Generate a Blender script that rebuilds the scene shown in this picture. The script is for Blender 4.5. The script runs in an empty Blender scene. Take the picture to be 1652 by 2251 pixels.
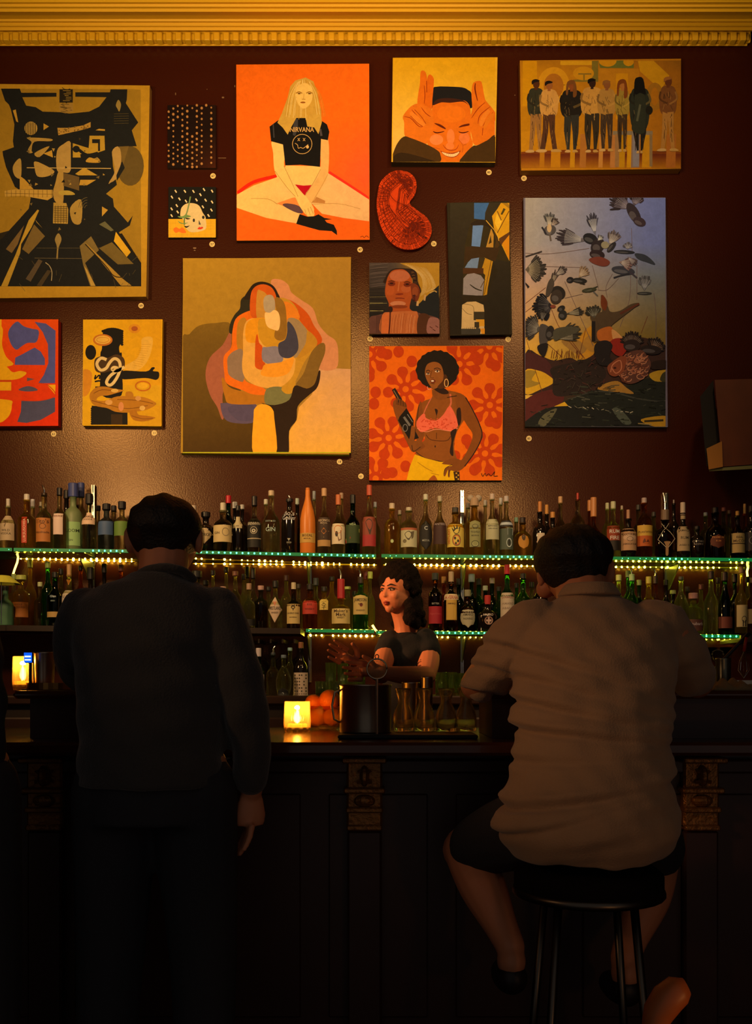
import bpy, bmesh, math, random
from mathutils import Vector, Matrix
from mathutils.geometry import tessellate_polygon
random.seed(7)
SC = bpy.context.scene
COL = SC.collection
F = 35.0*2251/36.0
U0, V0, EYE, WALL = 826.0, 1500.0, 1.2, 5.27

def W(u, v, Y=WALL):
    """the point of the place seen at photo position (u, v) at distance Y"""
    return Vector(((u-U0)*Y/F, Y, EYE-(v-V0)*Y/F))
def px(n, Y=WALL): return n*Y/F

def lin(c):
    if isinstance(c, str):
        c = [int(c[i:i+2], 16)/255 for i in (0, 2, 4)]
    return tuple((x/12.92 if x <= .04045 else ((x+.055)/1.055)**2.4) for x in c[:3])

# ---------------------------------------------------------------- materials
MATS = {}
def mat(name, color='808080', rough=.5, metal=0, trans=0, ior=1.45, emis=None, estr=0, bump=0, bscale=40, spec=.5, coat=0, sheen=0, var=0, vscale=6, sampled=True):
    if name in MATS: return MATS[name]
    m = bpy.data.materials.new(name); m.use_nodes = True
    nt = m.node_tree; b = nt.nodes['Principled BSDF']
    c = lin(color) if isinstance(color, str) else color
    b.inputs['Base Color'].default_value = (*c, 1)
    b.inputs['Roughness'].default_value = rough
    b.inputs['Metallic'].default_value = metal
    b.inputs['Transmission Weight'].default_value = trans
    b.inputs['IOR'].default_value = ior
    b.inputs['Specular IOR Level'].default_value = spec
    b.inputs['Coat Weight'].default_value = coat
    if sheen: b.inputs['Sheen Weight'].default_value = sheen
    if emis:
        b.inputs['Emission Color'].default_value = (*lin(emis), 1)
        b.inputs['Emission Strength'].default_value = estr
        if not sampled: m.cycles.emission_sampling = 'NONE'
    tc = nt.nodes.new('ShaderNodeTexCoord')
    if var:
        n = nt.nodes.new('ShaderNodeTexNoise'); n.inputs['Scale'].default_value = vscale; n.inputs['Detail'].default_value = 4
        r = nt.nodes.new('ShaderNodeMapRange'); r.inputs['To Min'].default_value = 1-var; r.inputs['To Max'].default_value = 1+var
        mx = nt.nodes.new('ShaderNodeVectorMath'); mx.operation = 'SCALE'; mx.inputs[0].default_value = c
        nt.links.new(tc.outputs['Object'], n.inputs['Vector']); nt.links.new(n.outputs['Fac'], r.inputs['Value'])
        nt.links.new(r.outputs['Result'], mx.inputs['Scale']); nt.links.new(mx.outputs[0], b.inputs['Base Color'])
    if bump:
        n = nt.nodes.new('ShaderNodeTexNoise'); n.inputs['Scale'].default_value = bscale; n.inputs['Detail'].default_value = 5
        bp = nt.nodes.new('ShaderNodeBump'); bp.inputs['Strength'].default_value = bump; bp.inputs['Distance'].default_value = .01
        nt.links.new(tc.outputs['Object'], n.inputs['Vector']); nt.links.new(n.outputs['Fac'], bp.inputs['Height'])
        nt.links.new(bp.outputs['Normal'], b.inputs['Normal'])
    MATS[name] = m
    return m

def glassmix(name, color, rough=.04, ior=1.33, clear=.45, haze=.10, gloss=0):
    """blown glass with liquid: refracting body, partly plain see-through wall, a little milky haze"""
    m = mat(name, color, rough, trans=1.0, ior=ior); nt = m.node_tree; b = nt.nodes['Principled BSDF']; out = nt.nodes['Material Output']
    tr = nt.nodes.new('ShaderNodeBsdfTransparent'); c = lin(color); tr.inputs[0].default_value = (*[x**.5 for x in c], 1)
    tl = nt.nodes.new('ShaderNodeBsdfTranslucent'); tl.inputs[0].default_value = (*c, 1)
    m1 = nt.nodes.new('ShaderNodeMixShader'); m1.inputs[0].default_value = clear; m2 = nt.nodes.new('ShaderNodeMixShader'); m2.inputs[0].default_value = haze
    nt.links.new(b.outputs[0], m1.inputs[1]); nt.links.new(tr.outputs[0], m1.inputs[2]); nt.links.new(m1.outputs[0], m2.inputs[1]); nt.links.new(tl.outputs[0], m2.inputs[2]); nt.links.new(m2.outputs[0], out.inputs['Surface'])
    return m
def sheet(name, color, haze=.05):
    """flat pane: mirror-like surface over plain see-through glass"""
    m = bpy.data.materials.new(name); m.use_nodes = True; nt = m.node_tree; nt.nodes.clear(); MATS[name] = m
    out = nt.nodes.new('ShaderNodeOutputMaterial'); g = nt.nodes.new('ShaderNodeBsdfGlossy'); g.inputs['Roughness'].default_value = .03
    tr = nt.nodes.new('ShaderNodeBsdfTransparent'); tr.inputs[0].default_value = (*lin(color), 1); tl = nt.nodes.new('ShaderNodeBsdfTranslucent'); tl.inputs[0].default_value = (*lin(color), 1)
    fr = nt.nodes.new('ShaderNodeFresnel'); fr.inputs[0].default_value = 1.5
    m1 = nt.nodes.new('ShaderNodeMixShader'); m1.inputs[0].default_value = haze; m2 = nt.nodes.new('ShaderNodeMixShader')
    nt.links.new(tr.outputs[0], m1.inputs[1]); nt.links.new(tl.outputs[0], m1.inputs[2]); nt.links.new(fr.outputs[0], m2.inputs[0]); nt.links.new(m1.outputs[0], m2.inputs[1]); nt.links.new(g.outputs[0], m2.inputs[2]); nt.links.new(m2.outputs[0], out.inputs['Surface'])
    return m

def paint_mat(name='canvas_paint', rough=.6, var=.17, gain=1.0):
    """painted picture surface: pigment colours from the mesh, broken up by brush noise and canvas weave"""
    if name in MATS: return MATS[name]
    m = bpy.data.materials.new(name); m.use_nodes = True
    nt = m.node_tree; b = nt.nodes['Principled BSDF']; b.inputs['Roughness'].default_value = rough
    b.inputs['Specular IOR Level'].default_value = .08
    a = nt.nodes.new('ShaderNodeAttribute'); a.attribute_name = 'pigment'
    tc = nt.nodes.new('ShaderNodeTexCoord')
    n = nt.nodes.new('ShaderNodeTexNoise'); n.inputs['Scale'].default_value = 26; n.inputs['Detail'].default_value = 10; n.inputs['Roughness'].default_value = .78; n.inputs['Distortion'].default_value = .6
    r = nt.nodes.new('ShaderNodeMapRange'); r.inputs['To Min'].default_value = gain*(1-2*var); r.inputs['To Max'].default_value = gain*(1+2*var)
    mx = nt.nodes.new('ShaderNodeVectorMath'); mx.operation = 'SCALE'
    nt.links.new(tc.outputs['Object'], n.inputs['Vector']); nt.links.new(n.outputs['Fac'], r.inputs['Value'])
    nt.links.new(a.outputs['Color'], mx.inputs[0]); nt.links.new(r.outputs['Result'], mx.inputs['Scale'])
    nt.links.new(mx.outputs[0], b.inputs['Base Color'])
    n2 = nt.nodes.new('ShaderNodeTexNoise'); n2.inputs['Scale'].default_value = 260; n2.inputs['Detail'].default_value = 2
    bp = nt.nodes.new('ShaderNodeBump'); bp.inputs['Strength'].default_value = .25; bp.inputs['Distance'].default_value = .002
    nt.links.new(tc.outputs['Object'], n2.inputs['Vector']); nt.links.new(n2.outputs['Fac'], bp.inputs['Height']); nt.links.new(bp.outputs['Normal'], b.inputs['Normal'])
    MATS[name] = m
    return m

# ---------------------------------------------------------------- object helpers
def props(o, label=None, cat=None, group=None, kind=None):
    if label: o['label'] = label
    if cat: o['category'] = cat
    if group: o['group'] = group
    if kind: o['kind'] = kind
    return o
def link(name, me, parent=None, loc=None):
    o = bpy.data.objects.new(name, me); COL.objects.link(o)
    if parent: o.parent = parent
    if loc is not None: o.location = loc
    return o
def empty(name, loc, label, cat, group=None, rot=(0, 0, 0)):
    o = bpy.data.objects.new(name, None); COL.objects.link(o); o.location = loc; o.rotation_euler = rot
    o.empty_display_size = .05
    return props(o, label, cat, group)
def mesh_from(name, verts, faces, m, smooth=False, parent=None, loc=None):
    me = bpy.data.meshes.new(name); me.from_pydata([tuple(v) for v in verts], [], faces); me.update()
    for mm in (m if isinstance(m, (list, tuple)) else [m]): me.materials.append(mm)
    if smooth: me.polygons.foreach_set('use_smooth', [True]*len(me.polygons))
    return link(name, me, parent, loc)

class MB:
    """collects shapes that belong to ONE object"""
    def __init__(s): s.v = []; s.f = []; s.mi = []
    def add(s, v, f, mi=0):
        k = len(s.v); s.v += [tuple(p) for p in v]; s.f += [tuple(i+k for i in q) for q in f]; s.mi += [mi]*len(f); return s
    def box(s, x0, x1, y0, y1, z0, z1, mi=0, bev=0):
        if bev:
            b = min(bev, (x1-x0)/2.1, (y1-y0)/2.1, (z1-z0)/2.1)
            # chamfered box from stacked rings
            def ring(z, i): return [(x0+i+b, y0+i, z), (x1-i-b, y0+i, z), (x1-i, y0+i+b, z), (x1-i, y1-i-b, z), (x1-i-b, y1-i, z), (x0+i+b, y1-i, z), (x0+i, y1-i-b, z), (x0+i, y0+i+b, z)]
            R = [ring(z0, b*.7), ring(z0+b, 0), ring(z1-b, 0), ring(z1, b*.7)]
            v = sum(R, []); f = []
            for k in range(3):
                for j in range(8): a = k*8+j; c = k*8+(j+1) % 8; f.append((a, c, c+8, a+8))
            f.append(tuple(range(7, -1, -1))); f.append(tuple(range(24, 32)))
            return s.add(v, f, mi)
        v = [(x0, y0, z0), (x1, y0, z0), (x1, y1, z0), (x0, y1, z0), (x0, y0, z1), (x1, y0, z1), (x1, y1, z1), (x0, y1, z1)]
        return s.add(v, [(3, 2, 1, 0), (4, 5, 6, 7), (0, 1, 5, 4), (1, 2, 6, 5), (2, 3, 7, 6), (3, 0, 4, 7)], mi)
    def lathe(s, prof, n=24, c=(0, 0, 0), mi=0, sq=0, depth=1.0, caps=True):
        v = []; f = []
        for r, z in prof:
            for j in range(n):
                a = 2*math.pi*(j+.5)/n; ca, sa = math.cos(a), math.sin(a)
                k = 1.0
                if sq: k = 1/((abs(ca)**sq+abs(sa)**sq)**(1/sq))
                v.append((c[0]+r*k*ca, c[1]+r*k*sa*depth, c[2]+z))
        for i in range(len(prof)-1):
            for j in range(n): f.append((i*n+j, i*n+(j+1) % n, (i+1)*n+(j+1) % n, (i+1)*n+j))
        if caps:
            if prof[0][0] > 1e-6: f.append(tuple(range(n-1, -1, -1)))
            if prof[-1][0] > 1e-6: f.append(tuple((len(prof)-1)*n+j for j in range(n)))
        return s.add(v, f, mi)
    def tube(s, pts, rad, n=8, mi=0, flat=1.0, caps=True):
        pts = [Vector(p) for p in pts]; R = rad if isinstance(rad, (list, tuple)) else [rad]*len(pts)
        v = []; f = []; up = Vector((0, 0, 1)); prev = None
        for i, p in enumerate(pts):
            d = (pts[min(i+1, len(pts)-1)]-pts[max(i-1, 0)]).normalized()
            if prev is None:
                a = d.cross(up)
                if a.length < .1: a = d.cross(Vector((1, 0, 0)))
            else:
                a = prev-d*prev.dot(d)
            a.normalize(); prev = a; b = d.cross(a).normalized()
            for j in range(n):
                t = 2*math.pi*j/n; v.append(p+a*math.cos(t)*R[i]+b*math.sin(t)*R[i]*flat)
        for i in range(len(pts)-1):
            for j in range(n): f.append((i*n+j, i*n+(j+1) % n, (i+1)*n+(j+1) % n, (i+1)*n+j))
        if caps: f.append(tuple(range(n-1, -1, -1))); f.append(tuple((len(pts)-1)*n+j for j in range(n)))
        return s.add(v, f, mi)
    def ball(s, c, r, n=12, m=8, mi=0):
        if not isinstance(r, (tuple, list)): r = (r, r, r)
        v = []; f = []
        for i in range(1, m):
            t = math.pi*i/m
            for j in range(n): a = 2*math.pi*j/n; v.append((c[0]+r[0]*math.sin(t)*math.cos(a), c[1]+r[1]*math.sin(t)*math.sin(a), c[2]+r[2]*math.cos(t)))
        v.append((c[0], c[1], c[2]+r[2])); v.append((c[0], c[1], c[2]-r[2])); T = len(v)-2; B = T+1
        for i in range(m-2):
            for j in range(n): f.append((i*n+j, (i+1)*n+j, (i+1)*n+(j+1) % n, i*n+(j+1) % n))
        for j in range(n): f.append((T, j, (j+1) % n)); f.append((B, (m-2)*n+(j+1) % n, (m-2)*n+j))
        return s.add(v, f, mi)
    def build(s, name, m, parent=None, loc=None, smooth=False):
        o = mesh_from(name, s.v, s.f, m, smooth, parent, loc)
        if any(s.mi): o.data.polygons.foreach_set('material_index', s.mi)
        return o

_tc = {}
def text_geo(s, bold=0.0):
    """letters as flat triangles, height 1 for capitals, centred on x"""
    k = (s, bold)
    if k in _tc: return _tc[k]
    cu = bpy.data.curves.new('lettering', 'FONT'); cu.body = s; cu.align_x = 'CENTER'; cu.resolution_u = 2; cu.offset = bold; cu.size = 1.4
    o = bpy.data.objects.new('lettering', cu); COL.objects.link(o)
    dg = bpy.context.evaluated_depsgraph_get(); me = bpy.data.meshes.new_from_object(o.evaluated_get(dg))
    v = [(p.co.x, p.co.y) for p in me.vertices]; f = [tuple(q.vertices) for q in me.polygons]
    bpy.data.objects.remove(o); bpy.data.meshes.remove(me); bpy.data.curves.remove(cu)
    w = max([abs(a[0]) for a in v] or [1])*2
    _tc[k] = (v, f, w); return _tc[k]

# ---------------------------------------------------------------- painted pictures
def smooth_closed(p, k=5):
    out = []; n = len(p)
    for i in range(n):
        a, b, c, d = p[i-1], p[i], p[(i+1) % n], p[(i+2) % n]
        for j in range(k):
            t = j/k
            out.append(tuple(.5*((2*b[q])+(-a[q]+c[q])*t+(2*a[q]-5*b[q]+4*c[q]-d[q])*t*t+(-a[q]+3*b[q]-3*c[q]+d[q])*t**3) for q in (0, 1)))
    return out
def smooth_open(p, k=5):
    if len(p) < 3: return list(p)
    q = [p[0]]+list(p)+[p[-1]]; out = []
    for i in range(1, len(q)-2):
        a, b, c, d = q[i-1], q[i], q[i+1], q[i+2]
        for j in range(k):
            t = j/k
            out.append(tuple(.5*((2*b[z])+(-a[z]+c[z])*t+(2*a[z]-5*b[z]+4*c[z]-d[z])*t*t+(-a[z]+3*b[z]-3*c[z]+d[z])*t**3) for z in (0, 1)))
    out.append(p[-1]); return out
def clip(poly, x0, y0, x1, y1):
    for ax, lim, sg in ((0, x0, 1), (0, x1, -1), (1, y0, 1), (1, y1, -1)):
        out = []
        for i in range(len(poly)):
            a, b = poly[i-1], poly[i]; ia = (a[ax]-lim)*sg >= 0; ib = (b[ax]-lim)*sg >= 0
            if ia != ib:
                t = (lim-a[ax])/(b[ax]-a[ax]); out.append((a[0]+(b[0]-a[0])*t, a[1]+(b[1]-a[1])*t))
            if ib: out.append(b)
        poly = out
        if len(poly) < 3: return []
    return poly

LIGHTTINT = [1.0, .70, .37]      # what a white card looks like under the amber lamps of the room
def pig(c, g=1.0):
    """pigment that reads as colour c under the warm lamps"""
    l = lin(c) if isinstance(c, str) else c
    return tuple(min(.92, max(.004, l[i]*g/LIGHTTINT[i])) for i in range(3))

class Picture:
    def __init__(s, quad, crop, scale, thick=.035, edge='3a2c20', gain=1.0, base='808080'):
        """quad: photo corners TL TR BR BL; crop: origin of the drawing coordinates; scale: drawing units per photo pixel"""
        s.q = quad; s.cx, s.cy = crop; s.k = scale; s.t = thick; s.g = gain
        s.Y = WALL-thick-.0006; s.n = 0; s.v = []; s.f = []; s.c = []
        us = [p[0] for p in quad]; vs = [p[1] for p in quad]
        s.rect = ((max(quad[0][0], quad[3][0])-s.cx)*scale, (max(quad[0][1], quad[1][1])-s.cy)*scale, (min(quad[1][0], quad[2][0])-s.cx)*scale, (min(quad[2][1], quad[3][1])-s.cy)*scale)
        s.edge = edge; s.quadfill(base)
    def P(s, x, y, lift=None):
        p = W(s.cx+x/s.k, s.cy+y/s.k, s.Y); p.y -= (s.n if lift is None else lift)*.000009; return p
    def _add(s, pts3, faces, cols):
        k = len(s.v); s.v += pts3; s.f += [tuple(i+k for i in q) for q in faces]; s.c += [tuple(cols[i] for i in q) for q in faces]
    def col(s, c):
        return pig(c, s.g)
    def quadfill(s, c):
        P = []
        for u, v in s.q: P.append(W(u, v, s.Y))
        s._add(P, [(3, 2, 1, 0)], [s.col(c)]*4)
    def poly(s, pts, c, sm=True, k=4):
        if sm: pts = smooth_closed(pts, k)
        pts = clip(pts, *s.rect)
        if len(pts) < 3: return
        s.n += 1
        tri = tessellate_polygon([[Vector((p[0], p[1], 0)) for p in pts]])
        cc = [s.col(c(p[0], p[1])) for p in pts] if callable(c) else [s.col(c)]*len(pts)
        ff = []
        for a, b, d in tri:
            ax, ay = pts[a]; bx, by = pts[b]; dx, dy = pts[d]
            ff.append((a, d, b) if (bx-ax)*(dy-ay)-(by-ay)*(dx-ax) > 0 else (a, b, d))
        s._add([s.P(*p) for p in pts], ff, cc)
    def line(s, pts, w, c, sm=True, taper=False):
        if sm: pts = smooth_open(pts, 4)
        n = len(pts); L = []; R = []
        for i in range(n):
            a = pts[max(i-1, 0)]; b = pts[min(i+1, n-1)]; dx, dy = b[0]-a[0], b[1]-a[1]; d = math.hypot(dx, dy) or 1
            ww = w/2*(math.sin(math.pi*(i+.6)/(n+.2))**.5 if taper else 1)
            L.append((pts[i][0]-dy/d*ww, pts[i][1]+dx/d*ww)); R.append((pts[i][0]+dy/d*ww, pts[i][1]-dx/d*ww))
        s.n += 1
        x0, y0, x1, y1 = s.rect
        Q = [(min(max(p[0], x0), x1), min(max(p[1], y0), y1)) for p in L+R]
        s._add([s.P(*p) for p in Q], [(i, i+1, n+i+1, n+i) for i in range(n-1)], [s.col(c)]*len(Q))
    def ell(s, x, y, rx, ry, c, rot=0, n=22):
        ca, sa = math.cos(rot), math.sin(rot)
        s.poly([(x+rx*math.cos(t)*ca-ry*math.sin(t)*sa, y+rx*math.cos(t)*sa+ry*math.sin(t)*ca) for t in [2*math.pi*i/n for i in range(n)]], c, sm=False)
    def ring(s, x, y, rx, ry, w, c, n=28):
        s.line([(x+rx*math.cos(2*math.pi*i/n), y+ry*math.sin(2*math.pi*i/n)) for i in range(n+1)], w, c, sm=False)
    def rectf(s, x0, y0, x1, y1, c): s.poly([(x0, y0), (x1, y0), (x1, y1), (x0, y1)], c, sm=False)
    def text(s, t, x, y, h, c, w=None, bold=.02):
        v, f, tw = text_geo(t, bold); kx = h if not w else w/tw; s.n += 1
        s._add([s.P(x+a*kx, y-b*h) for a, b in v], f, [s.col(c)]*len(v))
    def grid(s, fn, nx=14, ny=20, rect=None):
        x0, y0, x1, y1 = rect or s.rect; s.n += 1; P = []; C = []
        for j in range(ny+1):
            for i in range(nx+1):
                x = x0+(x1-x0)*i/nx; y = y0+(y1-y0)*j/ny; P.append(s.P(x, y)); C.append(s.col(fn((x-s.rect[0])/(s.rect[2]-s.rect[0]), (y-s.rect[1])/(s.rect[3]-s.rect[1]))))
        s._add(P, [((j+1)*(nx+1)+i, (j+1)*(nx+1)+i+1, j*(nx+1)+i+1, j*(nx+1)+i) for j in range(ny) for i in range(nx)], C)
    def build(s, name, label, cat='painting', outline=None, m=None):
        root = empty(name, W((s.q[0][0]+s.q[2][0])/2, s.q[3][1], WALL-.0006), label, cat)
        root_l = root.location.copy()
        # stretcher bars and wrapped sides
        mb = MB()
        if outline:
            Q = [W(u, v, s.Y) for u, v in outline]
        else:
            Q = [W(u, v, s.Y) for u, v in reversed(s.q)]
        n = len(Q); B = [Vector((p.x, WALL-.0006, p.z)) for p in Q]
        mb.add([p-root_l+Vector((0, .0004, 0)) for p in Q+B], [tuple(range(n-1, -1, -1)), tuple(range(n, 2*n))]+[(i, (i+1) % n, n+(i+1) % n, n+i) for i in range(n)])
        mb.build('stretcher', mat('side_'+s.edge, s.edge, .7), root)
        me = bpy.data.meshes.new('painted_canvas'); me.from_pydata([tuple(p-root_l) for p in s.v], [], s.f)
        ca = me.color_attributes.new('pigment', 'FLOAT_COLOR', 'CORNER')
        buf = []
        for q in s.c:
            for c in q: buf += [*c, 1]
        ca.data.foreach_set('color', buf); me.materials.append(m or paint_mat()); me.update()
        link('painted_canvas', me, root)
        return root
# ================================================================ the pictures on the wall
def mix(a, b, t):
    a, b = [int(a[i:i+2], 16) for i in (0, 2, 4)], [int(b[i:i+2], 16) for i in (0, 2, 4)]
    t = max(0, min(1, t)); return '%02x%02x%02x' % tuple(int(a[i]*(1-t)+b[i]*t) for i in range(3))

# ---- big black and ochre collage, left
def pic_collage():
    P = Picture([(-62, 184), (329, 188), (321, 652), (-62, 656)], (0, 180), 4.594, .05, 'a08050', 1, 'b07a1c')
    BG, BK, OC, DK, GR = '94681a', '1c1a17', 'b07c28', '2c2013', '6b5128'
    P.poly([(-270, 68), (1290, 72), (1420, 80), (1425, 2065), (-270, 2065)], '94681a', False)
    P.poly([(-270, 1600), (100, 1500), (300, 1450), (700, 1500), (1000, 1600), (1425, 1830), (1425, 2065), (-270, 2065)], '2a2115', False)
    # bowl-shaped dark body with two horns
    P.poly([(10, 68), (200, 68), (215, 110), (570, 110), (570, 150), (225, 155), (265, 240), (360, 255), (430, 300), (600, 305), (700, 320), (900, 300), (1000, 250), (1075, 155), (760, 150), (760, 105), (1110, 105), (1115, 75), (1285, 75), (1280, 180), (1270, 215), (1395, 410), (1330, 490), (1380, 650), (1200, 655), (1130, 700), (1140, 850), (1180, 1040), (1070, 1130), (1140, 1180), (1150, 1260), (1290, 1420), (1340, 1350), (1310, 1450), (1200, 1520), (1425, 1830), (1425, 2065), (-270, 2065), (-270, 1780), (20, 1580), (290, 1280), (310, 1170), (150, 1060), (60, 860), (30, 740), (25, 700), (140, 660), (130, 600), (145, 430), (110, 280), (90, 230), (50, 190)], BK, False)
    P.poly([(45, 1100), (150, 1085), (530, 1090), (530, 1165), (480, 1195), (230, 1150), (50, 1158)], 'b08032', False)
    for i in range(11): P.line([(70+i*45, 1092), (70+i*45, 1165)], 4, '5a3d14', False)
    P.line([(50, 1125), (530, 1135)], 4, '5a3d14', False)
    # spine, blocks, cut-outs
    for k in range(36):
        a = random.uniform(0, 6.28); y = random.uniform(70, 290); L = random.uniform(40, 90)
        P.line([(665, y), (665+math.cos(a)*L, y+math.sin(a)*L*.4)], 7, '3b2a14' if k % 3 else '8a6526', False)
    P.rectf(600, 75, 735, 210, '221a12')
    for k in range(7): P.rectf(612+random.random()*60, 85+k*17, 690+random.random()*40, 91+k*17, '8a6526')
    P.poly([(600, 220), (735, 215), (740, 300), (660, 318), (600, 300)], '93692a', False)
    for k in range(14): P.line([(605+random.random()*120, 225+k*6), (640+random.random()*90, 228+k*6)], 4, '33240f', False)
    P.poly([(580, 465), (700, 465), (840, 440), (915, 405), (915, 460), (720, 520), (590, 550)], 'a5742c', False)
    for k in range(30):
        x = random.uniform(590, 900); P.ell(x, 505-(x-590)*.17+random.uniform(-25, 20), 8, 6, '6a4a1c', n=6)
    P.poly([(570, 545), (900, 470), (895, 670), (740, 600)], BK, False)
    P.ell(312, 470, 66, 68, 'a87c34'); [P.line([(258+i*17, 408), (256+i*17, 535)], 6, BK, False) for i in range(7)]
    P.poly([(440, 420), (495, 452), (440, 488)], OC, False)
    P.poly([(130, 290), (160, 280), (185, 410), (165, 400)], OC, False)
    P.poly([(280, 565), (510, 575), (510, 600), (350, 605), (320, 690), (330, 715), (290, 720), (285, 680), (320, 610)], 'a07530')
    P.poly([(350, 720), (500, 650), (400, 760)], 'a07530')
    P.poly([(440, 725), (525, 690), (535, 765)], OC, False)
    P.poly([(575, 700), (640, 630), (715, 615), (715, 890), (640, 915), (575, 890)], 'a37838')
    P.poly([(735, 620), (895, 670), (905, 545), (1055, 545), (1060, 690), (960, 725), (810, 730), (815, 765), (735, 765)], 'a87a24', False)
    P.ell(770, 680, 36, 34, BK); P.line([(800, 690), (880, 740), (990, 720)], 30, BK)
    P.rectf(930, 580, 1010, 620, BK); P.rectf(990, 600, 1010, 700, BK)
    P.poly([(965, 490), (1000, 475), (1060, 480), (1060, 496)], OC, False)
    P.line([(720, 610), (720, 900)], 9, BK, False)
    P.poly([(870, 810), (900, 765), (950, 775), (985, 765), (1010, 815)], OC)
    P.line([(270, 868), (1120, 875)], 8, 'b58a48', False)
    P.poly([(350, 805), (440, 835), (550, 905), (480, 955), (380, 955), (350, 870)], 'a57a35')
    P.poly([(130, 860), (185, 780), (215, 800), (210, 970), (150, 950)], 'a27834')
    P.poly([(200, 950), (250, 985), (340, 1085), (200, 1085)], OC, False)
    P.poly([(760, 930), (850, 865), (985, 945), (790, 945)], 'ab7c28', False)
    P.poly([(810, 990), (970, 990), (880, 1045), (800, 1045)], OC, False)
    P.poly([(590, 910), (640, 915), (635, 1240), (560, 1210), (535, 1120), (560, 1020)], 'a07532')
    P.poly([(640, 920), (800, 960), (800, 1100), (640, 1050)], '5e4422', False)
    P.poly([(600, 1105), (700, 1100), (755, 1140), (610, 1140)], 'a5802f')
    P.poly([(540, 1220), (670, 1225), (690, 1290), (685, 1435), (535, 1430)], 'a27830', False)
    for i in range(9): P.line([(545, 1265+i*18), (680, 1262+i*18)], 6, '3d2b12', False)
    for i in range(5): P.line([(560+i*28, 1250), (558+i*28, 1430)], 5, '4d3716', False)
    P.poly([(710, 1270), (820, 1190), (820, 1420), (735, 1420)], '9b7330')
    for r in (25, 45, 65, 85): P.line([(880-r*math.cos(t), 1280-r*1.3*math.sin(t)) for t in (.1, .5, .9, 1.3, 1.6)], 5, '5c4a2a')
    P.poly([(1130, 710), (1200, 655), (1230, 780), (1190, 960), (1100, 1020), (1160, 900)], 'a5793a')
    P.ell(1315, 850, 137, 200, '5a421c'); P.poly([(1195, 655), (1300, 650), (1240, 860), (1190, 930), (1235, 800)], '6a4d20', False)
    P.poly([(1170, 890), (1235, 805), (1260, 870), (1180, 1000)], BK, False)
    P.poly([(1205, 665), (1225, 800), (1190, 910), (1150, 985), (1095, 1030), (1170, 900), (1140, 760)], 'a5793a')
    P.poly([(1170, 235), (1195, 182), (1222, 230), (1205, 300), (1185, 270)], '8a6a30')
    for i in range(5): P.line([(1150, 325+i*24), (1300, 322+i*24)], 5, '4b3b20', False)
    P.poly([(1000, 1440), (1060, 1410), (1150, 1500), (1120, 1510)], '5f5434', False)
    P.poly([(1030, 1260), (1090, 1295), (1030, 1360)], OC, False)
    # spread legs
    P.poly([(380, 1290), (395, 1300), (320, 1470), (215, 1640), (205, 1730), (78, 2065), (12, 2065), (160, 1740), (210, 1610), (290, 1400)], 'ad7f26', False)
    P.poly([(345, 1440), (455, 1560), (290, 1740), (225, 1690)], '6f5226', False)
    P.poly([(60, 1690), (245, 1450), (180, 1640), (120, 1730)], '6f5028', False)
    P.poly([(355, 1390), (430, 1480), (370, 1420)], '8f6b2c', False)
    P.poly([(260, 1990), (390, 1790), (430, 1810), (310, 2020)], '54402a', False); P.poly([(370, 2060), (480, 1900), (520, 1910), (420, 2065)], '43331f', False)
    P.poly([(555, 1590), (590, 1530), (622, 1590), (592, 1680), (585, 1780), (570, 1780), (575, 1670)], '8a6a34')
    P.line([(460, 1825), (500, 1860), (525, 1920), (520, 2010)], 8, 'a0855a')
    P.line([(350, 1780), (830, 1785)], 4, '6d5836', False); P.line([(370, 1680), (1150, 1680)], 4, '57462b', False)
    P.poly([(805, 1660), (850, 1620), (920, 1560), (1000, 1700), (860, 1830), (965, 2062), (910, 2062), (840, 1850)], '745829', False)
    P.poly([(850, 1610), (880, 1640), (1240, 1990), (1330, 2060), (1220, 2060), (1090, 1900)], 'a37528', False)
    P.line([(860, 1640), (1060, 1850), (1150, 1960), (1250, 1975)], 10, '2a1e10')
    P.poly([(1000, 1680), (1130, 1620), (1260, 1750), (1350, 1840), (1190, 1845)], '6a5022', False)
    P.poly([(1170, 1515), (1320, 1720), (1280, 1770), (1150, 1610)], 'cb901d', False)
    P.poly([(1190, 1540), (1230, 1530), (1425, 1830), (1400, 1820)], '1d1712', False)
    P.poly([(850, 1860), (880, 1900), (965, 2062), (920, 2062)], 'b18436', False)
    for k in range(26):
        a = random.uniform(0, 6.28); x = random.uniform(180, 1050); y = random.uniform(560, 1500); r = random.uniform(8, 26)
        P.poly([(x+r*math.cos(a), y+r*math.sin(a)), (x+r*math.cos(a+2), y+r*math.sin(a+2)), (x+r*.6*math.cos(a+4), y+r*.6*math.sin(a+4))], random.choice(['8a6a30', '6b5128', 'a07530', '3a2c18', '15130f']), False)
    for k in range(16):
        x = random.uniform(0, 1400); y = random.uniform(1750, 2040); P.line([(x, y), (x+random.uniform(-60, 60), y+random.uniform(10, 90))], 3, '5d4a2c', False)
    P.build('collage_painting', 'big ochre and black collage painting of angular cut shapes, at the upper left')
pic_collage()

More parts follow.
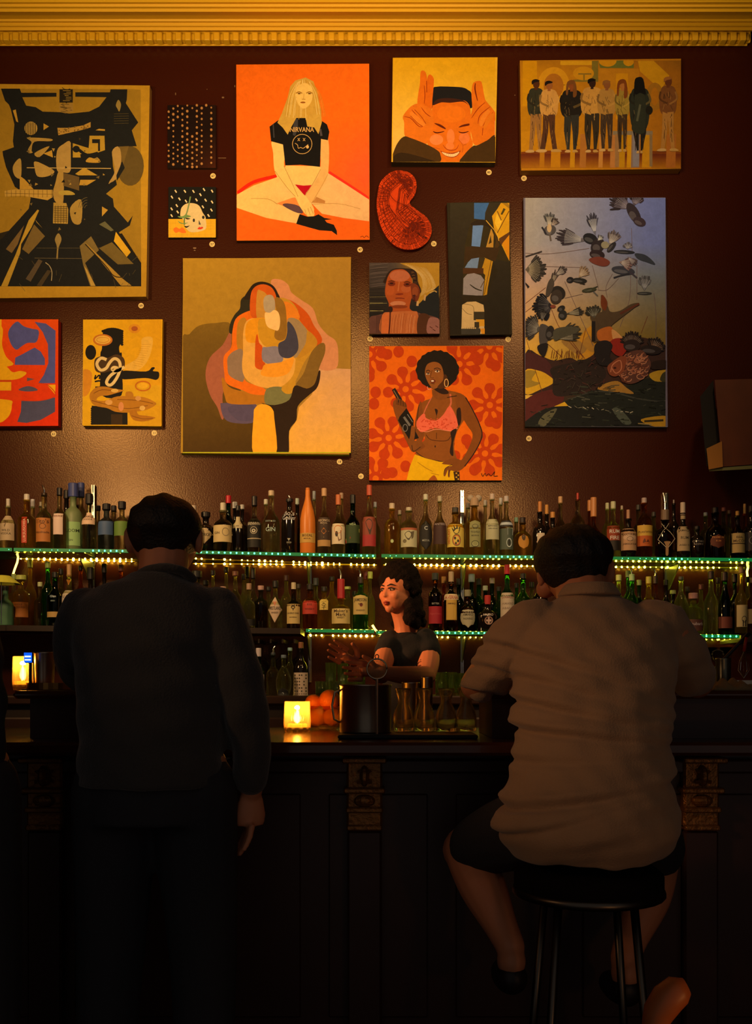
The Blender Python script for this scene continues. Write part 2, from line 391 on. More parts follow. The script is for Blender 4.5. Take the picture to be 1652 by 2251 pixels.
# ---- bumpy studded relief, the small dark one
def pic_studs():
    P = Picture([(368, 231), (474, 231), (474, 369), (368, 369)], (360, 220), 7.03, .02, '2a0f0b', 1, '1d0d0a')
    P.grid(lambda x, y: mix(mix('170b09', '4a1a08', max(0, x*1.2-.3)*max(0, y*1.4-.5)), '3a1a0c', max(0, .6-y)*.4*x), 8, 10)
    root = P.build('studded_panel', 'small dark panel covered in rows of pale round studs', 'wall art')
    cols = {75: [180, 265, 348, 432, 697, 785, 865, 953], 147: [132, 220, 308, 393, 480, 563, 650, 736, 828, 907, 996], 215: [92, 177, 262, 690, 770, 866, 950],
            287: [130, 217, 308, 395, 480, 566, 650, 732, 818, 903, 990], 362: [85, 172, 258, 348, 436, 522, 612, 695, 775, 860, 945, 1030], 440: [125, 563, 648, 728, 815, 900, 987, 1035],
            510: [82, 168, 253, 337, 424, 515, 602, 685, 770, 853, 940, 1033], 585: [125, 207, 293, 382, 470, 556, 635, 722, 810, 897, 985], 655: [82], 733: [117, 200, 290, 373, 460, 556, 635, 722, 810, 890, 972]}
    proto = None; mt = mat('stud_clay', pig('a86a34'), .6, var=.3, vscale=90)
    for x, ys in cols.items():
        for y in ys:
            p = W(360+x/7.03, 220+y/7.03, WALL-.026)-root.location
            if proto is None:
                proto = MB().ball((0, 0, 0), (.0068, .006, .0068), 10, 6).build('stud', mt, root, p, True)
            else:
                c = proto.copy(); COL.objects.link(c); c.parent = root; c.location = p; s = random.uniform(.75, 1.15); c.scale = (s, s, s)
pic_studs()

# ---- small picture of a pale head under falling dashes
def pic_head():
    P = Picture([(370, 411), (474, 411), (474, 522), (370, 523)], (360, 220), 7.03, .02, '1c1812', 1, '171410')
    P.rectf(60, 1838, 810, 2140, 'd8961c')
    for x in range(90, 800, 90): P.line([(x, 1850), (x+8, 2120)], 3, 'bd8220', False)
    for y in (1900, 1990, 2080): P.line([(75, y), (800, y+6)], 3, 'bd8220', False)
    for x, y in [(183, 1410), (325, 1410), (457, 1412), (620, 1383), (745, 1407), (565, 1462), (125, 1500), (240, 1528), (342, 1562), (503, 1543), (645, 1547), (745, 1576), (200, 1632), (120, 1682), (213, 1730), (120, 1786), (603, 1650), (735, 1700), (690, 1785)]:
        P.line([(x-13, y-20), (x+13, y+20)], 20, 'dcb67c', False)
    P.poly([(255, 1740), (275, 1660), (350, 1600), (470, 1597), (550, 1640), (600, 1740), (640, 1800), (648, 1850), (655, 1960), (620, 2010), (500, 2040), (400, 2035), (330, 1960), (300, 1850), (258, 1800)], 'd3aa6a')
    P.ell(609, 1812, 20, 26, '2e2820'); P.ell(463, 1858, 17, 28, '2e2820'); P.poly([(540, 1850), (572, 1925), (538, 1925)], '4b4236', False)
    P.poly([(522, 1985), (548, 1960), (568, 1966), (590, 1958), (608, 1975), (570, 1998), (530, 1996)], 'd2371c')
    P.line([(412, 1490), (385, 1620), (355, 1740), (318, 1830), (318, 1930)], 20, '5f6a38'); P.line([(402, 1500), (380, 1640), (350, 1760)], 6, '8e9a55')
    P.poly([(215, 1795), (290, 1795), (340, 1770), (420, 1800), (330, 1822), (250, 1820)], '6f8040'); P.poly([(215, 1865), (280, 1900), (375, 1895), (320, 1915), (250, 1905)], '6f8040')
    P.poly([(330, 1820), (410, 1832), (360, 1845)], '1d1a14'); P.poly([(310, 1940), (350, 1950), (400, 1940), (345, 1975)], '1d1a14')
    P.poly([(145, 2000), (190, 1965), (240, 1990), (290, 1970), (345, 2045), (280, 2055), (235, 2035), (180, 2052)], 'e8661c')
    P.build('head_painting', 'small picture of a pale toppled head under falling white dashes')
pic_head()

# ---- orange portrait of a seated figure with band shirt
def pic_seated():
    P = Picture([(519, 142), (811, 140), (812, 527), (520, 529)], (510, 130), 5.329, .03, '4a3020', 1, 'e4600f')
    P.grid(lambda x, y: mix(mix('e4600f', 'e85a10', y), 'ea4a2c', max(0, x-.55)*1.6*max(0, 1-abs(y-.62)*3)), 12, 14)
    SK, SK2, LN = 'e8ae58', 'dc9c50', 'a8702c'
    P.line([(60, 1570), (250, 1440), (520, 1370)], 40, 'd8200c'); P.line([(1130, 1330), (1300, 1440), (1605, 1640)], 46, 'e02a18')
    # legs
    P.poly([(50, 1590), (250, 1480), (520, 1385), (620, 1260), (1030, 1260), (1130, 1340), (1350, 1480), (1610, 1650), (1610, 1900), (1300, 1860), (1050, 1810), (940, 1700), (740, 1620), (530, 1690), (700, 1760), (800, 1810), (755, 1925), (400, 1860), (50, 1740)], lambda x, y: mix(SK, 'e0a060', (x-300)/1200), False)
    P.poly([(520, 1690), (700, 1625), (790, 1610), (820, 1720), (620, 1730)], 'df7a34', False)
    P.poly([(590, 1705), (650, 1690), (780, 1720), (830, 1800), (760, 1800), (650, 1750)], '5b3a38')
    P.poly([(910, 1680), (980, 1610), (1090, 1660), (1085, 1690)], 'b97434', False)
    P.poly([(735, 1468), (835, 1482), (930, 1475), (850, 1600)], 'b40a18', False)
    P.line([(220, 1632), (420, 1640), (530, 1700)], 5, LN); P.line([(910, 1700), (1250, 1695), (1500, 1755)], 4, LN)
    # torso + arms
    P.poly([(625, 1245), (1030, 1255), (1035, 1300), (930, 1475), (735, 1468), (620, 1300)], SK, False)
    P.poly([(465, 960), (600, 985), (620, 1130), (610, 1250), (700, 1440), (870, 1620), (960, 1760), (900, 1850), (800, 1740), (720, 1590), (560, 1420), (495, 1300), (480, 1100)], SK)
    P.poly([(1035, 930), (1125, 940), (1125, 1320), (1050, 1500), (930, 1680), (850, 1600), (980, 1420), (1035, 1280)], SK2)
    P.poly([(770, 1610), (860, 1600), (960, 1790), (940, 1850), (880, 1830), (820, 1740)], SK)
    for q in [[(850, 1760), (870, 1830)], [(885, 1745), (915, 1830)], [(915, 1730), (950, 1810)]]: P.line(q, 5, LN)
    P.line([(605, 1250), (700, 1450), (770, 1610)], 5, LN); P.line([(500, 1310), (640, 1500), (740, 1610)], 5, LN); P.line([(1035, 1290), (950, 1450), (850, 1600)], 5, LN); P.line([(1120, 1350), (1040, 1500), (930, 1690)], 4, LN)
    # boot
    P.poly([(790, 1815), (880, 1845), (960, 1840), (1010, 1818), (1080, 1860), (1170, 1875), (1085, 1885), (1110, 1915), (1190, 1940), (1225, 2010), (1228, 2062), (1165, 2015), (1020, 2005), (750, 1930)], '14110f', False)
    # shirt
    P.poly([(745, 690), (860, 690), (1060, 730), (1110, 765), (1138, 850), (1120, 950), (1040, 935), (1028, 1262), (800, 1238), (622, 1245), (595, 1000), (455, 962), (438, 790), (540, 715)], '14110f', False)
    P.poly([(720, 700), (770, 700), (770, 800), (740, 900), (710, 890)], '3a3330', False); P.line([(480, 760), (490, 920)], 14, '3a3330', False); P.line([(1030, 820), (1045, 900)], 26, '4a3c38', False)
    P.text('NIRVANA', 815, 852, 56, 'c8904a', 288)
    P.ring(820, 995, 114, 114, 7, 'c8904a')
    for x in (780, 842): P.line([(x-13, 925), (x+13, 960)], 6, 'c8904a', False); P.line([(x+13, 925), (x-13, 960)], 6, 'c8904a', False)
    P.line([(735, 985), (765, 1005), (775, 1045), (800, 1035), (830, 1045), (860, 1025), (890, 1000)], 7, 'c8904a'); P.ell(882, 1028, 16, 20, 'd8a058')
    # hair and face
    P.poly([(740, 250), (860, 215), (950, 260), (1000, 400), (1040, 600), (1050, 740), (1010, 880), (960, 800), (880, 790), (860, 690), (750, 690), (690, 800), (650, 885), (590, 800), (530, 745), (580, 640), (650, 450), (680, 320)], 'c08c34', False)
    P.poly([(745, 300), (850, 255), (930, 320), (950, 450), (900, 550), (830, 590), (770, 540), (735, 430)], 'c4903a')
    for k in range(30):
        x = 690+k*11; sp = (x-840)*.55
        P.line([(840+(x-840)*.55, 235+abs(x-840)*.25), (x+sp*.3, 420), (x+sp*.9, 640+random.random()*70)], 4, random.choice(['b87c20', 'c88a2c', 'e6b868']))
    P.poly([(755, 330), (850, 280), (925, 330), (940, 450), (900, 540), (835, 580), (775, 530), (745, 430)], 'dfa850')
    for x in (785, 905): P.line([(x-38, 400), (x, 384), (x+34, 402)], 12, '94601c'); P.ell(x, 404, 18, 9, '6a4212')
    P.line([(842, 400), (835, 465)], 6, 'bf8630'); P.line([(815, 470), (858, 472)], 8, 'a9701e'); P.ell(828, 508, 30, 11, 'a05a1c'); P.line([(800, 506), (858, 508)], 4, '6e3a10')
    P.line([(1500, 2085), (1530, 2075), (1545, 2092), (1570, 2070), (1598, 2090)], 6, '5a2a10')
    P.build('seated_portrait', 'orange painting of a blonde seated figure in black band shirt and black boot')
pic_seated()

# ---- photo portrait of smiling face with raised fingers
def pic_smile():
    P = Picture([(863, 127), (1093, 126), (1088, 357), (860, 356)], (850, 115), 6.354, .05, '241a14', 1, 'd99a1e')
    P.grid(lambda x, y: mix('d2920f', 'dfa548', y*1.1-x*.1), 8, 10)
    SK, SD, HL = 'd2600e', '8e2c06', 'e8843a'
    P.poly([(640, 520), (700, 480), (850, 478), (1050, 490), (1130, 525), (1180, 580), (1180, 780), (620, 780)], '1a1716')
    P.poly([(640, 740), (700, 690), (860, 690), (1060, 670), (1150, 740), (1170, 900), (1170, 1150), (1200, 1280), (1150, 1400), (1080, 1550), (680, 1550), (640, 1400), (560, 1260), (600, 1100), (620, 900)], SK)
    P.poly([(640, 740), (760, 700), (880, 705), (1060, 690), (1140, 740), (1060, 670), (860, 640), (700, 660)], '3a1a10')
    P.ell(900, 860, 200, 120, 'd9660f'); P.ell(690, 1220, 95, 75, 'de7434'); P.ell(1080, 1200, 75, 80, 'd8682c'); P.ell(890, 1180, 55, 110, 'dd7030')
    P.poly([(660, 990), (740, 1005), (810, 1050), (815, 1075), (730, 1035)], '5c1c08'); P.poly([(1000, 1050), (1050, 1015), (1150, 995), (1150, 1020), (1060, 1040)], '5c1c08')
    P.line([(645, 1105), (700, 1125), (800, 1105)], 16, '4a1408', True, True); P.line([(1000, 1110), (1060, 1125), (1140, 1105)], 16, '4a1408', True, True)
    P.line([(780, 1290), (830, 1350), (900, 1370), (970, 1350), (1000, 1290)], 14, 'a03c0c', True, True); P.ell(880, 1310, 60, 50, 'dd6e2c')
    P.poly([(745, 1375), (800, 1395), (900, 1405), (1000, 1385), (1030, 1370), (990, 1440), (920, 1470), (850, 1460), (790, 1430)], '8a2808')
    P.poly([(765, 1392), (850, 1415), (930, 1418), (1010, 1388), (980, 1435), (920, 1460), (850, 1452), (800, 1430)], 'eeb070')
    for x in range(800, 1000, 30): P.line([(x, 1400), (x, 1450)], 3, 'b86a30', False)
    P.line([(650, 1330), (740, 1350)], 8, 'b04a10'); P.line([(1060, 1300), (1110, 1280)], 8, 'b04a10'); P.line([(1000, 1220), (1060, 1300), (1050, 1400)], 8, 'b04a10')
    # left hand
    P.poly([(460, 440), (470, 280), (510, 255), (548, 300), (560, 420), (545, 720), (430, 740), (440, 560)], 'd2600e')
    P.poly([(565, 360), (600, 310), (645, 350), (655, 420), (635, 650), (620, 800), (520, 760), (540, 560)], 'cf5a0c')
    P.poly([(430, 715), (520, 740), (620, 800), (650, 950), (620, 1150), (550, 1280), (400, 1240), (255, 1180), (240, 980), (225, 890), (330, 760)], 'd26412')
    for q in [[(345, 800), (430, 900), (500, 1000)], [(370, 750), (470, 840), (560, 980)], [(480, 770), (540, 850), (610, 900)], [(240, 900), (330, 920), (440, 1030), (500, 1040)], [(520, 460), (530, 600), (520, 720)], [(553, 400), (556, 560)]]: P.line(q, 11, SD, True, True)
    P.poly([(320, 870), (350, 830), (460, 920), (540, 1000), (500, 1030), (420, 980)], 'd8701c'); P.poly([(370, 780), (420, 750), (520, 860), (580, 960), (550, 1000), (460, 920)], 'd06410')
    P.line([(330, 890), (430, 990), (500, 1035)], 8, SD); P.line([(385, 800), (480, 900), (545, 1000)], 8, SD)
    # right hand
    P.poly([(1190, 470), (1220, 415), (1300, 400), (1330, 450), (1365, 640), (1400, 700), (1490, 810), (1520, 900), (1500, 1170), (1240, 1300), (1180, 1150), (1150, 950), (1190, 800), (1180, 600)], 'd2620f')
    P.line([(1235, 430), (1230, 520), (1265, 680)], 18, '6e1e06', True, True)
    for q in [[(1180, 920), (1270, 790), (1370, 700)], [(1270, 1000), (1300, 880), (1440, 760)], [(1340, 1030), (1400, 930), (1480, 840)], [(1340, 1060), (1330, 1160)]]: P.line(q, 11, SD, True, True)
    P.poly([(1290, 1010), (1320, 900), (1410, 800), (1440, 830), (1380, 920), (1330, 1030)], 'd8701c'); P.poly([(1350, 1050), (1380, 950), (1470, 850), (1500, 890), (1430, 980), (1370, 1060)], 'd06812')
    # sleeves
    P.poly([(60, 1500), (130, 1300), (230, 1180), (340, 1200), (540, 1280), (690, 1360), (745, 1430), (690, 1550), (60, 1560)], '44290e')
    P.poly([(1040, 1550), (1080, 1430), (1200, 1310), (1260, 1300), (1400, 1230), (1520, 1170), (1530, 1560)], '3e260d'); P.poly([(60, 1500), (200, 1400), (600, 1500), (700, 1560), (60, 1560)], '2e1c0c')
    P.rectf(1505, 960, 1530, 1180, 'd48a50')
    P.build('smiling_portrait', 'portrait of a laughing person holding two raised fingers beside each temple')
pic_smile()

# ---- group of standing people
def pic_group():
    P = Picture([(1142, 133), (1496, 129), (1496, 371), (1145, 375)], (1130, 120), 4.347, .05, '7a5018', 1, 'a8660e')
    P.grid(lambda x, y: mix(mix('b0700c', '9c5a10', x), '7a4a10', max(0, x-.8)*2+(.35 if y < .08 else 0)), 10, 8)
    LT, DK = 'c07e0c', '8a4c0e'
    P.rectf(80, 60, 215, 490, 'bb7a08'); P.rectf(60, 500, 165, 730, 'a96a0a')
    P.ring(375, 290, 120, 140, 62, 'bd7c12'); P.ell(375, 300, 95, 120, '9c5a14')
    P.rectf(440, 60, 740, 100, 'c08412'); P.poly([(740, 60), (800, 60), (800, 260), (560, 260), (560, 240), (740, 230)], '6f5a1c', False)
    P.ell(660, 180, 100, 66, 'b5760f'); P.line([(610, 185), (735, 185)], 14, '7b5a18', False); P.line([(665, 185), (665, 250)], 14, '7b5a18', False)
    P.poly([(800, 50), (1140, 50), (1140, 130), (820, 128)], '5f5c20', False); P.ell(890, 60, 85, 56, 'b9780c'); P.ell(1090, 70, 50, 40, 'b9780c')
    P.rectf(805, 135, 1190, 520, 'a86810'); P.rectf(970, 180, 1085, 620, 'b8760c')
    P.poly([(1180, 60), (1330, 60), (1480, 200), (1400, 340), (1200, 160)], 'b67a0e', False); P.ring(1340, 400, 60, 110, 44, '8f5a14')
    P.poly([(60, 930), (700, 900), (1590, 930), (1590, 1080), (60, 1085)], '6e300c', False)
    P.grid(lambda x, y: mix('5a200e', 'a0600e', (y-.86)*7), 6, 4, (62, 950, 1588, 1082))
    for x, w, c in [(270, 45, 'a0600e'), (400, 90, 'ac6a0c'), (560, 45, 'b0720e'), (660, 60, '9c5c20'), (830, 40, 'b0702c'), (950, 60, 'a4642c'), (1030, 60, 'a8700c'), (1110, 60, 'b87a0c'), (1160, 80, '7a5c48'), (1270, 90, 'b0720e'), (1500, 90, '98541a')]:
        P.poly([(x-w/2, 760), (x+w/2, 760), (x+w/2-8, 1080), (x-w/2-8, 1080)], c, False)
    P.rectf(940, 730, 1320, 768, '7a6448'); P.rectf(1130, 740, 1190, 1070, '786a66'); P.rectf(1290, 760, 1318, 1070, '7a5c38'); P.rectf(960, 760, 1000, 1075, '8a5f34')
    def person(x, top, bot, hair, skin, topc, bot_c, wid=1.0, lean=0, legs=60, coat=0, longh=0):
        H = bot-top; hs = H*.105; w = H*.115*wid
        P.poly([(x-w*.9, top+hs*1.5), (x-w*.3, top+hs*1.15), (x+w*.4, top+hs*1.15), (x+w, top+hs*1.6), (x+w*1.2+lean, top+H*.34), (x+w*.8, top+H*.50+coat*H*.16), (x-w*.8, top+H*.50+coat*H*.16), (x-w*1.2+lean, top+H*.34)], topc)
        P.poly([(x-w*.75, top+H*.47), (x, top+H*.5), (x-w*.1, top+H*.72), (x-legs*.45, bot-8), (x-legs*.95, bot-5), (x-w*.8, top+H*.7)], bot_c, False)
        P.poly([(x-w*.1, top+H*.48), (x+w*.8, top+H*.47), (x+w*.75, top+H*.72), (x+legs*.9, bot-6), (x+legs*.4, bot-8), (x+w*.12, top+H*.72)], bot_c, False)
        for k in range(20):
            yy = top+H*(.18+.33*random.random()); xx = x+random.uniform(-w*.8, w*.6); P.line([(xx, yy), (xx+random.uniform(-14, 26), yy+random.uniform(20, 60))], 5, mix(topc, random.choice(['0c0806', '1a120c', '3a2414', 'b08040']), .5), True, True)
        for k in range(16):
            yy = top+H*(.55+.3*random.random()); sx = random.choice((-1, 1)); xx = x+sx*w*.45; P.line([(xx, yy), (xx+random.uniform(-10, 14), yy+random.uniform(30, 90))], 5.5, mix(bot_c, random.choice(['0c0806', '1a120c', '2a1a10', 'a07038']), .5), True, True)
        P.poly([(x-legs*1.1, bot-22), (x-legs*.35, bot-22), (x-legs*.3, bot), (x-legs*1.4, bot)], 'b08248'); P.poly([(x+legs*.3, bot-22), (x+legs, bot-24), (x+legs*1.35, bot-2), (x+legs*.3, bot)], 'a87838')
        P.poly([(x-10, top+hs*.9), (x+12, top+hs*.9), (x+16, top+hs*1.4), (x-14, top+hs*1.4)], skin, False)
        P.ell(x+4, top+hs*.62, hs*.44, hs*.6, skin)
        P.poly([(x-hs*.5, top+hs*.7), (x-hs*.5, top+hs*.2), (x, top), (x+hs*.5, top+hs*.2), (x+hs*.3, top+hs*.35), (x-hs*.15, top+hs*.45)], hair)
        if longh: P.poly([(x-hs*.55, top+hs*.1), (x+hs*.45, top), (x+hs*.7, top+hs*(1+longh)), (x+hs*.2, top+hs*(1.3+longh)), (x+hs*.25, top+hs*.5), (x-hs*.3, top+hs*.4), (x-hs*.5, top+hs*(1+longh)), (x-hs*.75, top+hs*(.8+longh))], hair)
        P.line([(x-w, top+H*.2), (x-w*1.1, top+H*.3), (x-w*.1, top+H*.36)], 20*wid, mix(topc, '1a100a', .35)); P.line([(x+w, top+H*.2), (x+w*1.2, top+H*.3), (x+w*.2, top+H*.37)], 20*wid, mix(topc, 'c8903c', .3))
    person(205, 235, 935, '1a1210', '4a2410', '2e2a1c', '8a5a2a', .85, 0, 70)
    person(330, 250, 930, '17110e', '8a4c20', 'b87e38', '4a2a18', .95, 0, 90)
    person(545, 255, 935, '6a3c18', '7a3c18', '1d1712', '2c2820', 1.15, 0, 45, longh=.8)
    person(740, 228, 935, '0f0c0b', '2a1610', 'b07830', '2e2418', 1.1, 0, 45)
    person(880, 245, 925, '7a4a20', '7a4420', '9a6a2c', '3c2a1c', .95, 0, 48)
    person(1030, 250, 930, '6e3410', '9a5a24', '8a6a24', '3a2818', .75, 0, 30, longh=1.0)
    person(1195, 235, 945, '12100e', '3a2014', '25261c', '1d1814', 1.0, 0, 22, coat=1, longh=1.6)
    person(1465, 215, 925, '8a5020', '5a2c14', '6a3c1a', '9a6428', .85, 0, 75)
    P.poly([(1150, 380), (1240, 370), (1255, 650), (1225, 760), (1120, 720), (1150, 560)], '28281c'); P.line([(1200, 480), (1170, 640)], 24, '4a4630', True, True); P.poly([(1150, 240), (1210, 235), (1255, 380), (1200, 370), (1150, 380)], '110f0e')
    P.ell(1285, 535, 34, 42, '1c1812')
    P.build('group_painting', 'ochre painting of a row of eight standing people, at the upper right')
pic_group()

# ---- flock of birds over a burning landscape
def pic_birds():
    P = Picture([(1150, 435), (1462, 434), (1467, 939), (1154, 938)], (1140, 425), 4.288, .03, '2a1d18', 1, '6a5c60')
    stops = [(0, '9a8a7a', '6a70a0'), (.2, '9c8c80', '6a709c'), (.35, 'bc947c', '70706c'), (.5, 'd09a60', '786644'), (.6, 'dca048', '785e28'), (.7, 'e0a430', '7a5626'), (.8, '5a3a22', '2a241c'), (1, '201b16', '2a241a')]
    def sky(x, y):
        for (a, l1, r1), (b, l2, r2) in zip(stops, stops[1:]):
            if y <= b:
                t = (y-a)/(b-a); return mix(mix(l1, l2, t), mix(r1, r2, t), min(1, max(0, x*1.15-.02)) if x < .87 else 1)
        return '201b16'
    P.grid(sky, 14, 30)
    G = '4a4246'
    # glow, cloud, ground
    P.poly([(560, 1380), (700, 1250), (720, 1530), (560, 1560)], 'c07e20'); P.poly([(400, 1400), (500, 1360), (640, 1450), (560, 1520)], '9a6c30'); P.poly([(600, 1420), (660, 1340), (710, 1400), (700, 1500)], 'a8722a')
    P.poly([(60, 1510), (200, 1530), (330, 1575), (480, 1550), (570, 1580), (700, 1520), (730, 1430), (900, 1440), (1100, 1350), (1400, 1450), (1400, 1660), (1250, 1690), (1050, 1800), (800, 1790), (680, 1880), (400, 1900), (200, 1990), (60, 2100)], '3a241c')
    P.poly([(60, 1510), (200, 1530), (300, 1620), (330, 1780), (260, 1750), (60, 1660)], '4a2420'); P.poly([(60, 1670), (180, 1670), (270, 1710), (330, 1780), (200, 1850), (60, 1890)], 'd0941f'); P.poly([(60, 1680), (160, 1680), (120, 1760), (200, 1790), (100, 1830), (60, 1820)], '9a7426'); P.poly([(60, 1900), (160, 1905), (60, 1940)], 'd8a038', False)
    P.poly([(60, 1950), (300, 1850), (420, 1900), (380, 2000), (150, 2120), (60, 2150)], '54221c'); P.poly([(300, 1650), (480, 1600), (700, 1560), (820, 1680), (760, 1790), (500, 1900), (330, 1900), (320, 1750)], '2c201a')
    P.poly([(480, 1940), (740, 1850), (800, 1790), (930, 1770), (1010, 1830), (1150, 1760), (1260, 1740), (1400, 1760), (1400, 2120), (900, 2130), (420, 2010)], '22221a')
    P.poly([(740, 1845), (820, 1790), (930, 1770), (1010, 1830), (1080, 1890), (900, 1870)], 'a06c28'); P.poly([(1230, 1700), (1400, 1660), (1400, 1760), (1280, 1770)], 'b0801f'); P.poly([(1350, 1700), (1400, 1680), (1400, 1770), (1330, 1765)], '3a341c')
    P.line([(490, 1935), (700, 1870), (900, 1880), (1100, 1930), (1300, 1960), (1395, 1950)], 14, '3c382c', True, True)
    P.poly([(330, 2010), (430, 1965), (470, 2010)], 'd09420', False); P.poly([(60, 2150), (330, 2010), (900, 2040), (1200, 2120), (1400, 2110), (1400, 2210), (60, 2210)], '1e1d18'); P.poly([(180, 2170), (240, 2080), (360, 2030), (250, 2190)], '5a5034'); P.poly([(880, 2040), (950, 2030), (1060, 2160), (980, 2170)], '4a4a38')
    for k in range(150):
        x = random.uniform(60, 1390); y = random.uniform(1800, 2200)
        if y < 1950 and x < 420: continue
        P.line([(x, y), (x+random.uniform(15, 90), y+random.uniform(-14, 20))], random.uniform(4, 14), random.choice(['16160f', '2e2e20', '1c1a12', '3a3a2a', '121210', '4a4432', '26281c']), True, True)
    for k in range(14): x = 470+k*44+random.uniform(-12, 12); P.line([(x, 2010+k*4+random.uniform(-12, 12)), (x+random.uniform(14, 44), 2014+k*4+random.uniform(-8, 8))], random.uniform(3, 9), random.choice(['a5926c', '7a6c50', 'c0a880']), True, True)
    for k in range(60): x = random.uniform(320, 820); y = random.uniform(1570, 1880); P.line([(x, y), (x+random.uniform(-60, 60), y+random.uniform(-30, 30))], random.uniform(4, 12), random.choice(['1c1410', '3c2a20', '241a16', '4a2a20', '30281c']), True, True)
    P.poly([(1150, 2130), (1400, 2100), (1400, 2205), (1240, 2190)], 'b07a1c'); P.line([(1180, 2150), (1360, 2140)], 24, '3a2c16', True, True); P.line([(1120, 2170), (1250, 2180)], 12, '8a7040', True, True)
    # strings
    for q in [[(60, 1040), (250, 890)], [(60, 1120), (140, 1060)], [(60, 565), (300, 570), (660, 520)], [(200, 690), (600, 700)], [(300, 1080), (400, 1300), (600, 1540)], [(430, 830), (540, 1080), (700, 1440)], [(690, 680), (750, 900)], [(630, 1270), (560, 1560)], [(270, 1420), (400, 1540)], [(1060, 330), (1065, 560)], [(1050, 700), (1040, 1000), (950, 1260)], [(1110, 680), (1110, 1000)], [(1270, 940), (1290, 1150), (1285, 1430)], [(1210, 1160), (1150, 1320)], [(60, 1350), (110, 1510)], [(150, 1660), (220, 1880)], [(880, 760), (820, 880), (830, 980)], [(940, 800), (830, 910), (740, 910)], [(430, 990), (600, 950)], [(480, 1370), (620, 1560)]]:
        P.line(q, 4, '6a3020' if q[0][1] > 1000 else '70564c')
    # birds: body blob plus feather fans
    def fan(x, y, a0, a1, L, n=8, c='241c1e', c2='8c7c70', w=20):
        L *= 1.12; arc = [math.radians(a0+(a1-a0)*k/10) for k in range(11)]
        P.poly([(x, y)]+[(x+math.cos(a)*L*.72, y-math.sin(a)*L*.72) for a in arc], mix(c, c2, .22), False)
        P.poly([(x, y)]+[(x+math.cos(a)*L*.4, y-math.sin(a)*L*.4) for a in arc], mix(c, c2, .42), False)
        n = int(n*1.25); step = math.radians(abs(a1-a0))/max(1, n-1); ww = max(9, min(30, L*step*.9))
        for i in range(n):
            a = math.radians(a0+(a1-a0)*i/(n-1)); r = L*(.86+.14*math.sin(math.pi*i/(n-1)))*random.uniform(.93, 1.07); b = a+random.uniform(-.05, .05)
            P.line([(x+math.cos(a)*L*.45, y-math.sin(a)*L*.45), (x+math.cos(a)*r*.75, y-math.sin(a)*r*.75), (x+math.cos(b)*r, y-math.sin(b)*r)], ww, mix(c, '0c0a0a', .3 if i % 2 else 0), True, True)
        for i in range(n-1):
            a = math.radians(a0+(a1-a0)*(i+.5)/n); P.line([(x+math.cos(a)*L*.2, y-math.sin(a)*L*.2), (x+math.cos(a)*L*.74, y-math.sin(a)*L*.74)], 4.5, mix(c2, 'c8b8a0', random.random()*.4), True, True)
    def body(x, y, rx, ry, rot, c='2a2628'): P.ell(x, y, rx, ry, c, math.radians(rot)); P.ell(x-rx*.2, y+ry*.2, rx*.6, ry*.4, mix(c, '9a8c80', .3), math.radians(rot))
    # top right bird (cropped)
    fan(1050, 150, 110, 180, 190, 10, '3c3034', '7a6c78', 30); fan(1080, 120, 30, 110, 120, 7, '3c3034', '7a6c78', 30); body(1080, 190, 50, 110, -30, '32282c'); body(1135, 270, 62, 42, 25, '3a2c30')
    # small upper left
    fan(280, 330, 60, 110, 130, 7, '5a5450', 'b09c84', 16); fan(300, 320, 30, 80, 90, 5, '4a3c38', '9a8070', 14); body(290, 350, 48, 60, 70, '4a4240'); P.ell(285, 330, 22, 40, 'b8946a'); P.line([(215, 320), (235, 350), (255, 390)], 16, '26242a'); P.line([(290, 390), (300, 450)], 14, '5a4a40')
    # big central bird
    fan(640, 450, 150, 190, 260, 11, '3a3034', '8c8484', 26); fan(720, 400, 85, 120, 190, 8, '3e3a44', 'a09a9c', 24); body(670, 430, 70, 50, 20, '1f1e22'); body(740, 500, 60, 80, 30, '2c2426'); fan(740, 450, 20, 80, 60, 5, '6a6468', 'b8b0ac', 16)
    body(735, 580, 72, 44, 10, '2c2023'); P.poly([(660, 620), (760, 600), (850, 640), (840, 680), (780, 690), (690, 660)], '6e3428')
    fan(850, 500, 40, 95, 140, 8, '6a5a58', 'a8988c', 16); body(870, 510, 60, 26, -50, '2a2628'); P.ell(810, 490, 38, 34, '8a7c60')
    body(990, 555, 100, 18, 3, '26262a'); fan(1020, 530, 30, 140, 60, 7, '6c6468', '8c8484', 10); P.poly([(1090, 570), (1180, 580), (1250, 630), (1280, 675), (1200, 650), (1120, 620)], '32343a')
    body(980, 730, 110, 40, 8, '35343a'); fan(940, 650, -40, 20, 120, 8, '7a5a54', 'a08c80', 16); fan(1020, 600, -60, -20, 100, 6, '5c4a4a', '8c7c78', 12); P.line([(890, 800), (950, 780), (1040, 760)], 14, '2a282c'); P.line([(1040, 740), (1110, 800)], 16, '3a3238', True, True)
    fan(1180, 920, 60, 120, 130, 6, '5c5654', '8c8680', 16); body(1180, 945, 70, 14, 0, '34322e')
    # left mid wing at edge
    fan(60, 720, -50, 50, 170, 12, '3c342e', '8a7454', 24); P.line([(60, 600), (215, 550)], 14, '3a302c', True, True); P.line([(50, 850), (90, 890)], 26, '221e20', True, True)
    # mid group
    fan(290, 900, 60, 80, 160, 5, '4a3c34', '8a745a', 30); fan(340, 780, 15, 60, 110, 7, '4a3e3a', '8a786a', 22); body(370, 940, 60, 70, -50, '28221e'); P.poly([(250, 970), (270, 850), (310, 800), (330, 860), (290, 960)], '463a30'); body(350, 980, 55, 70, 20, '3a2e26')
    fan(310, 1060, 130, 250, 160, 12, '1d1b1e', '3a3434', 30); P.ell(320, 1070, 26, 16, '7a3828')
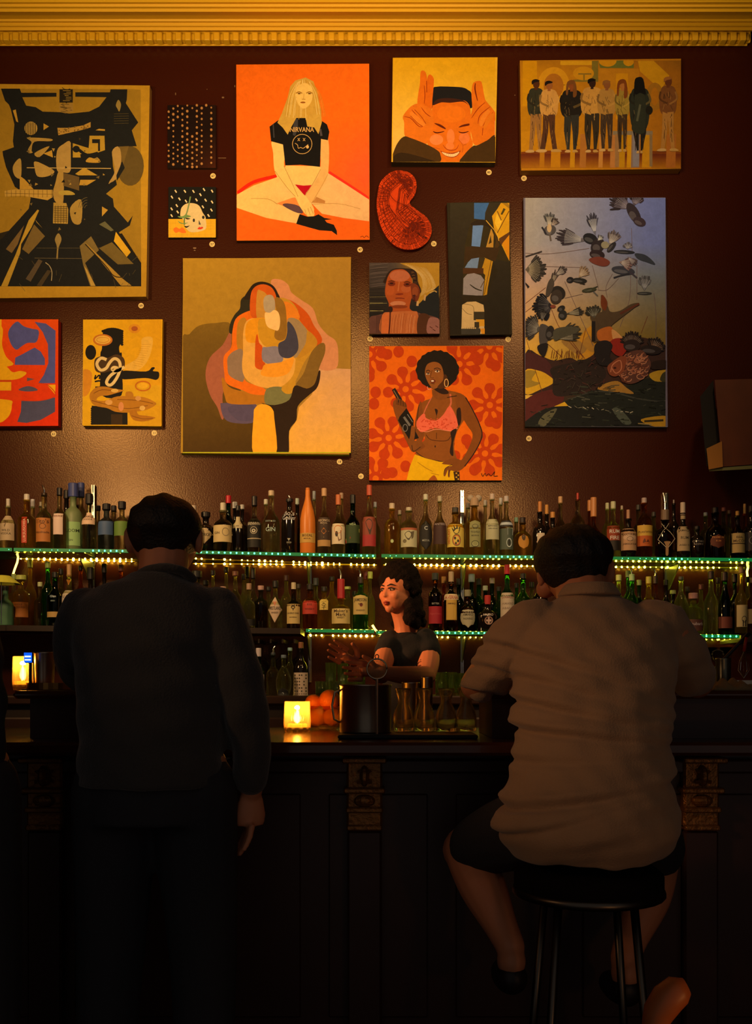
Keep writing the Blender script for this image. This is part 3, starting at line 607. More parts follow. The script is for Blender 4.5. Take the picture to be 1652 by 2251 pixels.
    body(480, 820, 34, 28, -10, '1d1b1e'); body(570, 825, 70, 24, 5, '24221f'); fan(560, 800, 20, 80, 110, 9, '8a6c50', 'a88a6c', 12); P.line([(570, 850), (620, 860)], 10, '2a241e')
    body(660, 915, 70, 20, -8, '3a3826'); P.line([(600, 930), (740, 880)], 8, '3a3826', True, True); P.line([(700, 930), (740, 970)], 12, '55504a', True, True)
    # dove on the dark pole
    body(395, 1090, 26, 40, 60, '26221f'); body(410, 1150, 40, 46, 20, '2a2622'); fan(440, 1140, -5, 25, 150, 8, '3a342c', '7a6a4c', 22)
    fan(200, 1290, 110, 220, 150, 12, '3a3430', '7a6c58', 26); fan(215, 1210, 60, 110, 100, 6, '2e2824', '5c5044', 22); P.poly([(200, 1240), (290, 1280), (260, 1420), (230, 1480), (190, 1400)], '4a4038'); body(290, 1320, 40, 70, 10, '2a2420')
    fan(290, 1370, -5, 35, 260, 12, '3f382c', '867350', 34); P.poly([(330, 1290), (450, 1260), (555, 1270), (550, 1310), (400, 1370), (330, 1390)], '4c4432'); P.poly([(175, 1440), (270, 1420), (240, 1540), (190, 1510)], '211c1a')
    # centre figure: trunk, red cloth, fronds
    P.poly([(700, 1400), (710, 1250), (670, 1180), (690, 1100), (780, 1120), (770, 960), (830, 1060), (860, 1120), (950, 1110), (1050, 1050), (1130, 1040), (1060, 1100), (930, 1200), (860, 1270), (880, 1380), (740, 1400)], '4e3a26')
    fan(710, 1180, 60, 150, 110, 7, '3a3428', '6a604a', 22); P.poly([(780, 960), (830, 1030), (810, 1110), (770, 1060)], '6a3018'); P.line([(950, 1140), (1130, 1045)], 22, '5a2c1c', True, True); P.line([(700, 1210), (700, 1400)], 34, '1f1a18')
    P.poly([(740, 1300), (860, 1260), (890, 1340), (860, 1400), (750, 1390)], 'b05a20'); P.poly([(870, 1290), (930, 1320), (980, 1390), (900, 1420)], 'c8884a')
    P.poly([(850, 1450), (880, 1380), (980, 1370), (1060, 1400), (1000, 1500), (960, 1540), (900, 1520)], '8c2418')
    P.poly([(720, 1420), (820, 1390), (880, 1440), (850, 1540), (900, 1620), (760, 1620), (710, 1520)], '231c1a')
    fan(1060, 1440, 20, 160, 120, 13, '2a201c', '6a4a34', 16); body(1060, 1440, 80, 60, 0, '2c201c'); fan(1260, 1480, 0, 120, 110, 9, '2a201c', '8a5c3a', 16); body(1240, 1480, 100, 45, 5, '261c19'); P.poly([(1260, 1590), (1400, 1580), (1400, 1650), (1250, 1660)], '2a1c16')
    P.poly([(1000, 1520), (1140, 1480), (1200, 1530), (1240, 1620), (1180, 1740), (1060, 1800), (960, 1760), (960, 1620)], '5a3426')
    for k in range(70):
        x = random.uniform(960, 1200); y = random.uniform(1530, 1770); r = random.uniform(14, 36)
        P.line([(x+r*math.cos(t), y+r*.7*math.sin(t)) for t in (0, .9, 1.8, 2.7, 3.6, 4.5)], 7, random.choice(['a05c3c', '5a2c1c', 'b8744c', '8c4a30']))
    P.poly([(830, 1640), (880, 1590), (960, 1540), (1010, 1560), (980, 1680), (910, 1730), (850, 1710)], '7e3c22'); P.line([(860, 1690), (880, 1620), (950, 1580), (960, 1660), (910, 1700), (870, 1650)], 9, 'b86a44'); P.ell(900, 1650, 14, 10, '3a1a12')
    for k in range(22): x = random.uniform(380, 820); y = random.uniform(1580, 1850); P.line([(x, y), (x+random.uniform(-50, 50), y+random.uniform(-60, 60))], 4, random.choice(['4a3a2c', '5a2a20', '3a3224']))
    for k in range(14): x = 300+k*20; P.line([(x, 1560), (x+random.uniform(-20, 30), 1500-random.random()*30)], 5, '5a2018')
    P.build('bird_painting', 'tall painting of pigeons flying over a dark landscape at dusk')
pic_birds()

# ---- red bean-shaped board covered with lettering
def pic_bean():
    pts = [(320, 25), (420, 50), (490, 120), (507, 220), (480, 320), (425, 405), (500, 480), (610, 560), (670, 650), (682, 750), (640, 850), (550, 925), (430, 952), (300, 930), (180, 840), (90, 680), (45, 500), (45, 330), (80, 170), (170, 70), (250, 30)]
    sp = smooth_closed(pts, 4); out = [(820+x/5.329, 370+y/5.329) for x, y in sp]
    P = Picture([(820, 370), (960, 370), (960, 560), (820, 560)], (820, 370), 5.329, .03, '6a1408', 1, 'b83008')
    P.v = []; P.f = []; P.c = []; P.n = 0
    P.poly(pts, 'c8380c')
    cx = [(300, 190), (150, 300), (330, 640)]
    def ins(x, y):
        c = False; n = len(sp)
        for i in range(n):
            (x1, y1), (x2, y2) = sp[i-1], sp[i]
            if (y1 > y) != (y2 > y) and x < (x2-x1)*(y-y1)/(y2-y1)+x1: c = not c
        return c
    # contour rings that shrink towards a spine, filled with rows of letter strokes
    spine = smooth_open([(330, 190), (210, 300), (200, 430), (280, 560), (400, 680)], 6)
    def toward(p, t):
        q = min(spine, key=lambda s: (s[0]-p[0])**2+(s[1]-p[1])**2); return (p[0]+(q[0]-p[0])*t, p[1]+(q[1]-p[1])*t)
    for t in (.24, .45, .64, .82, .93):
        P.line([toward(p, t) for p in sp]+[toward(sp[0], t)], 5, '5a1206', False)
    for a, b in ((.02, .22), (.26, .43), (.47, .62), (.66, .8), (.84, .92)):
        step = max(1, int(1))
        fine = smooth_closed(sp, 2)
        for i in range(0, len(fine)):
            p, q = toward(fine[i], a), toward(fine[i], b); n = fine[(i+1) % len(fine)]; p2, q2 = toward(n, a), toward(n, b)
            if random.random() < .8: P.line([p, q], 4.5, '5e1508', False)
            r = random.random()
            if r < .35: P.line([p, p2], 4, '5e1508', False)
            if .2 < r < .6: P.line([((p[0]+q[0])/2, (p[1]+q[1])/2), ((p2[0]+q2[0])/2, (p2[1]+q2[1])/2)], 4, '5e1508', False)
            if r > .55: P.line([q, q2], 4, '5e1508', False)
    P.line([(180, 300), (260, 400), (420, 470), (560, 600)], 6, '5a1206'); P.line([(170, 440), (260, 560), (380, 660)], 6, '5a1206')
    for q in [[(210, 885), (232, 850)], [(580, 810), (625, 835)], [(520, 770), (545, 795)], [(480, 235), (492, 228)]]: P.line(q, 9, '1a0a06', False)
    r = P.build('bean_board', 'red bean-shaped board filled with tiny dark lettering', 'wall art', outline=list(reversed(out)) if False else out)
pic_bean()

# ---- portrait of a woman's face, glossy
def pic_face():
    P = Picture([(811, 578), (965, 577), (966, 734), (811, 735)], (820, 565), 10.325, .03, '1c1210', 1, '4a2c18')
    P.rect = (-90, 130, 1500, 1740)
    def bgf(x, y): return mix(mix('4a3a30', '1c1614', y*1.3), 'a87420', max(0, x-.35)*2.2*(1 if y < .45 else 0)) if y < .7 else '1a1614'
    P.grid(bgf, 16, 18)
    P.poly([(600, 140), (900, 130), (1490, 130), (1490, 650), (1400, 720), (1260, 830), (1160, 990), (1060, 1060), (990, 1110), (1000, 900), (1060, 700), (1000, 400), (860, 250)], 'a8741f', False)
    for k in range(26): t = k/26; P.line([(700+t*500, 150+t*100), (1050+t*300, 400+t*60), (1120+t*300, 650+t*40), (1060+t*260, 900-t*150)], 7, random.choice(['c89c54', '8a5c18', 'd0a868', 'b07c2c']), True, True)
    for k in range(30): y = 700+k*19; P.line([(-80, y), (200+random.random()*120, y+random.uniform(-15, 15))], 9, random.choice(['1a1612', '6e5c30', '8c7840', '2c2418', '14110f']), True, True)
    for k in range(20): y = 160+k*26; P.line([(-80, y+30), (150, y), (330, y-10)], 8, random.choice(['5a463c', '3c302a', '6a5448', '241c1a']), True, True)
    P.poly([(830, 1100), (1000, 1100), (1200, 900), (1490, 640), (1490, 1400), (1200, 1300), (830, 1200)], '1c1d1c', False)
    P.line([(1000, 1110), (1010, 1000)], 50, 'c08c50'); P.line([(1160, 990), (1180, 860)], 40, 'b88850'); P.line([(1280, 820), (1380, 770), (1440, 800)], 26, 'b08440')
    # hair
    P.poly([(260, 600), (280, 450), (340, 350), (430, 280), (560, 255), (750, 260), (900, 280), (990, 370), (1010, 560), (1070, 700), (1080, 800), (1000, 860), (900, 700), (840, 450)], '2c1a12')
    for k in range(16): P.ell(880+k*8, 300+k*30, 34, 22, random.choice(['3c2416', '1c120e', '54321a']))
    # face & neck
    P.poly([(330, 450), (420, 320), (560, 280), (700, 290), (820, 390), (880, 550), (910, 800), (850, 1000), (830, 1180), (960, 1280), (400, 1300), (350, 1050), (270, 850), (280, 650)], 'a04418')
    P.ell(600, 430, 230, 130, 'b05a34'); P.ell(560, 1060, 180, 60, 'b86a40'); P.ell(740, 720, 110, 90, 'a84e24'); P.ell(380, 760, 100, 120, 'a8481a'); P.ell(590, 1130, 190, 40, '7c3012')
    P.poly([(860, 600), (1000, 640), (1060, 800), (1000, 1000), (900, 980), (860, 800)], '6e2c14'); P.ell(950, 790, 70, 110, '843a1a')
    for x, y in ((415, 590), (770, 610)): P.ell(x, y+20, 85, 52, '6c2410'); P.ell(x, y+10, 40, 20, '30100a'); P.line([(x-80, y-30), (x, y-50), (x+80, y-25)], 20, '3c180c', True, True)
    P.line([(590, 560), (560, 780)], 26, 'b45c2c'); P.poly([(500, 850), (560, 825), (650, 820), (680, 850), (590, 870)], '7a2810'); P.line([(500, 940), (600, 930), (710, 945)], 26, '7c2a14', True, True); P.line([(500, 940), (710, 945)], 8, '4a140a', True, True)
    for k in range(18): a = k*.7; P.ell(930+40*math.cos(a)*k/18, 930+60*math.sin(a), 24, 14, random.choice(['3a1410', '5c2418']))
    # shoulders, dress
    P.poly([(-90, 1390), (100, 1320), (350, 1260), (450, 1240), (900, 1230), (1100, 1290), (1400, 1360), (1500, 1450), (1500, 1740), (-90, 1740)], '5a3428')
    P.poly([(210, 1310), (400, 1250), (900, 1230), (1010, 1300), (1010, 1740), (190, 1740)], 'b05a2a')
    P.poly([(200, 1320), (350, 1270), (350, 1740), (190, 1740)], 'c05c28', False); P.poly([(1040, 1310), (1280, 1350), (1240, 1740), (1000, 1740)], '4a2614'); P.poly([(1260, 1400), (1420, 1380), (1500, 1450), (1500, 1740), (1220, 1720)], '8a5444')
    for k in range(24): x = 430+k*24; P.line([(x+30, 1270+abs(k-10)*6), (x+random.uniform(-8, 8), 1480), (x-20, 1725)], 5, random.choice(['d08c58', '8c4018', 'c87840']))
    for k in range(5): P.line([(80+k*26, 1330), (70+k*24, 1730)], 8, '3a1c18')
    for x, y in ((1310, 1600), (1440, 1580), (1380, 1660)): P.line([(x-30, y-20), (x+30, y+20)], 16, '4a2018')
    P.ell(385, 1190, 58, 72, '2a1611'); P.line([(385, 1260), (375, 1500), (355, 1740)], 30, '4a180e')
    P.build('face_painting', 'square glossy painting of a reddish face with pinned hair')
pic_face()

# ---- narrow picture looking up through arches
def pic_arches():
    P = Picture([(982, 446), (1119, 442), (1125, 735), (989, 738)], (820, 370), 5.329, .03, '1d1510', 1, '2a2113')
    DK, YL = '2e2414', 'cb8a14'
    P.grid(lambda x, y: mix('33291a', '241c12', y), 4, 8)
    P.poly([(1180, 400), (1360, 395), (1310, 520), (1305, 605), (1180, 590)], '3a5a82', False)
    P.poly([(1150, 590), (1400, 610), (1600, 390), (1605, 1100), (1400, 1060), (1300, 1490), (1040, 1480), (1070, 900)], '332712', False)
    P.poly([(1165, 670), (1290, 660), (1250, 920), (1150, 910)], '61789a', False)
    P.poly([(1500, 395), (1600, 385), (1600, 480), (1605, 1110), (1570, 1040), (1480, 850), (1420, 740), (1390, 560), (1450, 480)], YL, False)
    P.poly([(1450, 510), (1510, 600), (1470, 740), (1420, 640)], 'e0a628', False); P.line([(1590, 500), (1450, 760)], 9, '5a3410', False); P.line([(1450, 500), (1500, 610)], 16, '8a5a14'); P.poly([(1490, 540), (1525, 465), (1550, 480), (1510, 545)], '4a3a14', False); P.poly([(1500, 400), (1560, 395), (1600, 440), (1600, 480)], '9a6a18', False)
    P.poly([(1460, 830), (1600, 740), (1600, 790), (1500, 900)], '5a3416', False); P.poly([(1510, 880), (1600, 770), (1605, 1110)], 'cf7c10', False); P.poly([(1410, 740), (1480, 900), (1400, 1000), (1440, 850)], '4a3012', False)
    P.poly([(1380, 700), (1410, 780), (1405, 930), (1320, 925)], 'b0792a', False); P.poly([(1375, 780), (1385, 870), (1350, 890)], '3a2c14', False)
    P.poly([(1150, 640), (1250, 600), (1350, 640), (1440, 740), (1400, 720), (1300, 670), (1160, 670)], '2a1e12'); P.line([(1320, 610), (1450, 760), (1470, 850)], 8, 'd89a30', False)
    P.poly([(1080, 915), (1480, 930), (1430, 1090), (1300, 1040), (1150, 1060), (1060, 1130)], '3a2511', False)
    P.poly([(1070, 1165), (1110, 1100), (1150, 1060), (1240, 1045), (1225, 1170)], '6a788c', False); P.poly([(1300, 1045), (1400, 1090), (1330, 1480), (1290, 1490), (1310, 1250), (1250, 1190)], 'b47a18', False); P.poly([(1240, 1040), (1310, 1050), (1270, 1180), (1220, 1170)], '3a2c16', False); P.line([(1380, 1080), (1300, 1480)], 7, '5a3a12', False); P.poly([(1400, 1090), (1460, 1200), (1330, 1490), (1340, 1400)], '2a2012', False)
    P.rectf(1050, 1170, 1290, 1235, '4a2a14')
    P.poly([(1050, 1480), (1055, 1290), (1100, 1240), (1180, 1228), (1260, 1255), (1300, 1310), (1280, 1495)], '8c7a70', False); P.line([(1130, 1360), (1200, 1410), (1275, 1435)], 14, '2c2418', True, True); P.line([(1310, 1300), (1255, 1400)], 9, '5a4020')
    P.rectf(1040, 1490, 1330, 1560, '2c2012'); P.poly([(1040, 1600), (1100, 1565), (1200, 1560), (1290, 1600), (1300, 1680), (1300, 1940), (1030, 1940)], 'c89c5e', False)
    P.line([(1040, 1640), (1100, 1700), (1160, 1715)], 6, '6a5434', True, True); P.line([(1060, 1590), (1160, 1610), (1180, 1680)], 5, '6a5434')
    P.rectf(1175, 1680, 1300, 1780, '3a2e1c'); P.poly([(1200, 1770), (1300, 1770), (1302, 1850), (1230, 1850)], 'd08a20', False); P.rectf(1185, 1800, 1240, 1870, '3a2e1c')
    P.poly([(1030, 1870), (1190, 1860), (1260, 1880), (1250, 1945), (1030, 1945)], '3c3428', False); P.poly([(1250, 1880), (1305, 1875), (1305, 1940), (1270, 1940)], 'd0811c', False)
    for k in range(8): P.ell(1040+k*22, 1872, 10, 9, 'c89c5e')
    P.build('arches_painting', 'narrow dark painting looking up through arches to yellow towers')
pic_arches()

# ---- afro woman on flower ground
def pic_afro():
    P = Picture([(811, 761), (1106, 760), (1103, 1056), (811, 1056)], (800, 750), 5.1625, .035, '2c140c', 1, 'de5c08')
    RD, BR, BD = 'b83408', '864414', '2c1810'
    def drop(x, y, ang, L=185, w=62):
        a = math.radians(ang); c, s = math.cos(a), -math.sin(a)
        q = [(0, 20), (L*.45, w*.30), (L*.72, w*.98), (L*.95, w*.75), (L*1.02, 0), (L*.95, -w*.75), (L*.72, -w*.98), (L*.45, -w*.30), (0, -20)]
        P.poly([(x+px_*c+py*s, y+px_*s-py*c) for px_, py in q], RD)
    for cx_, cy_, off in [(470, 545, 10), (1080, 260, 25), (1425, 725, 45), (278, 1098, 30), (1370, 1275, 15), (60, 150, 0), (1420, 60, 50), (130, 1560, 20), (830, 1300, 0)]:
        P.ell(cx_, cy_, 80, 80, RD)
        for k in range(8): drop(cx_, cy_, off+45*k, 245 if k % 2 else 255)
        P.ell(cx_, cy_, 36, 36, 'de5c08')
    for x, y, a in [(540, 230, 0), (200, 130, 20), (390, 120, 0), (130, 580, 0), (110, 710, 0), (60, 400, 0), (250, 1500, 0), (470, 1420, 0), (1490, 280, 0), (1600, 200, 0), (1500, 930, 0), (1250, 1460, 0), (1160, 1120, 0)]: P.ell(x, y, 60, 66, RD)
    # afro
    n = 40; P.poly([(830+242*(1+.03*math.sin(k*2.3))*math.cos(2*math.pi*k/n), 325+220*(1+.03*math.sin(k*3.1))*math.sin(2*math.pi*k/n)) for k in range(n)], '1d140e', True, 2)
    # torso, arms
    P.poly([(780, 540), (960, 560), (1100, 600), (1180, 680), (1200, 800), (1150, 870), (1090, 960), (1040, 1060), (1020, 1200), (1040, 1300), (1060, 1400), (900, 1380), (700, 1330), (590, 1290), (610, 1180), (690, 1110), (620, 960), (590, 930), (610, 750), (680, 680), (770, 640)], BR)
    P.poly([(1040, 590), (1150, 630), (1210, 750), (1280, 880), (1340, 1060), (1330, 1120), (1200, 1340), (1120, 1440), (1040, 1400), (1110, 1340), (1190, 1200), (1230, 1060), (1170, 960), (1110, 860), (1050, 760)], '7c3e12')
    P.line([(1150, 640), (1220, 760), (1310, 950), (1335, 1080), (1260, 1250), (1140, 1420)], 12, BD)
    P.poly([(330, 690), (400, 650), (480, 720), (470, 790), (400, 870), (440, 980), (520, 1110), (640, 1150), (690, 1200), (560, 1260), (500, 1180), (400, 960), (340, 800)], '7a3c12')
    P.poly([(610, 760), (650, 700), (680, 1080), (600, 1130), (570, 980)], '7a3c12')
    P.poly([(780, 560), (960, 570), (940, 650), (820, 660)], '7c3f14'); P.poly([(790, 540), (900, 530), (960, 590), (880, 600)], BD)
    # face
    P.poly([(690, 330), (720, 260), (800, 235), (870, 270), (900, 370), (890, 450), (840, 520), (780, 540), (730, 480), (695, 400)], '8c4a1a')
    P.poly([(830, 520), (890, 450), (905, 380), (940, 400), (940, 500), (880, 540)], '4a2610')
    P.line([(790, 318), (830, 305), (870, 325)], 9, BD); P.line([(700, 345), (725, 330), (750, 345)], 9, BD); P.ell(828, 343, 27, 11, 'd8a878'); P.ell(722, 372, 22, 10, 'd8a878'); P.ell(830, 342, 10, 10, BD); P.ell(724, 371, 9, 9, BD); P.line([(800, 336), (830, 328), (862, 340)], 7, BD); P.line([(700, 366), (722, 358), (745, 368)], 7, BD)
    P.line([(770, 330), (752, 410), (790, 418)], 6, '54280c'); P.ell(780, 455, 30, 22, '6a2410'); P.ell(775, 452, 17, 9, 'e8c498'); P.line([(750, 480), (800, 486)], 5, BD)
    P.ring(932, 475, 22, 44, 8, 'e09c50'); P.line([(718, 515), (722, 545), (750, 550), (758, 530)], 7, 'e08060')
    # top
    P.line([(975, 600), (985, 700), (960, 760)], 20, 'c05a34'); P.line([(760, 645), (700, 760), (670, 840)], 12, 'c05a34')
    P.poly([(660, 830), (690, 830), (700, 870), (770, 900), (830, 895), (900, 830), (960, 740), (1000, 770), (1050, 880), (1060, 970), (990, 1015), (900, 1005), (800, 985), (700, 1020), (640, 1030), (595, 970), (600, 900)], 'dc5a38')
    for k in range(60):
        x = random.uniform(630, 1030); y = random.uniform(880, 1000); P.ell(x, y, 9, 7, 'c43e20', n=6)
    P.line([(600, 990), (700, 1030), (820, 1000), (980, 1020), (1060, 990)], 7, 'e07a50'); P.poly([(810, 880), (835, 790), (800, 770), (820, 850)], BD)
    P.poly([(1050, 780), (1090, 760), (1100, 900), (1070, 960), (1050, 870)], BD); P.poly([(980, 1030), (1050, 1000), (1010, 1150), (1010, 1300), (970, 1260), (990, 1130)], BD)
    P.line([(700, 1060), (760, 1120), (930, 1130), (980, 1080)], 8, '54280e'); P.line([(820, 1040), (820, 1110)], 7, '54280e'); P.ell(805, 1195, 7, 12, BD); P.line([(590, 1260), (700, 1330), (900, 1370)], 7, BD)
    P.line([(940, 640), (1050, 620)], 8, BD); P.line([(620, 720), (600, 900)], 6, BD)
    # trousers and hand
    P.poly([(575, 1285), (700, 1330), (860, 1370), (1000, 1370), (1060, 1400), (1080, 1600), (475, 1600), (520, 1420)], 'dc9a08', False)
    P.poly([(720, 1600), (790, 1520), (830, 1600)], 'a04a10'); P.line([(600, 1370), (700, 1440), (780, 1480)], 8, 'a86a08', True, True); P.line([(850, 1520), (760, 1500)], 8, 'a86a08', True, True)
    P.poly([(1010, 1480), (1080, 1480), (1085, 1600), (1030, 1600)], '3a2010', False); [P.ell(1045+(k % 2)*22, 1500+k*22, 9, 9, 'c88a20') for k in range(5)]
    P.poly([(880, 1390), (1000, 1330), (1110, 1360), (1130, 1430), (1050, 1480), (980, 1470), (970, 1540), (950, 1535), (950, 1460), (920, 1530), (900, 1520), (920, 1440), (1000, 1410)], '7c3e12'); P.line([(905, 1510), (920, 1445), (1000, 1400)], 6, BD); P.line([(955, 1530), (965, 1460)], 6, BD)
    # fist raising a pistol, drawn as a long dark tube
    P.poly([(315, 555), (350, 530), (430, 660), (390, 700)], '241812', False); P.line([(335, 560), (400, 670)], 7, '8a6a44', False); P.poly([(400, 860), (480, 760), (560, 900), (560, 980), (620, 1100), (520, 1130), (440, 1000), (385, 900)], '17110d', False)
    P.line([(450, 860), (520, 960)], 26, '6a5c4c', False); P.ring(465, 985, 26, 40, 9, '6a5c4c'); P.line([(490, 830), (550, 920)], 8, '7a6a58', False)
    P.poly([(540, 960), (580, 1010), (570, 1130), (640, 1110), (660, 1180), (600, 1240), (560, 1250), (500, 1170), (520, 1080)], '7c4014'); P.line([(580, 1000), (575, 1120)], 6, BD); P.line([(540, 1180), (560, 1250), (640, 1200)], 7, BD)
    for k in range(4): P.line([(380+k*26, 640+k*18), (370+k*30, 720+k*8)], 18, '6a3410'); P.line([(392+k*26, 650+k*18), (384+k*30, 725+k*8)], 4, BD)
    P.line([(1330, 1500), (1345, 1535), (1370, 1500), (1385, 1530), (1410, 1505), (1440, 1530), (1480, 1480), (1470, 1530), (1515, 1530)], 7, '2a1208')
    P.build('afro_portrait', 'orange flowered painting of a woman with a round afro and yellow trousers')
pic_afro()

# ---- big abstract with rounded forms
def pic_abstract():
    P = Picture([(403, 569), (771, 565), (767, 999), (397, 996)], (390, 560), 4.236, .04, 'a8a020', 1, 'a8741c')
    P.rect = (50, 32, 1612, 1845)
    P.grid(lambda x, y: mix(mix('ac781e', 'a87222', x), '9a6a26', y*.6), 6, 8)
    P.poly([(1320, 1050), (1612, 1065), (1612, 1850), (1030, 1850), (1040, 1640), (1110, 1540), (1130, 1420), (1250, 1300)], lambda x, y: mix('cf8e58', 'e49a34', (y-1050)/500), False)
    P.poly([(30, 850), (110, 740), (200, 660), (350, 636), (500, 650), (520, 900), (600, 1300), (720, 1400), (715, 1850), (30, 1850)], lambda x, y: mix('7a5418', '4a2e0c', (y-650)/900))
    P.poly([(870, 240), (960, 232), (1030, 280), (1060, 350), (1150, 420), (1260, 500), (1310, 640), (1390, 740), (1470, 800), (1495, 900), (1475, 1060), (1310, 1050), (1330, 800), (1200, 600), (1000, 420), (900, 380)], 'cd7c48')
    P.poly([(500, 720), (420, 840), (300, 960), (260, 1120), (300, 1300), (370, 1420), (410, 1530), (430, 1500), (420, 1300), (480, 1100)], 'a05434')
    P.poly([(400, 1400), (440, 1380), (720, 1380), (720, 1550), (560, 1570), (440, 1530)], '5c4650'); P.poly([(470, 1420), (700, 1400), (712, 1530), (560, 1540)], '54424e')
    P.poly([(480, 720), (490, 640), (530, 560), (580, 500), (590, 420), (640, 380), (700, 400), (690, 560), (540, 640), (510, 730)], '2e2616')
    P.poly([(620, 400), (660, 330), (710, 270), (790, 250), (880, 280), (930, 350), (930, 420), (650, 420)], '271a10')
    P.poly([(960, 420), (1040, 420), (1140, 480), (1220, 560), (1270, 660), (1320, 730), (1345, 800), (1290, 860), (1150, 700), (1010, 480)], 'c44a0c')
    P.poly([(940, 410), (1050, 430), (1120, 520), (1130, 600), (1210, 700), (1295, 800), (1280, 870), (1180, 1000), (1060, 1230), (900, 1200), (900, 600)], 'c0801e')
    P.poly([(980, 450), (1050, 450), (1120, 530), (1130, 600), (1010, 620)], 'dc7418'); P.poly([(1020, 610), (1110, 600), (1210, 720), (1200, 860), (1090, 960), (1060, 800)], '9c7648'); P.poly([(1210, 710), (1290, 780), (1290, 850), (1180, 940), (1110, 960), (1190, 830)], 'b8781c')
    P.poly([(410, 1160), (430, 1150), (480, 1230), (600, 1270), (820, 1290), (820, 1380), (500, 1390), (440, 1320)], 'ac6414')
    P.poly([(540, 600), (620, 540), (700, 520), (760, 560), (800, 900), (640, 1100), (640, 1180), (800, 1240), (820, 1300), (700, 1300), (600, 1260), (460, 1200), (435, 1100), (430, 950), (500, 860), (510, 720)], 'e0620f')
    P.poly([(560, 640), (640, 600), (660, 880), (560, 880)], 'b0701c'); P.poly([(470, 950), (540, 890), (610, 900), (620, 1160), (560, 1170), (480, 1120), (465, 1040)], '8c6848')
    P.poly([(680, 560), (680, 380), (720, 300), (800, 275), (880, 310), (920, 400), (900, 500), (760, 590)], 'c85010')
    P.poly([(740, 350), (780, 335), (830, 370), (860, 450), (850, 600), (740, 600)], 'c07c28')
    P.poly([(610, 900), (610, 740), (640, 620), (730, 590), (800, 640), (830, 860), (1070, 950), (1095, 1010), (1070, 1130), (960, 1230), (820, 1240), (690, 1200), (620, 1130), (600, 1030)], 'dc9438')
    P.poly([(640, 800), (640, 650), (720, 590), (860, 600), (910, 680), (940, 850), (830, 860), (760, 790), (730, 820)], 'de8612')
    P.poly([(760, 600), (900, 640), (940, 850), (830, 860), (760, 770)], 'c4821a'); P.poly([(905, 410), (960, 410), (1000, 470), (1015, 600), (1010, 760), (960, 800), (900, 760), (930, 600)], '8e5c1a')
    P.poly([(720, 1000), (725, 800), (742, 740), (760, 820), (790, 860), (790, 980), (815, 1010), (810, 1060), (770, 1070), (728, 1050)], 'c8480c')
    P.poly([(790, 870), (830, 860), (940, 860), (985, 970), (930, 1020), (860, 1022), (790, 980)], '84706c'); P.poly([(820, 1020), (960, 1000), (1075, 955), (1070, 1030), (1020, 1110), (900, 1140), (780, 1120), (790, 1060)], 'e6891c')
    P.poly([(940, 830), (1000, 790), (1020, 720), (1020, 640), (1040, 625), (1090, 690), (1120, 790), (1120, 890), (1060, 955), (990, 960), (945, 920)], '40383e')
    P.poly([(800, 420), (830, 378), (880, 378), (905, 430), (905, 520), (860, 540), (810, 520)], 'ac8c64'); P.poly([(812, 545), (860, 540), (900, 515), (940, 540), (955, 620), (940, 700), (900, 700), (830, 660)], 'f0b060')
    P.poly([(830, 1250), (960, 1230), (1060, 1290), (1040, 1350), (960, 1390), (870, 1405), (810, 1370)], '746838'); P.poly([(970, 1240), (1090, 1180), (1090, 1230), (1060, 1290), (1000, 1290)], 'c0801c')
    P.poly([(1210, 1000), (1250, 900), (1320, 830), (1370, 830), (1370, 920), (1320, 1050), (1290, 1180), (1220, 1240), (1100, 1220), (1170, 1110)], '7c541c')
    P.poly([(1090, 1220), (1200, 1245), (1270, 1210), (1300, 1130), (1315, 1080), (1330, 1090), (1320, 1180), (1290, 1250), (1220, 1310), (1120, 1410), (1105, 1540), (1040, 1640), (1030, 1860), (915, 1860), (890, 1480), (860, 1420), (780, 1380), (900, 1400), (1040, 1350)], '2c1a0e')
    P.poly([(708, 1870), (708, 1500), (720, 1430), (770, 1392), (840, 1400), (885, 1440), (900, 1520), (915, 1870)], 'e8961c')
    P.n += 1; P.rectf(40, 1838, 1612, 1852, 'b8b018')
    r = P.build('abstract_painting', 'large abstract painting of overlapping rounded orange, grey and blue forms')
pic_abstract()

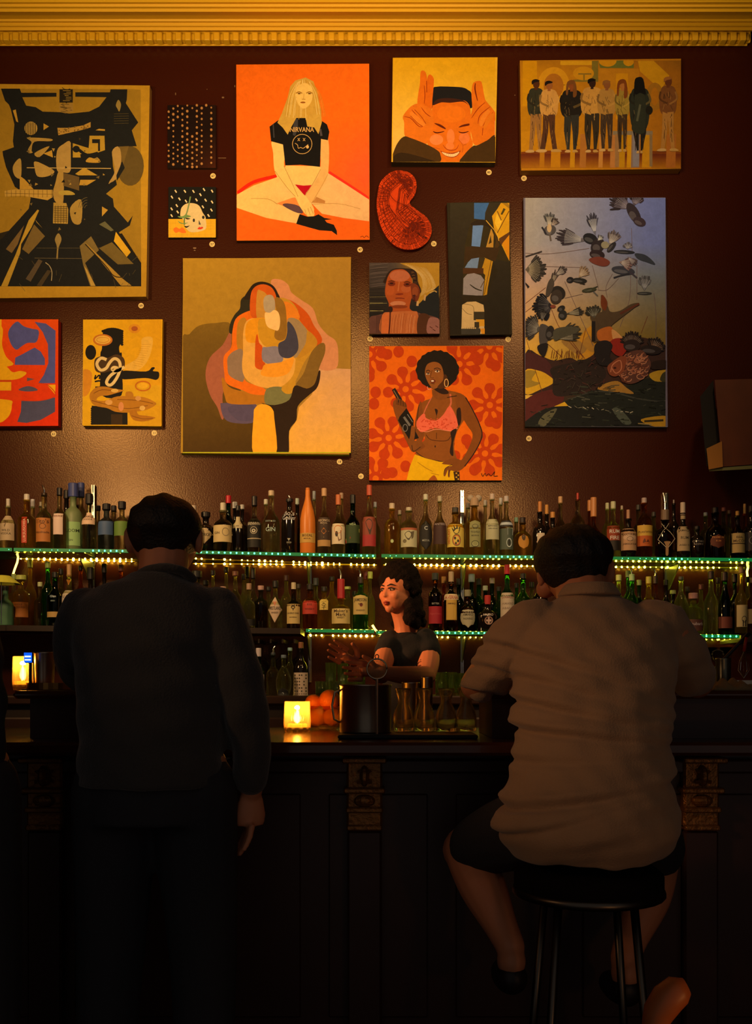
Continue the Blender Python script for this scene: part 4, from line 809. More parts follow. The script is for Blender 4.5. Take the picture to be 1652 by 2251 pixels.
# ---- red, blue, yellow abstract at left edge
def pic_primary():
    P = Picture([(-52, 702), (128, 702), (128, 936), (-52, 937)], (0, 690), 4.465, .045, 'a01c08', 1, 'e2400a')
    RD, BL, YL = 'e2400a', '54507c', 'e89c10'
    P.grid(lambda x, y: mix('e6480a', 'dc2c0a', y), 4, 6)
    P.rectf(-240, 50, 15, 760, YL); P.poly([(10, 110), (20, 300), (60, 420), (120, 505), (-240, 505), (-240, 60)], YL, True)
    P.poly([(30, 505), (120, 570), (200, 560), (260, 580), (200, 630), (80, 650), (-240, 655), (-240, 505)], YL)
    P.rectf(-240, 648, 110, 668, 'c83c0c'); P.rectf(-240, 668, 110, 752, YL); P.rectf(-240, 752, 210, 850, 'dc380a')
    P.poly([(-240, 850), (90, 845), (115, 900), (100, 980), (50, 1040), (-20, 1070), (-240, 1080)], YL)
    P.poly([(170, 75), (230, 120), (310, 145), (375, 160), (378, 220), (350, 280), (270, 285), (210, 320), (160, 352), (110, 300), (80, 200), (105, 130)], BL)
    P.poly([(145, 500), (150, 430), (230, 390), (340, 330), (400, 370), (440, 440), (440, 502)], BL, False)
    P.poly([(340, 78), (450, 95), (545, 165), (540, 680), (375, 680), (430, 600), (475, 480), (470, 300), (420, 180)], BL, False)
    P.poly([(265, 625), (340, 640), (265, 662)], '6a4a44', False); P.poly([(180, 745), (260, 710), (330, 720), (370, 750), (270, 762)], '584a54')
    P.poly([(460, 695), (545, 695), (540, 790)], YL, False)
    P.poly([(210, 850), (350, 855), (540, 820), (540, 960), (400, 1040), (260, 1070), (170, 1060), (205, 960)], '4e4654', False)
    P.line([(375, 680), (470, 700), (545, 800), (400, 850), (210, 850)], 8, 'c8340a')
    P.build('primary_colour_painting', 'bright red, blue and yellow abstract painting cut off by the left edge')
pic_primary()

# ---- yellow picture with black figure and crocodile
def pic_croc():
    P = Picture([(183, 703), (357, 702), (354, 937), (181, 935)], (0, 690), 4.465, .035, 'a88410', 1, 'e09a10')
    P.rect = (815, 56, 1585, 1098)
    P.grid(lambda x, y: mix(mix('e49e12', 'cc8410', x*.7), 'c08418', max(0, y-.6)), 6, 8)
    BK = '1c1712'
    P.poly([(810, 560), (900, 580), (880, 760), (810, 800)], 'cf7c1c'); P.rectf(1190, 700, 1580, 900, 'd09014')
    P.poly([(1395, 240), (1495, 235), (1480, 380), (1420, 500), (1330, 560), (1220, 540), (1240, 500), (1340, 440), (1385, 340)], 'dc9c34'); [P.line([(1390-k*9, 300+k*20), (1480-k*9, 300+k*22)], 3, 'c07c1c', False) for k in range(11)]
    P.poly([(985, 390), (1000, 340), (1010, 180), (1060, 140), (1140, 145), (1195, 180), (1205, 260), (1170, 320), (1175, 380), (1195, 390), (1195, 560), (1190, 800), (1000, 800), (985, 560)], BK)
    for k in range(12): P.ell(1010+k*17, 170-22*math.sin(k/11*3.14), 15, 13, BK)
    for k in range(6): P.ell(1197, 190+k*22, 14, 13, BK)
    P.poly([(1190, 560), (1430, 565), (1490, 525), (1520, 530), (1500, 560), (1555, 570), (1560, 620), (1530, 648), (1470, 635), (1400, 630), (1190, 640)], BK)
    P.poly([(900, 900), (1080, 920), (1250, 970), (1252, 1088), (905, 1088), (895, 980)], BK, False); P.rectf(1090, 985, 1200, 1088, '3a2512')
    for k in range(8): P.ell(903, 930+k*21, 13, 12, BK)
    P.ell(890, 378, 53, 73, BK); P.ell(1008, 257, 96, 58, 'c0661c'); P.ell(1008, 255, 78, 42, 'e0a038'); P.ring(1008, 255, 60, 26, 5, 'c0701c')
    P.ell(1320, 145, 58, 45, 'd28018'); P.ell(1320, 145, 32, 24, 'a8501c'); P.ring(1402, 708, 72, 46, 14, 'bc6014'); P.ell(1402, 706, 50, 28, 'e09a1c')
    P.poly([(925, 500), (935, 440), (1000, 415), (1060, 430), (1140, 398), (1210, 430), (1225, 500), (1190, 570), (1100, 560), (1000, 580), (940, 560)], '4a3018'); P.line([(1045, 450), (990, 435), (950, 490), (985, 550), (1040, 535), (1075, 480), (1120, 440), (1165, 460), (1180, 520), (1160, 600), (1110, 680), (1070, 700), (1045, 670), (1080, 610), (1160, 545), (1120, 525), (1100, 545), (1150, 560), (1220, 520)], 30, 'dcae64')
    P.line([(940, 600), (930, 640), (975, 600), (975, 640)], 14, BK); P.line([(930, 665), (985, 660), (985, 715), (935, 720)], 16, BK)
    P.poly([(880, 830), (890, 770), (950, 720), (1040, 715), (1120, 735), (1215, 750), (1150, 775), (1060, 800), (990, 805), (950, 830), (960, 850), (1040, 850), (1150, 810), (1300, 810), (1420, 820), (1510, 860), (1530, 890), (1440, 940), (1330, 960), (1240, 970), (1130, 960), (1050, 925), (930, 900)], 'b06a18')
    P.poly([(1230, 800), (1240, 765), (1290, 765), (1310, 800), (1290, 830), (1250, 825)], 'b06a18'); P.poly([(1270, 960), (1310, 1040), (1420, 1055), (1525, 1020), (1440, 1000), (1360, 990), (1330, 940)], 'a86214')
    for q in [[(900, 850), (1050, 890), (1250, 930), (1450, 900)], [(920, 780), (1000, 745), (1120, 755)], [(1150, 840), (1350, 850), (1500, 880)], [(1290, 1000), (1400, 1030), (1500, 1025)]]: P.line(q, 7, '7c4410')
    P.ell(1125, 753, 36, 19, 'd89c40'); P.ell(1068, 868, 36, 26, 'd08c40'); P.ell(1188, 910, 26, 45, 'd07c40'); P.ell(1396, 925, 28, 24, 'd89c48'); P.ell(1355, 830, 28, 24, 'c8843c')
    P.build('crocodile_painting', 'yellow painting of a black figure holding a brown crocodile')
pic_croc()

# ---- round numbered stickers
def stickers():
    data = [(468, 387, '67', 'next to the studded panel'), (466, 537, '57', 'below the toppled head picture'), (791, 549, '47', 'below the orange seated portrait'), (953, 536, '26', 'beside the red bean board'),
            (1074, 379, '80', 'below the laughing portrait'), (1151, 392, '82', 'below the group painting'), (310, 672, '69', 'below the big ochre collage'), (118, 954, '61', 'below the red and blue abstract'),
            (339, 952, '11', 'below the crocodile painting'), (746, 1015, '18', 'below the large rounded abstract'), (793, 1047, '61', 'left of the afro portrait'), (813, 745, '82', 'below the reddish face painting'), (1116, 746, '12', 'below the arches painting'), (1162, 964, '85', 'below the bird painting')]
    paper = mat('sticker_paper', pig('e0b060'), .6); ink = mat('sticker_ink', '2a2018', .6)
    for u, v, t, w in data:
        o = empty('number_sticker', W(u, v, WALL-.0015), 'round cream number sticker '+w, 'sticker')
        n = 20; r = .0145
        mb = MB(); vs = [(r*math.cos(2*math.pi*k/n), y, r*math.sin(2*math.pi*k/n)) for y in (-.0012, .0012) for k in range(n)]
        mb.add(vs, [tuple(range(n)), tuple(range(2*n-1, n-1, -1))]+[(k, n+k, n+(k+1) % n, (k+1) % n) for k in range(n)]); mb.build('sticker_disc', paper, o)
        tv, tf, tw = text_geo(t, .02); h = .0125; mesh_from('number', [(a*h, -.0016, (b-.5)*h) for a, b in tv], tf, ink, parent=o)
stickers()
# ================================================================ room shell
def struct(o): o['kind'] = 'structure'; return o
X0, X1 = W(-330, 0).x, W(2100, 0).x
def wall_material():
    m = mat('maroon_wall_paint', '34130e', .27, bump=.09, bscale=130, spec=.45)
    m.node_tree.nodes['Principled BSDF'].inputs['Specular Tint'].default_value = (1, .72, .45, 1)
    return m
CORN_Z = W(0, 101).z
CEIL = CORN_Z+.62
struct(MB().box(X0, X1, WALL, WALL+.12, 0, CEIL).build('wall_back', wall_material()))
struct(MB().box(X0-.1, X0, -.6, WALL, 0, CEIL).build('wall_left', wall_material()))
struct(MB().box(X1, X1+.1, -.6, WALL, 0, CEIL).build('wall_right', wall_material()))
struct(MB().box(X0-.1, X1+.1, -.6, WALL+.12, -.1, 0).build('floor', mat('floor_boards', '2a1c14', .5, var=.3, vscale=3)))
struct(MB().box(X0-.1, X1+.1, -.6, WALL+.12, CEIL, CEIL+.1).build('ceiling', mat('ceiling_plaster', '8a6a30', .8)))
# cornice: (projection, photo row seen) pairs
def cornice():
    prof = [(0, 101), (.012, 101), (.014, 97), (.03, 94), (.034, 90), (.034, 70), (.075, 67), (.08, 60), (.095, 57), (.10, 50), (.12, 47), (.125, 42), (.17, 34), (.225, 30), (.30, 26), (.31, 19), (.33, 15), (.335, 9), (.36, 5), (.375, -4), (.42, -12), (.45, -40), (.45, -60)]
    gold = mat('cornice_gilt_paint', pig('d69412'), .55, bump=.12, bscale=30)
    v = []; n = len(prof)
    xe = W(1637, 0).x
    for x_end in (0, 1):
        for o, r in prof:
            p = W(0, r, WALL-o); v.append(((X0+.001) if x_end == 0 else xe+o*.45, WALL-o-.0005, p.z))
    for o, r in prof[:1]: pass
    k = len(v); zt = v[n-1][2]; v += [(X0+.001, WALL-.0005, zt), (xe, WALL-.0005, zt)]
    f = [(i, i+1, n+i+1, n+i) for i in range(n-1)]+[(n-1, k, k+1, 2*n-1), tuple(list(range(n-1, -1, -1))+[k]), tuple(list(range(n, 2*n))+[k+1])]
    mb = MB().add(v, f)
    # dentils
    u = -310
    while u < 1628:
        a = W(u, 70, WALL-.07); b = W(u+13.5, 88, WALL-.07)
        mb.box(a.x, b.x, WALL-.072, WALL-.03, b.z, a.z, bev=.004)
        mb.box(b.x, b.x+px(7.3), WALL-.052, WALL-.03, b.z+.012, a.z)
        u += 21.05
    # little bead line under the crown
    struct(mb.build('trim_1', gold))
cornice()
# scuffs and screws left in the wall
for i, (u, v, du, dv) in enumerate([(386, 207, 2, 5), (490, 215, 5, 3), (516, 190, 2, 4), (488, 348, 18, 1), (428, 546, 7, 3), (428, 551, 4, 2), (145, 782, 2, 2), (1131, 210, 2, 2), (455, 197, 2, 1)]):
    p = W(u, v); o = MB().box(-px(du)/2, px(du)/2, -.004, 0, -px(dv)/2, px(dv)/2, bev=.001).build('wall_hook', mat('hook_steel', '8a7060', .5, .3)); o.location = (p.x, WALL-.0005, p.z)
    props(o, ['small pale screw in the wall right above the studded panel', 'small nail in the wall beside the orange seated portrait, nearer the studded panel', 'tiny pale nail touching the left edge of the orange seated portrait', 'thin pale scratch-like wire right of the studded panel', 'bent hook below the toppled head picture', 'small pin right under the bent hook', 'single screw between the abstract and the crocodile painting', 'tiny nail left of the group painting', 'tiny nail above and right of the studded panel'][i], 'hook')

# ================================================================ glass shelves with lights
def glow(name, c, s, sampled=False):
    return mat(name, '101010', .5, emis=c, estr=s, sampled=sampled)
GLASS = sheet('shelf_glass', 'b4e8a8', .10)
EDGE = glow('green_edge_glow', '00a048', .42)  # emission stands in for strip light carried through the glass to its edge
BEAD_Y = glow('led_bead_warm', 'ffd040', 120.0, True)
EDGE_GLINT = glow('edge_glint_green', '60ffc0', 3.2)  # glowing dots imitate the strip beads refracted in the glass edge
TAPE = mat('led_tape', 'b09030', .6, emis='e0a010', estr=.7, sampled=False)
CHROME = mat('chrome', 'c8c8c0', .18, 1.0)
def shelf(u0, v0, u1, v1, yf, label, beads=(), hot=(), green=1.0, strip=True, stripv=0):
    """v0, v1: photo rows of the front edge centre at its two ends"""
    a, b = W(u0, v0, yf), W(u1, v1, yf); th = .018; L = b.x-a.x; sl = (b.z-a.z)/L
    root = empty('glass_shelf', (a.x, WALL, a.z-th/2), label, 'shelf')
    def slab(name, y0, y1, z0, z1, m, x0=0, x1=L):
        v = [(x0, y0, z0+sl*x0), (x1, y0, z0+sl*x1), (x1, y1, z0+sl*x1), (x0, y1, z0+sl*x0), (x0, y0, z1+sl*x0), (x1, y0, z1+sl*x1), (x1, y1, z1+sl*x1), (x0, y1, z1+sl*x0)]
        return MB().add(v, [(3, 2, 1, 0), (4, 5, 6, 7), (0, 1, 5, 4), (1, 2, 6, 5), (2, 3, 7, 6), (3, 0, 4, 7)]).build(name, m, root)
    d0 = yf-WALL
    slab('glass_pane', d0+.004, -.002, 0, th, GLASS)
    slab('edge_glow', d0-.001, d0+.0035, .001, th-.001, EDGE)
    n = int(L/px(12)); bead = None
    for k in range(n):
        x = (k+.5)*L/n; u = u0+(u1-u0)*(k+.5)/n
        g = any(p <= u <= q for p, q in hot)
        if g or random.random() < .35:
            s = 1.0 if g else .45
            o = MB().ball((0, 0, 0), (.0045, .002, .005), 8, 5).build('led_or_glint', EDGE_GLINT, root) if bead is None else bead.copy()  # painted glints along the front edge, no second strip there
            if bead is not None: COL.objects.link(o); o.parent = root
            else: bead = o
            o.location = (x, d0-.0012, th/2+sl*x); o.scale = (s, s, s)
    return root, a, b, sl
def strip(u0, v0, u1, v1, y, label, gaps=()):
    a, b = W(u0, v0+2, y), W(u1, v1+2, y); L = b.x-a.x; sl = (b.z-a.z)/L
    root = empty('led_strip', a, label, 'light strip')
    v = [(x, yy, z+sl*x) for x in (0, L) for yy in (-.0015, .006) for z in (-.001, .002)]
    MB().add(v, [(0, 1, 3, 2), (4, 6, 7, 5), (0, 4, 5, 1), (2, 3, 7, 6), (0, 2, 6, 4), (1, 5, 7, 3)]).build('tape', TAPE, root)
    n = int(L/px(12.3, y)); bead = None
    for k in range(n):
        x = (k+.5)*L/n; s = random.uniform(.55, 1.3)
        if random.random() < .12: continue
        if bead is None: o = bead = MB().ball((0, 0, 0), (.0052, .003, .0052), 6, 4).build('led_or_glint', BEAD_Y, root)
        else: o = bead.copy(); COL.objects.link(o); o.parent = root
        o.location = (x, -.003, -.001+sl*x); o.scale = (s, s, s)
    return root
YF, YB = 4.93, 5.235
up = [(-400, 1203, 26, 1208, 'unlit upper glass shelf end at the far left edge', []), (30, 1208, 392, 1213, 'leftmost upper glass shelf, behind the standing man', [(200, 290)]), (396, 1213, 826, 1222, 'upper glass shelf in the middle left, bright green edge', [(430, 640), (660, 820)]),
      (838, 1221.5, 1238, 1225, 'upper glass shelf above the bartender', [(1060, 1175)]), (1243, 1226, 1700, 1231, 'rightmost upper glass shelf, behind the seated man', [(1440, 1510)])]
for u0, v0, u1, v1, lb, hot in up: shelf(u0, v0, u1, v1, YF, lb, hot=hot)
lo_ = [(672, 1386, 822, 1388, 'short lower glass shelf left of the bartender', []), (826, 1390, 1238, 1393, 'lower glass shelf behind the bartender', [(955, 1090)]), (1243, 1395, 1624, 1399, 'lower glass shelf behind the seated man', [(1500, 1620)])]
for u0, v0, u1, v1, lb, hot in lo_: shelf(u0, v0, u1, v1, YF, lb, hot=hot)
strip(40, 1226, 296, 1232, YB, 'yellow light strip under the leftmost upper shelf')
strip(424, 1237, 828, 1240, YB, 'yellow light strip under the middle left upper shelf')
strip(842, 1240, 1238, 1243, YB, 'yellow light strip under the upper shelf above the bartender')
strip(1246, 1243, 1636, 1246, YB, 'yellow light strip under the rightmost upper shelf')
strip(676, 1394, 824, 1396, YB, 'yellow light strip under the short lower shelf')
strip(830, 1397, 1236, 1400, YB, 'yellow light strip under the lower shelf behind the bartender')
strip(1246, 1401, 1620, 1404, YB, 'yellow light strip under the lower shelf behind the seated man')
# loose hanging ends of the tape at both sides
def loose(pts, label, y=5.19):
    root = empty('loose_light_strip', W(*pts[0], y), label, 'light strip'); o0 = root.location
    P3 = [W(u, v, y)-o0 for u, v in pts]
    MB().tube(P3, .0055, 8).build('tape', glow('hot_tape', 'ffd860', 5.0, True), root)
loose([(34, 1212), (40, 1224), (38, 1236), (32, 1252), (27, 1268)], 'bright loose light tape hanging at the far left of the shelves')
loose([(1640, 1232), (1644, 1244), (1641, 1256), (1642, 1266), (1640, 1280)], 'bright loose light tape hanging at the far right of the shelves')
loose([(818, 1374), (824, 1384), (832, 1392), (842, 1396)], 'bright light tape crossing the shelf joint beside the bartender', 4.95)
# slotted uprights with glass brackets
def upright(u, vt, vb, label, brackets):
    root = empty('shelf_upright', W(u, vb, WALL-.02), label, 'shelf support'); h = (vb-vt)*WALL/F; w = .0085
    mb = MB().box(-w, -w*.35, -.008, .014, 0, h).box(w*.35, w, -.008, .014, 0, h)
    z = .03
    while z < h-.02: mb.box(-w*.36, w*.36, -.008, .014, z, z+.018); z += .05
    mb.box(-w, w, .008, .014, 0, h).build('channel', CHROME, root)
    for bv in brackets:
        z = (vb-bv)*WALL/F
        f = [(0, 1, 2, 3, 4), (9, 8, 7, 6, 5)]+[(i, i+5, (i+1) % 5+5, (i+1) % 5) for i in range(5)]
        v = [(x, y, zz) for x in (-.003, .003) for y, zz in ((-.009, z), (-.22, z), (-.22, z-.012), (-.06, z-.11), (-.009, z-.12))]
        MB().add(v, f).build('bracket', mat('bracket_steel', '6a7058', .3, .7), root)
upright(205, 1068, 1500, 'slotted metal shelf upright left of the standing man', [1240, 1408])
upright(681, 1236, 1500, 'slotted metal shelf upright left of the bartender', [1247, 1402])
upright(1015, 1080, 1500, 'slotted metal shelf upright right of the bartender, rising above the bottles', [1249, 1406])
upright(1463, 1085, 1500, 'slotted metal shelf upright right of the seated man', [1252, 1410])
# dark wooden lower shelf on the left with hanging glass rack
def wood_shelf():
    a = W(-300, 1371, YF); b = W(660, 1381, YF)
    root = empty('wooden_shelf', ((a.x+b.x)/2, WALL, b.z-.05), 'dark wooden lower shelf on the left with a glass rack below', 'shelf')
    o = root.location; sl = (b.z-a.z)/(b.x-a.x); wd = mat('dark_stained_wood', '20130d', .4, var=.3, vscale=8)
    v = [(x-o.x, y, z) for x in (a.x, b.x) for y in (YF-WALL, -.036) for z in (b.z+sl*(x-b.x)-.028-o.z, b.z+sl*(x-b.x)-o.z)]
    MB().add(v, [(0, 1, 3, 2), (4, 6, 7, 5), (0, 4, 5, 1), (2, 3, 7, 6), (0, 2, 6, 4), (1, 5, 7, 3)]).build('board', wd, root)
    mb = MB()
    for u in range(440, 660, 26): p = W(u, 1400, 5.0); mb.box(p.x-.004-o.x, p.x+.004-o.x, -.30, -.02, -.022, -.012+.01)
    mb.build('glass_rack', mat('rack_metal', '40382e', .35, .8), root)
wood_shelf()
def wood_end():
    a = W(1628, 1398, YF); b = W(1900, 1398, YF); o = empty('wooden_shelf', ((a.x+b.x)/2, WALL, a.z-.03), 'short dark wooden shelf end at the lower right edge', 'shelf'); w = (b.x-a.x)/2
    MB().box(-w, w, YF-WALL, -.036, 0, .034).build('board', mat('dark_stained_wood', '20130d'), o); MB().box(w*.3, w*.3+.02, -.036, -.0005, -.08, .03).build('bracket', CHROME, o)
wood_end()
def back_counter():
    z = W(0, 1529, 4.75).z; wd = mat('counter_wood', '2a1810', .35, var=.3)
    o = empty('back_counter', (0, WALL-.3, 0), 'dark wooden back counter below the bottle shelves', 'counter')
    MB().box(X0+.01, X1-.01, -.36, .298, z-.04, z, bev=.006).build('counter_top', wd, o)
    mb = MB().box(X0+.02, X1-.02, -.33, .295, 0.002, z-.041); mb.build('cabinet_front', mat('cabinet_wood', '1c110c', .5, var=.3), o)
    x = X0+.2
    while x < X1-.7:
        d = MB().box(x, x+.6, -.35, -.331, .12, z-.1, bev=.008).build('cabinet_door', wd, o); MB().ball((x+.55, -.36, z-.3), .012).build('knob', CHROME, d); x += .66
    return z
ZC = back_counter()

# speaker on the right
def speaker():
    Y = 4.9; o = empty('wall_speaker', W(1640, 1036, Y), 'large dark wood-sided loudspeaker mounted high at the right edge', 'speaker'); L = o.location
    def q(u, v, y): return W(u, v, y)-L
    f8 = [(0, 1, 2, 3), (7, 6, 5, 4), (0, 4, 5, 1), (1, 5, 6, 2), (2, 6, 7, 3), (3, 7, 4, 0)]
    def hull(pts, y1, y2, name, m): MB().add([q(u, v, y1) for u, v in pts]+[q(u, v, y2) for u, v in pts], f8).build(name, m, o)
    hull([(1570, 835), (1760, 830), (1770, 1012), (1586, 1026)], 4.72, 5.1, 'cabinet', mat('speaker_veneer', '5a2c14', .6, var=.35, vscale=9))
    hull([(1538, 872), (1567, 836), (1583, 1010), (1552, 1026)], 4.78, 5.05, 'grille', mat('speaker_grille', '1a1a1c', .9))
    hull([(1552, 986), (1586, 970), (1588, 1026), (1557, 1032)], 4.70, 4.77, 'corner_block', mat('speaker_corner', '9a6a2a', .7))
    hull([(1558, 1030), (1770, 1014), (1770, 1024), (1558, 1036)], 4.72, 5.1, 'base_rim', mat('speaker_base', '6a7048', .6))
    p = q(1640, 930, 5.1); MB().box(p.x-.02, p.x+.02, 5.1-L.y, WALL-L.y-.001, p.z-.03, p.z+.03).build('bracket', mat('black_steel', '181818', .4, .6), o)
speaker()
# ================================================================ bottles
PROF = {  # (radius share, height share) of body and neck
 'round': [(.0, 0), (.93, 0), (1, .015), (1, .56), (.97, .60), (.80, .655), (.5, .70), (.36, .735), (.33, .78), (.32, .965), (.37, .97), (.37, 1), (0, 1)],
 'tall': [(.0, 0), (.93, 0), (1, .015), (1, .50), (.96, .55), (.75, .62), (.45, .68), (.33, .74), (.30, .80), (.29, .97), (.35, .975), (.35, 1), (0, 1)],
 'wine': [(.0, 0), (.94, 0), (1, .012), (1, .54), (.95, .60), (.72, .67), (.46, .725), (.36, .77), (.34, .97), (.38, .975), (.38, 1), (0, 1)],
 'champ': [(.0, 0), (.94, 0), (1, .015), (1, .46), (.93, .53), (.70, .65), (.46, .76), (.34, .86), (.33, .97), (.38, .975), (.38, 1), (0, 1)],
 'squat': [(.0, 0), (.90, 0), (1, .02), (1, .60), (.93, .68), (.70, .74), (.42, .775), (.34, .80), (.33, .95), (.42, .955), (.42, 1), (0, 1)],
 'flask': [(.0, 0), (.60, 0), (.78, .02), (1, .22), (1, .40), (.86, .55), (.6, .66), (.36, .74), (.28, .80), (.28, .97), (.34, .98), (.34, 1), (0, 1)],
 'cone': [(.0, 0), (.95, 0), (1, .015), (1, .46), (.96, .55), (.80, .66), (.56, .76), (.38, .84), (.31, .90), (.30, .985), (.26, 1), (0, 1)],
 'high': [(.0, 0), (.93, 0), (1, .015), (1, .66), (.97, .70), (.80, .745), (.5, .785), (.37, .81), (.33, .84), (.32, .965), (.37, .97), (.37, 1), (0, 1)],
 'bell': [(.0, 0), (.96, 0), (1, .02), (.96, .45), (1, .52), (.9, .62), (.6, .70), (.36, .75), (.33, .97), (.38, .975), (.38, 1), (0, 1)],
}
GL = {
 'clear': glassmix('clear_glass', 'dce0b0', clear=.3, haze=.045), 'gold': glassmix('golden_spirit_glass', 'e8c048', clear=.3, haze=.09), 'amber': glassmix('amber_spirit_glass', 'b05a14', clear=.3, haze=.10),
 'green': glassmix('green_glass', '2a8034', ior=1.4, clear=.25, haze=.08), 'dgreen': glassmix('dark_green_glass', '143e1c', .06, 1.45, .2, .1), 'dark': mat('near_black_glass', '120d0a', .08, spec=.6), 'brown': glassmix('brown_glass', '44200e', .06, 1.45, .25, .12),
 'smoke': glassmix('smoky_glass', 'a8a680', clear=.3, haze=.04), 'frost': mat('frosted_glass', '8aa078', .5, trans=.55), 'orange': mat('orange_ceramic', pig('c8641a'), .35, spec=.4), 'blue': glassmix('bluish_glass', '7090b0', haze=.1), 'teal': mat('frosted_green_glass', '5a8a70', .6, trans=.3),
}
def paper(c): return mat('label_'+c, c if len(c) == 6 else '888888', .7)
INK = {}
_bp = {}
ROWS = {}
ROWKEY = 'u'
def settle(u, w, Y, sq):
    "nudge a bottle back or forward so that it does not touch its neighbours"
    L = ROWS.setdefault(ROWKEY, []); w0 = w
    for sh in (1, .94, .88, .82, .76):
        for k in range(0, 15):
            y = Y+(k+1)//2*.012*(1 if k % 2 else -1); r = px(w0*sh, y)/2*(1.08 if sq else 1)
            if y-r < YF+.012 or y+r > WALL-.045: continue
            x = W(u, 0, y).x
            if all(math.hypot(x-a, y-b) > r+c+.0012 for a, b, c in L): L.append((x, y, r)); return y, w0*sh
    print('no room', u); return Y, w*.7
def bottle(u, w, vt, vb, shape, glass, Y, label, group=None, sq=0, cap=('20140e', .10, .42), lab=None, txt=(), pourer=0, neckband=None, extra=None, flat=1.0, zb=None):
    """u,w,vt,vb: centre, width, top (with cap) and bottom rows in the photo; lab: list of (v0, v1, colour[, half-angle share]); txt: (string, v centre, cap height px, colour)"""
    if callable(zb): Y, w = settle(u, w, Y, sq)
    base = W(u, vb, Y); Z = base.z if zb is None else (zb(u, Y) if callable(zb) else zb)
    H = W(u, vt, Y).z-Z; R = px(w, Y)/2*(.9 if sq else 1)
    root = empty('bottle', (base.x, Y, Z), label, 'bottle', group)
    root.location.z += .0008
    pz = px(pourer, Y); ch = H*cap[1]; gh = H-ch*.85-pz
    prof = [(r*R, z*gh) for r, z in PROF[shape]]
    gls = MB().lathe(prof, 20, sq=sq, depth=flat, caps=False).build('glass', GL[glass], root, smooth=True)
    rn = R*.40 if cap[2] is None else R*cap[2]
    z0 = gh-ch*.15 if not pourer else gh-.004
    MB().lathe([(0, z0), (rn*.95, z0), (rn, z0+.002), (rn, z0+ch-.003), (rn*.9, z0+ch), (0, z0+ch)], 14, caps=False).build('cap', mat('cap_'+cap[0], pig(cap[0], .8), .45), root, smooth=False)
    if pourer:
        zz = z0+ch; s = random.choice((-1, 1)); 
        MB().tube([(0, 0, zz-.002), (0, 0, zz+pz*.4), (s*.004, 0, zz+pz*.75), (s*.010, 0, zz+pz)], [.005, .004, .0035, .0028], 8).build('pourer', CHROME, root)
    if neckband:
        a, b, c = neckband; MB().lathe([(R*.40, a*gh), (R*.40, b*gh)], 14, caps=False).build('neck_band', mat('cap_'+c, pig(c, .8), .5), root)
    def rad(z):
        t = z/gh; P = PROF[shape]
        for (r1, z1), (r2, z2) in zip(P, P[1:]):
            if z1 <= t <= z2 and z2 > z1: return R*(r1+(r2-r1)*(t-z1)/(z2-z1))
        return R
    def surf(x, z, e):
        """front surface point of the bottle at sideways offset x"""
        r = rad(z)*(1.0)+e
        x = max(-r*.97, min(r*.97, x))
        if sq: y = -(max(r**sq-abs(x)**sq, 0))**(1/sq)
        else: y = -math.sqrt(max(r*r-x*x, 0))
        return (x, y*flat-(e if flat < 1 else 0), z)
    host = gls
    for L in (lab or []):
        v0, v1, c = L[:3]; hw = (L[3] if len(L) > 3 else .93)*R; form = L[4] if len(L) > 4 else 'rect'
        zt, zb_ = W(u, v0, Y).z-Z, W(u, v1, Y).z-Z; nx, nz = 12, 6; e = L[5] if len(L) > 5 else .0008
        V = []
        for j in range(nz+1):
            t = j/nz; z = zb_+(zt-zb_)*t
            s = 1 if form == 'rect' else (1-abs(2*t-1)+.001 if form == 'diamond' else math.sqrt(max(0, 1-(2*t-1)**2))+.001)
            for i in range(nx+1): V.append(surf((2*i/nx-1)*hw*s, z, e))
        lbo = MB().add(V, [(j*(nx+1)+i, j*(nx+1)+i+1, (j+1)*(nx+1)+i+1, (j+1)*(nx+1)+i) for j in range(nz) for i in range(nx)]).build('label', mat('label_'+c, pig(c, .85), .65), root, smooth=True)
        if host is gls: host = lbo
    for T in txt:
        s, vc, hp, c = T[:4]; wmax = (T[4] if len(T) > 4 else 1.7)*R; vert = len(T) > 5 and T[5] == 'v'; xo = (T[6]*R if len(T) > 6 else 0)
        tv, tf, tw = text_geo(s, .01); h = px(hp, Y); zc = W(u, vc, Y).z-Z
        k = min(h, wmax/tw) if not vert else h
        V = []
        for a, b in tv:
            xx, zz = (a*k, zc+(b-.5)*h*1.0) if not vert else (-(b-.5)*h, zc+a*k)
            V.append(surf(xx+xo, zz, .0016))
        MB().add(V, tf).build('lettering', mat('ink_'+c, pig(c, .85), .6), host)
    if extra: extra(host, R, gh, surf, lambda v: W(u, v, Y).z-Z)
    return root

def shapes(polys):
    """flat printed shapes on the label: (points in R/px units, colour)"""
    def f(root, R, gh, surf, zv):
        for pts, c in polys:
            q = smooth_closed(pts, 3) if len(pts) > 4 else pts
            tri = tessellate_polygon([[Vector((a, b, 0)) for a, b in q]])
            MB().add([surf(a*R, zv(b), .0018) for a, b in q], tri).build('print', mat('ink_'+c, pig(c, .85), .6), root)
    return f
def circ(x, v, r, rv, n=10): return [(x+r*math.cos(2*math.pi*k/n), v+rv*math.sin(2*math.pi*k/n)) for k in range(n)]
def ub(u): # row of the upper shelf's glass top at the front, by column
    for a, va, b, vb, *_ in up:
        if u <= b+3: return va+(vb-va)*(u-a)/(b-a)
    return 1231
def lb(u): return (1371+(u+300)*10/960 if u < 665 else 1386+(u-672)*13/950 if u < 1628 else 1394)
def shelf_z(u, Y, lower=False):
    "height of the shelf surface at photo column u for a bottle standing at distance Y"
    x = (u-U0)*Y/F; uf = U0+x*F/YF
    v = (lb if lower else ub)(uf); c = W(uf, v, YF).z
    return c+.009+.0006 if not (lower and uf < 665) else c+.0006
YU = 5.0
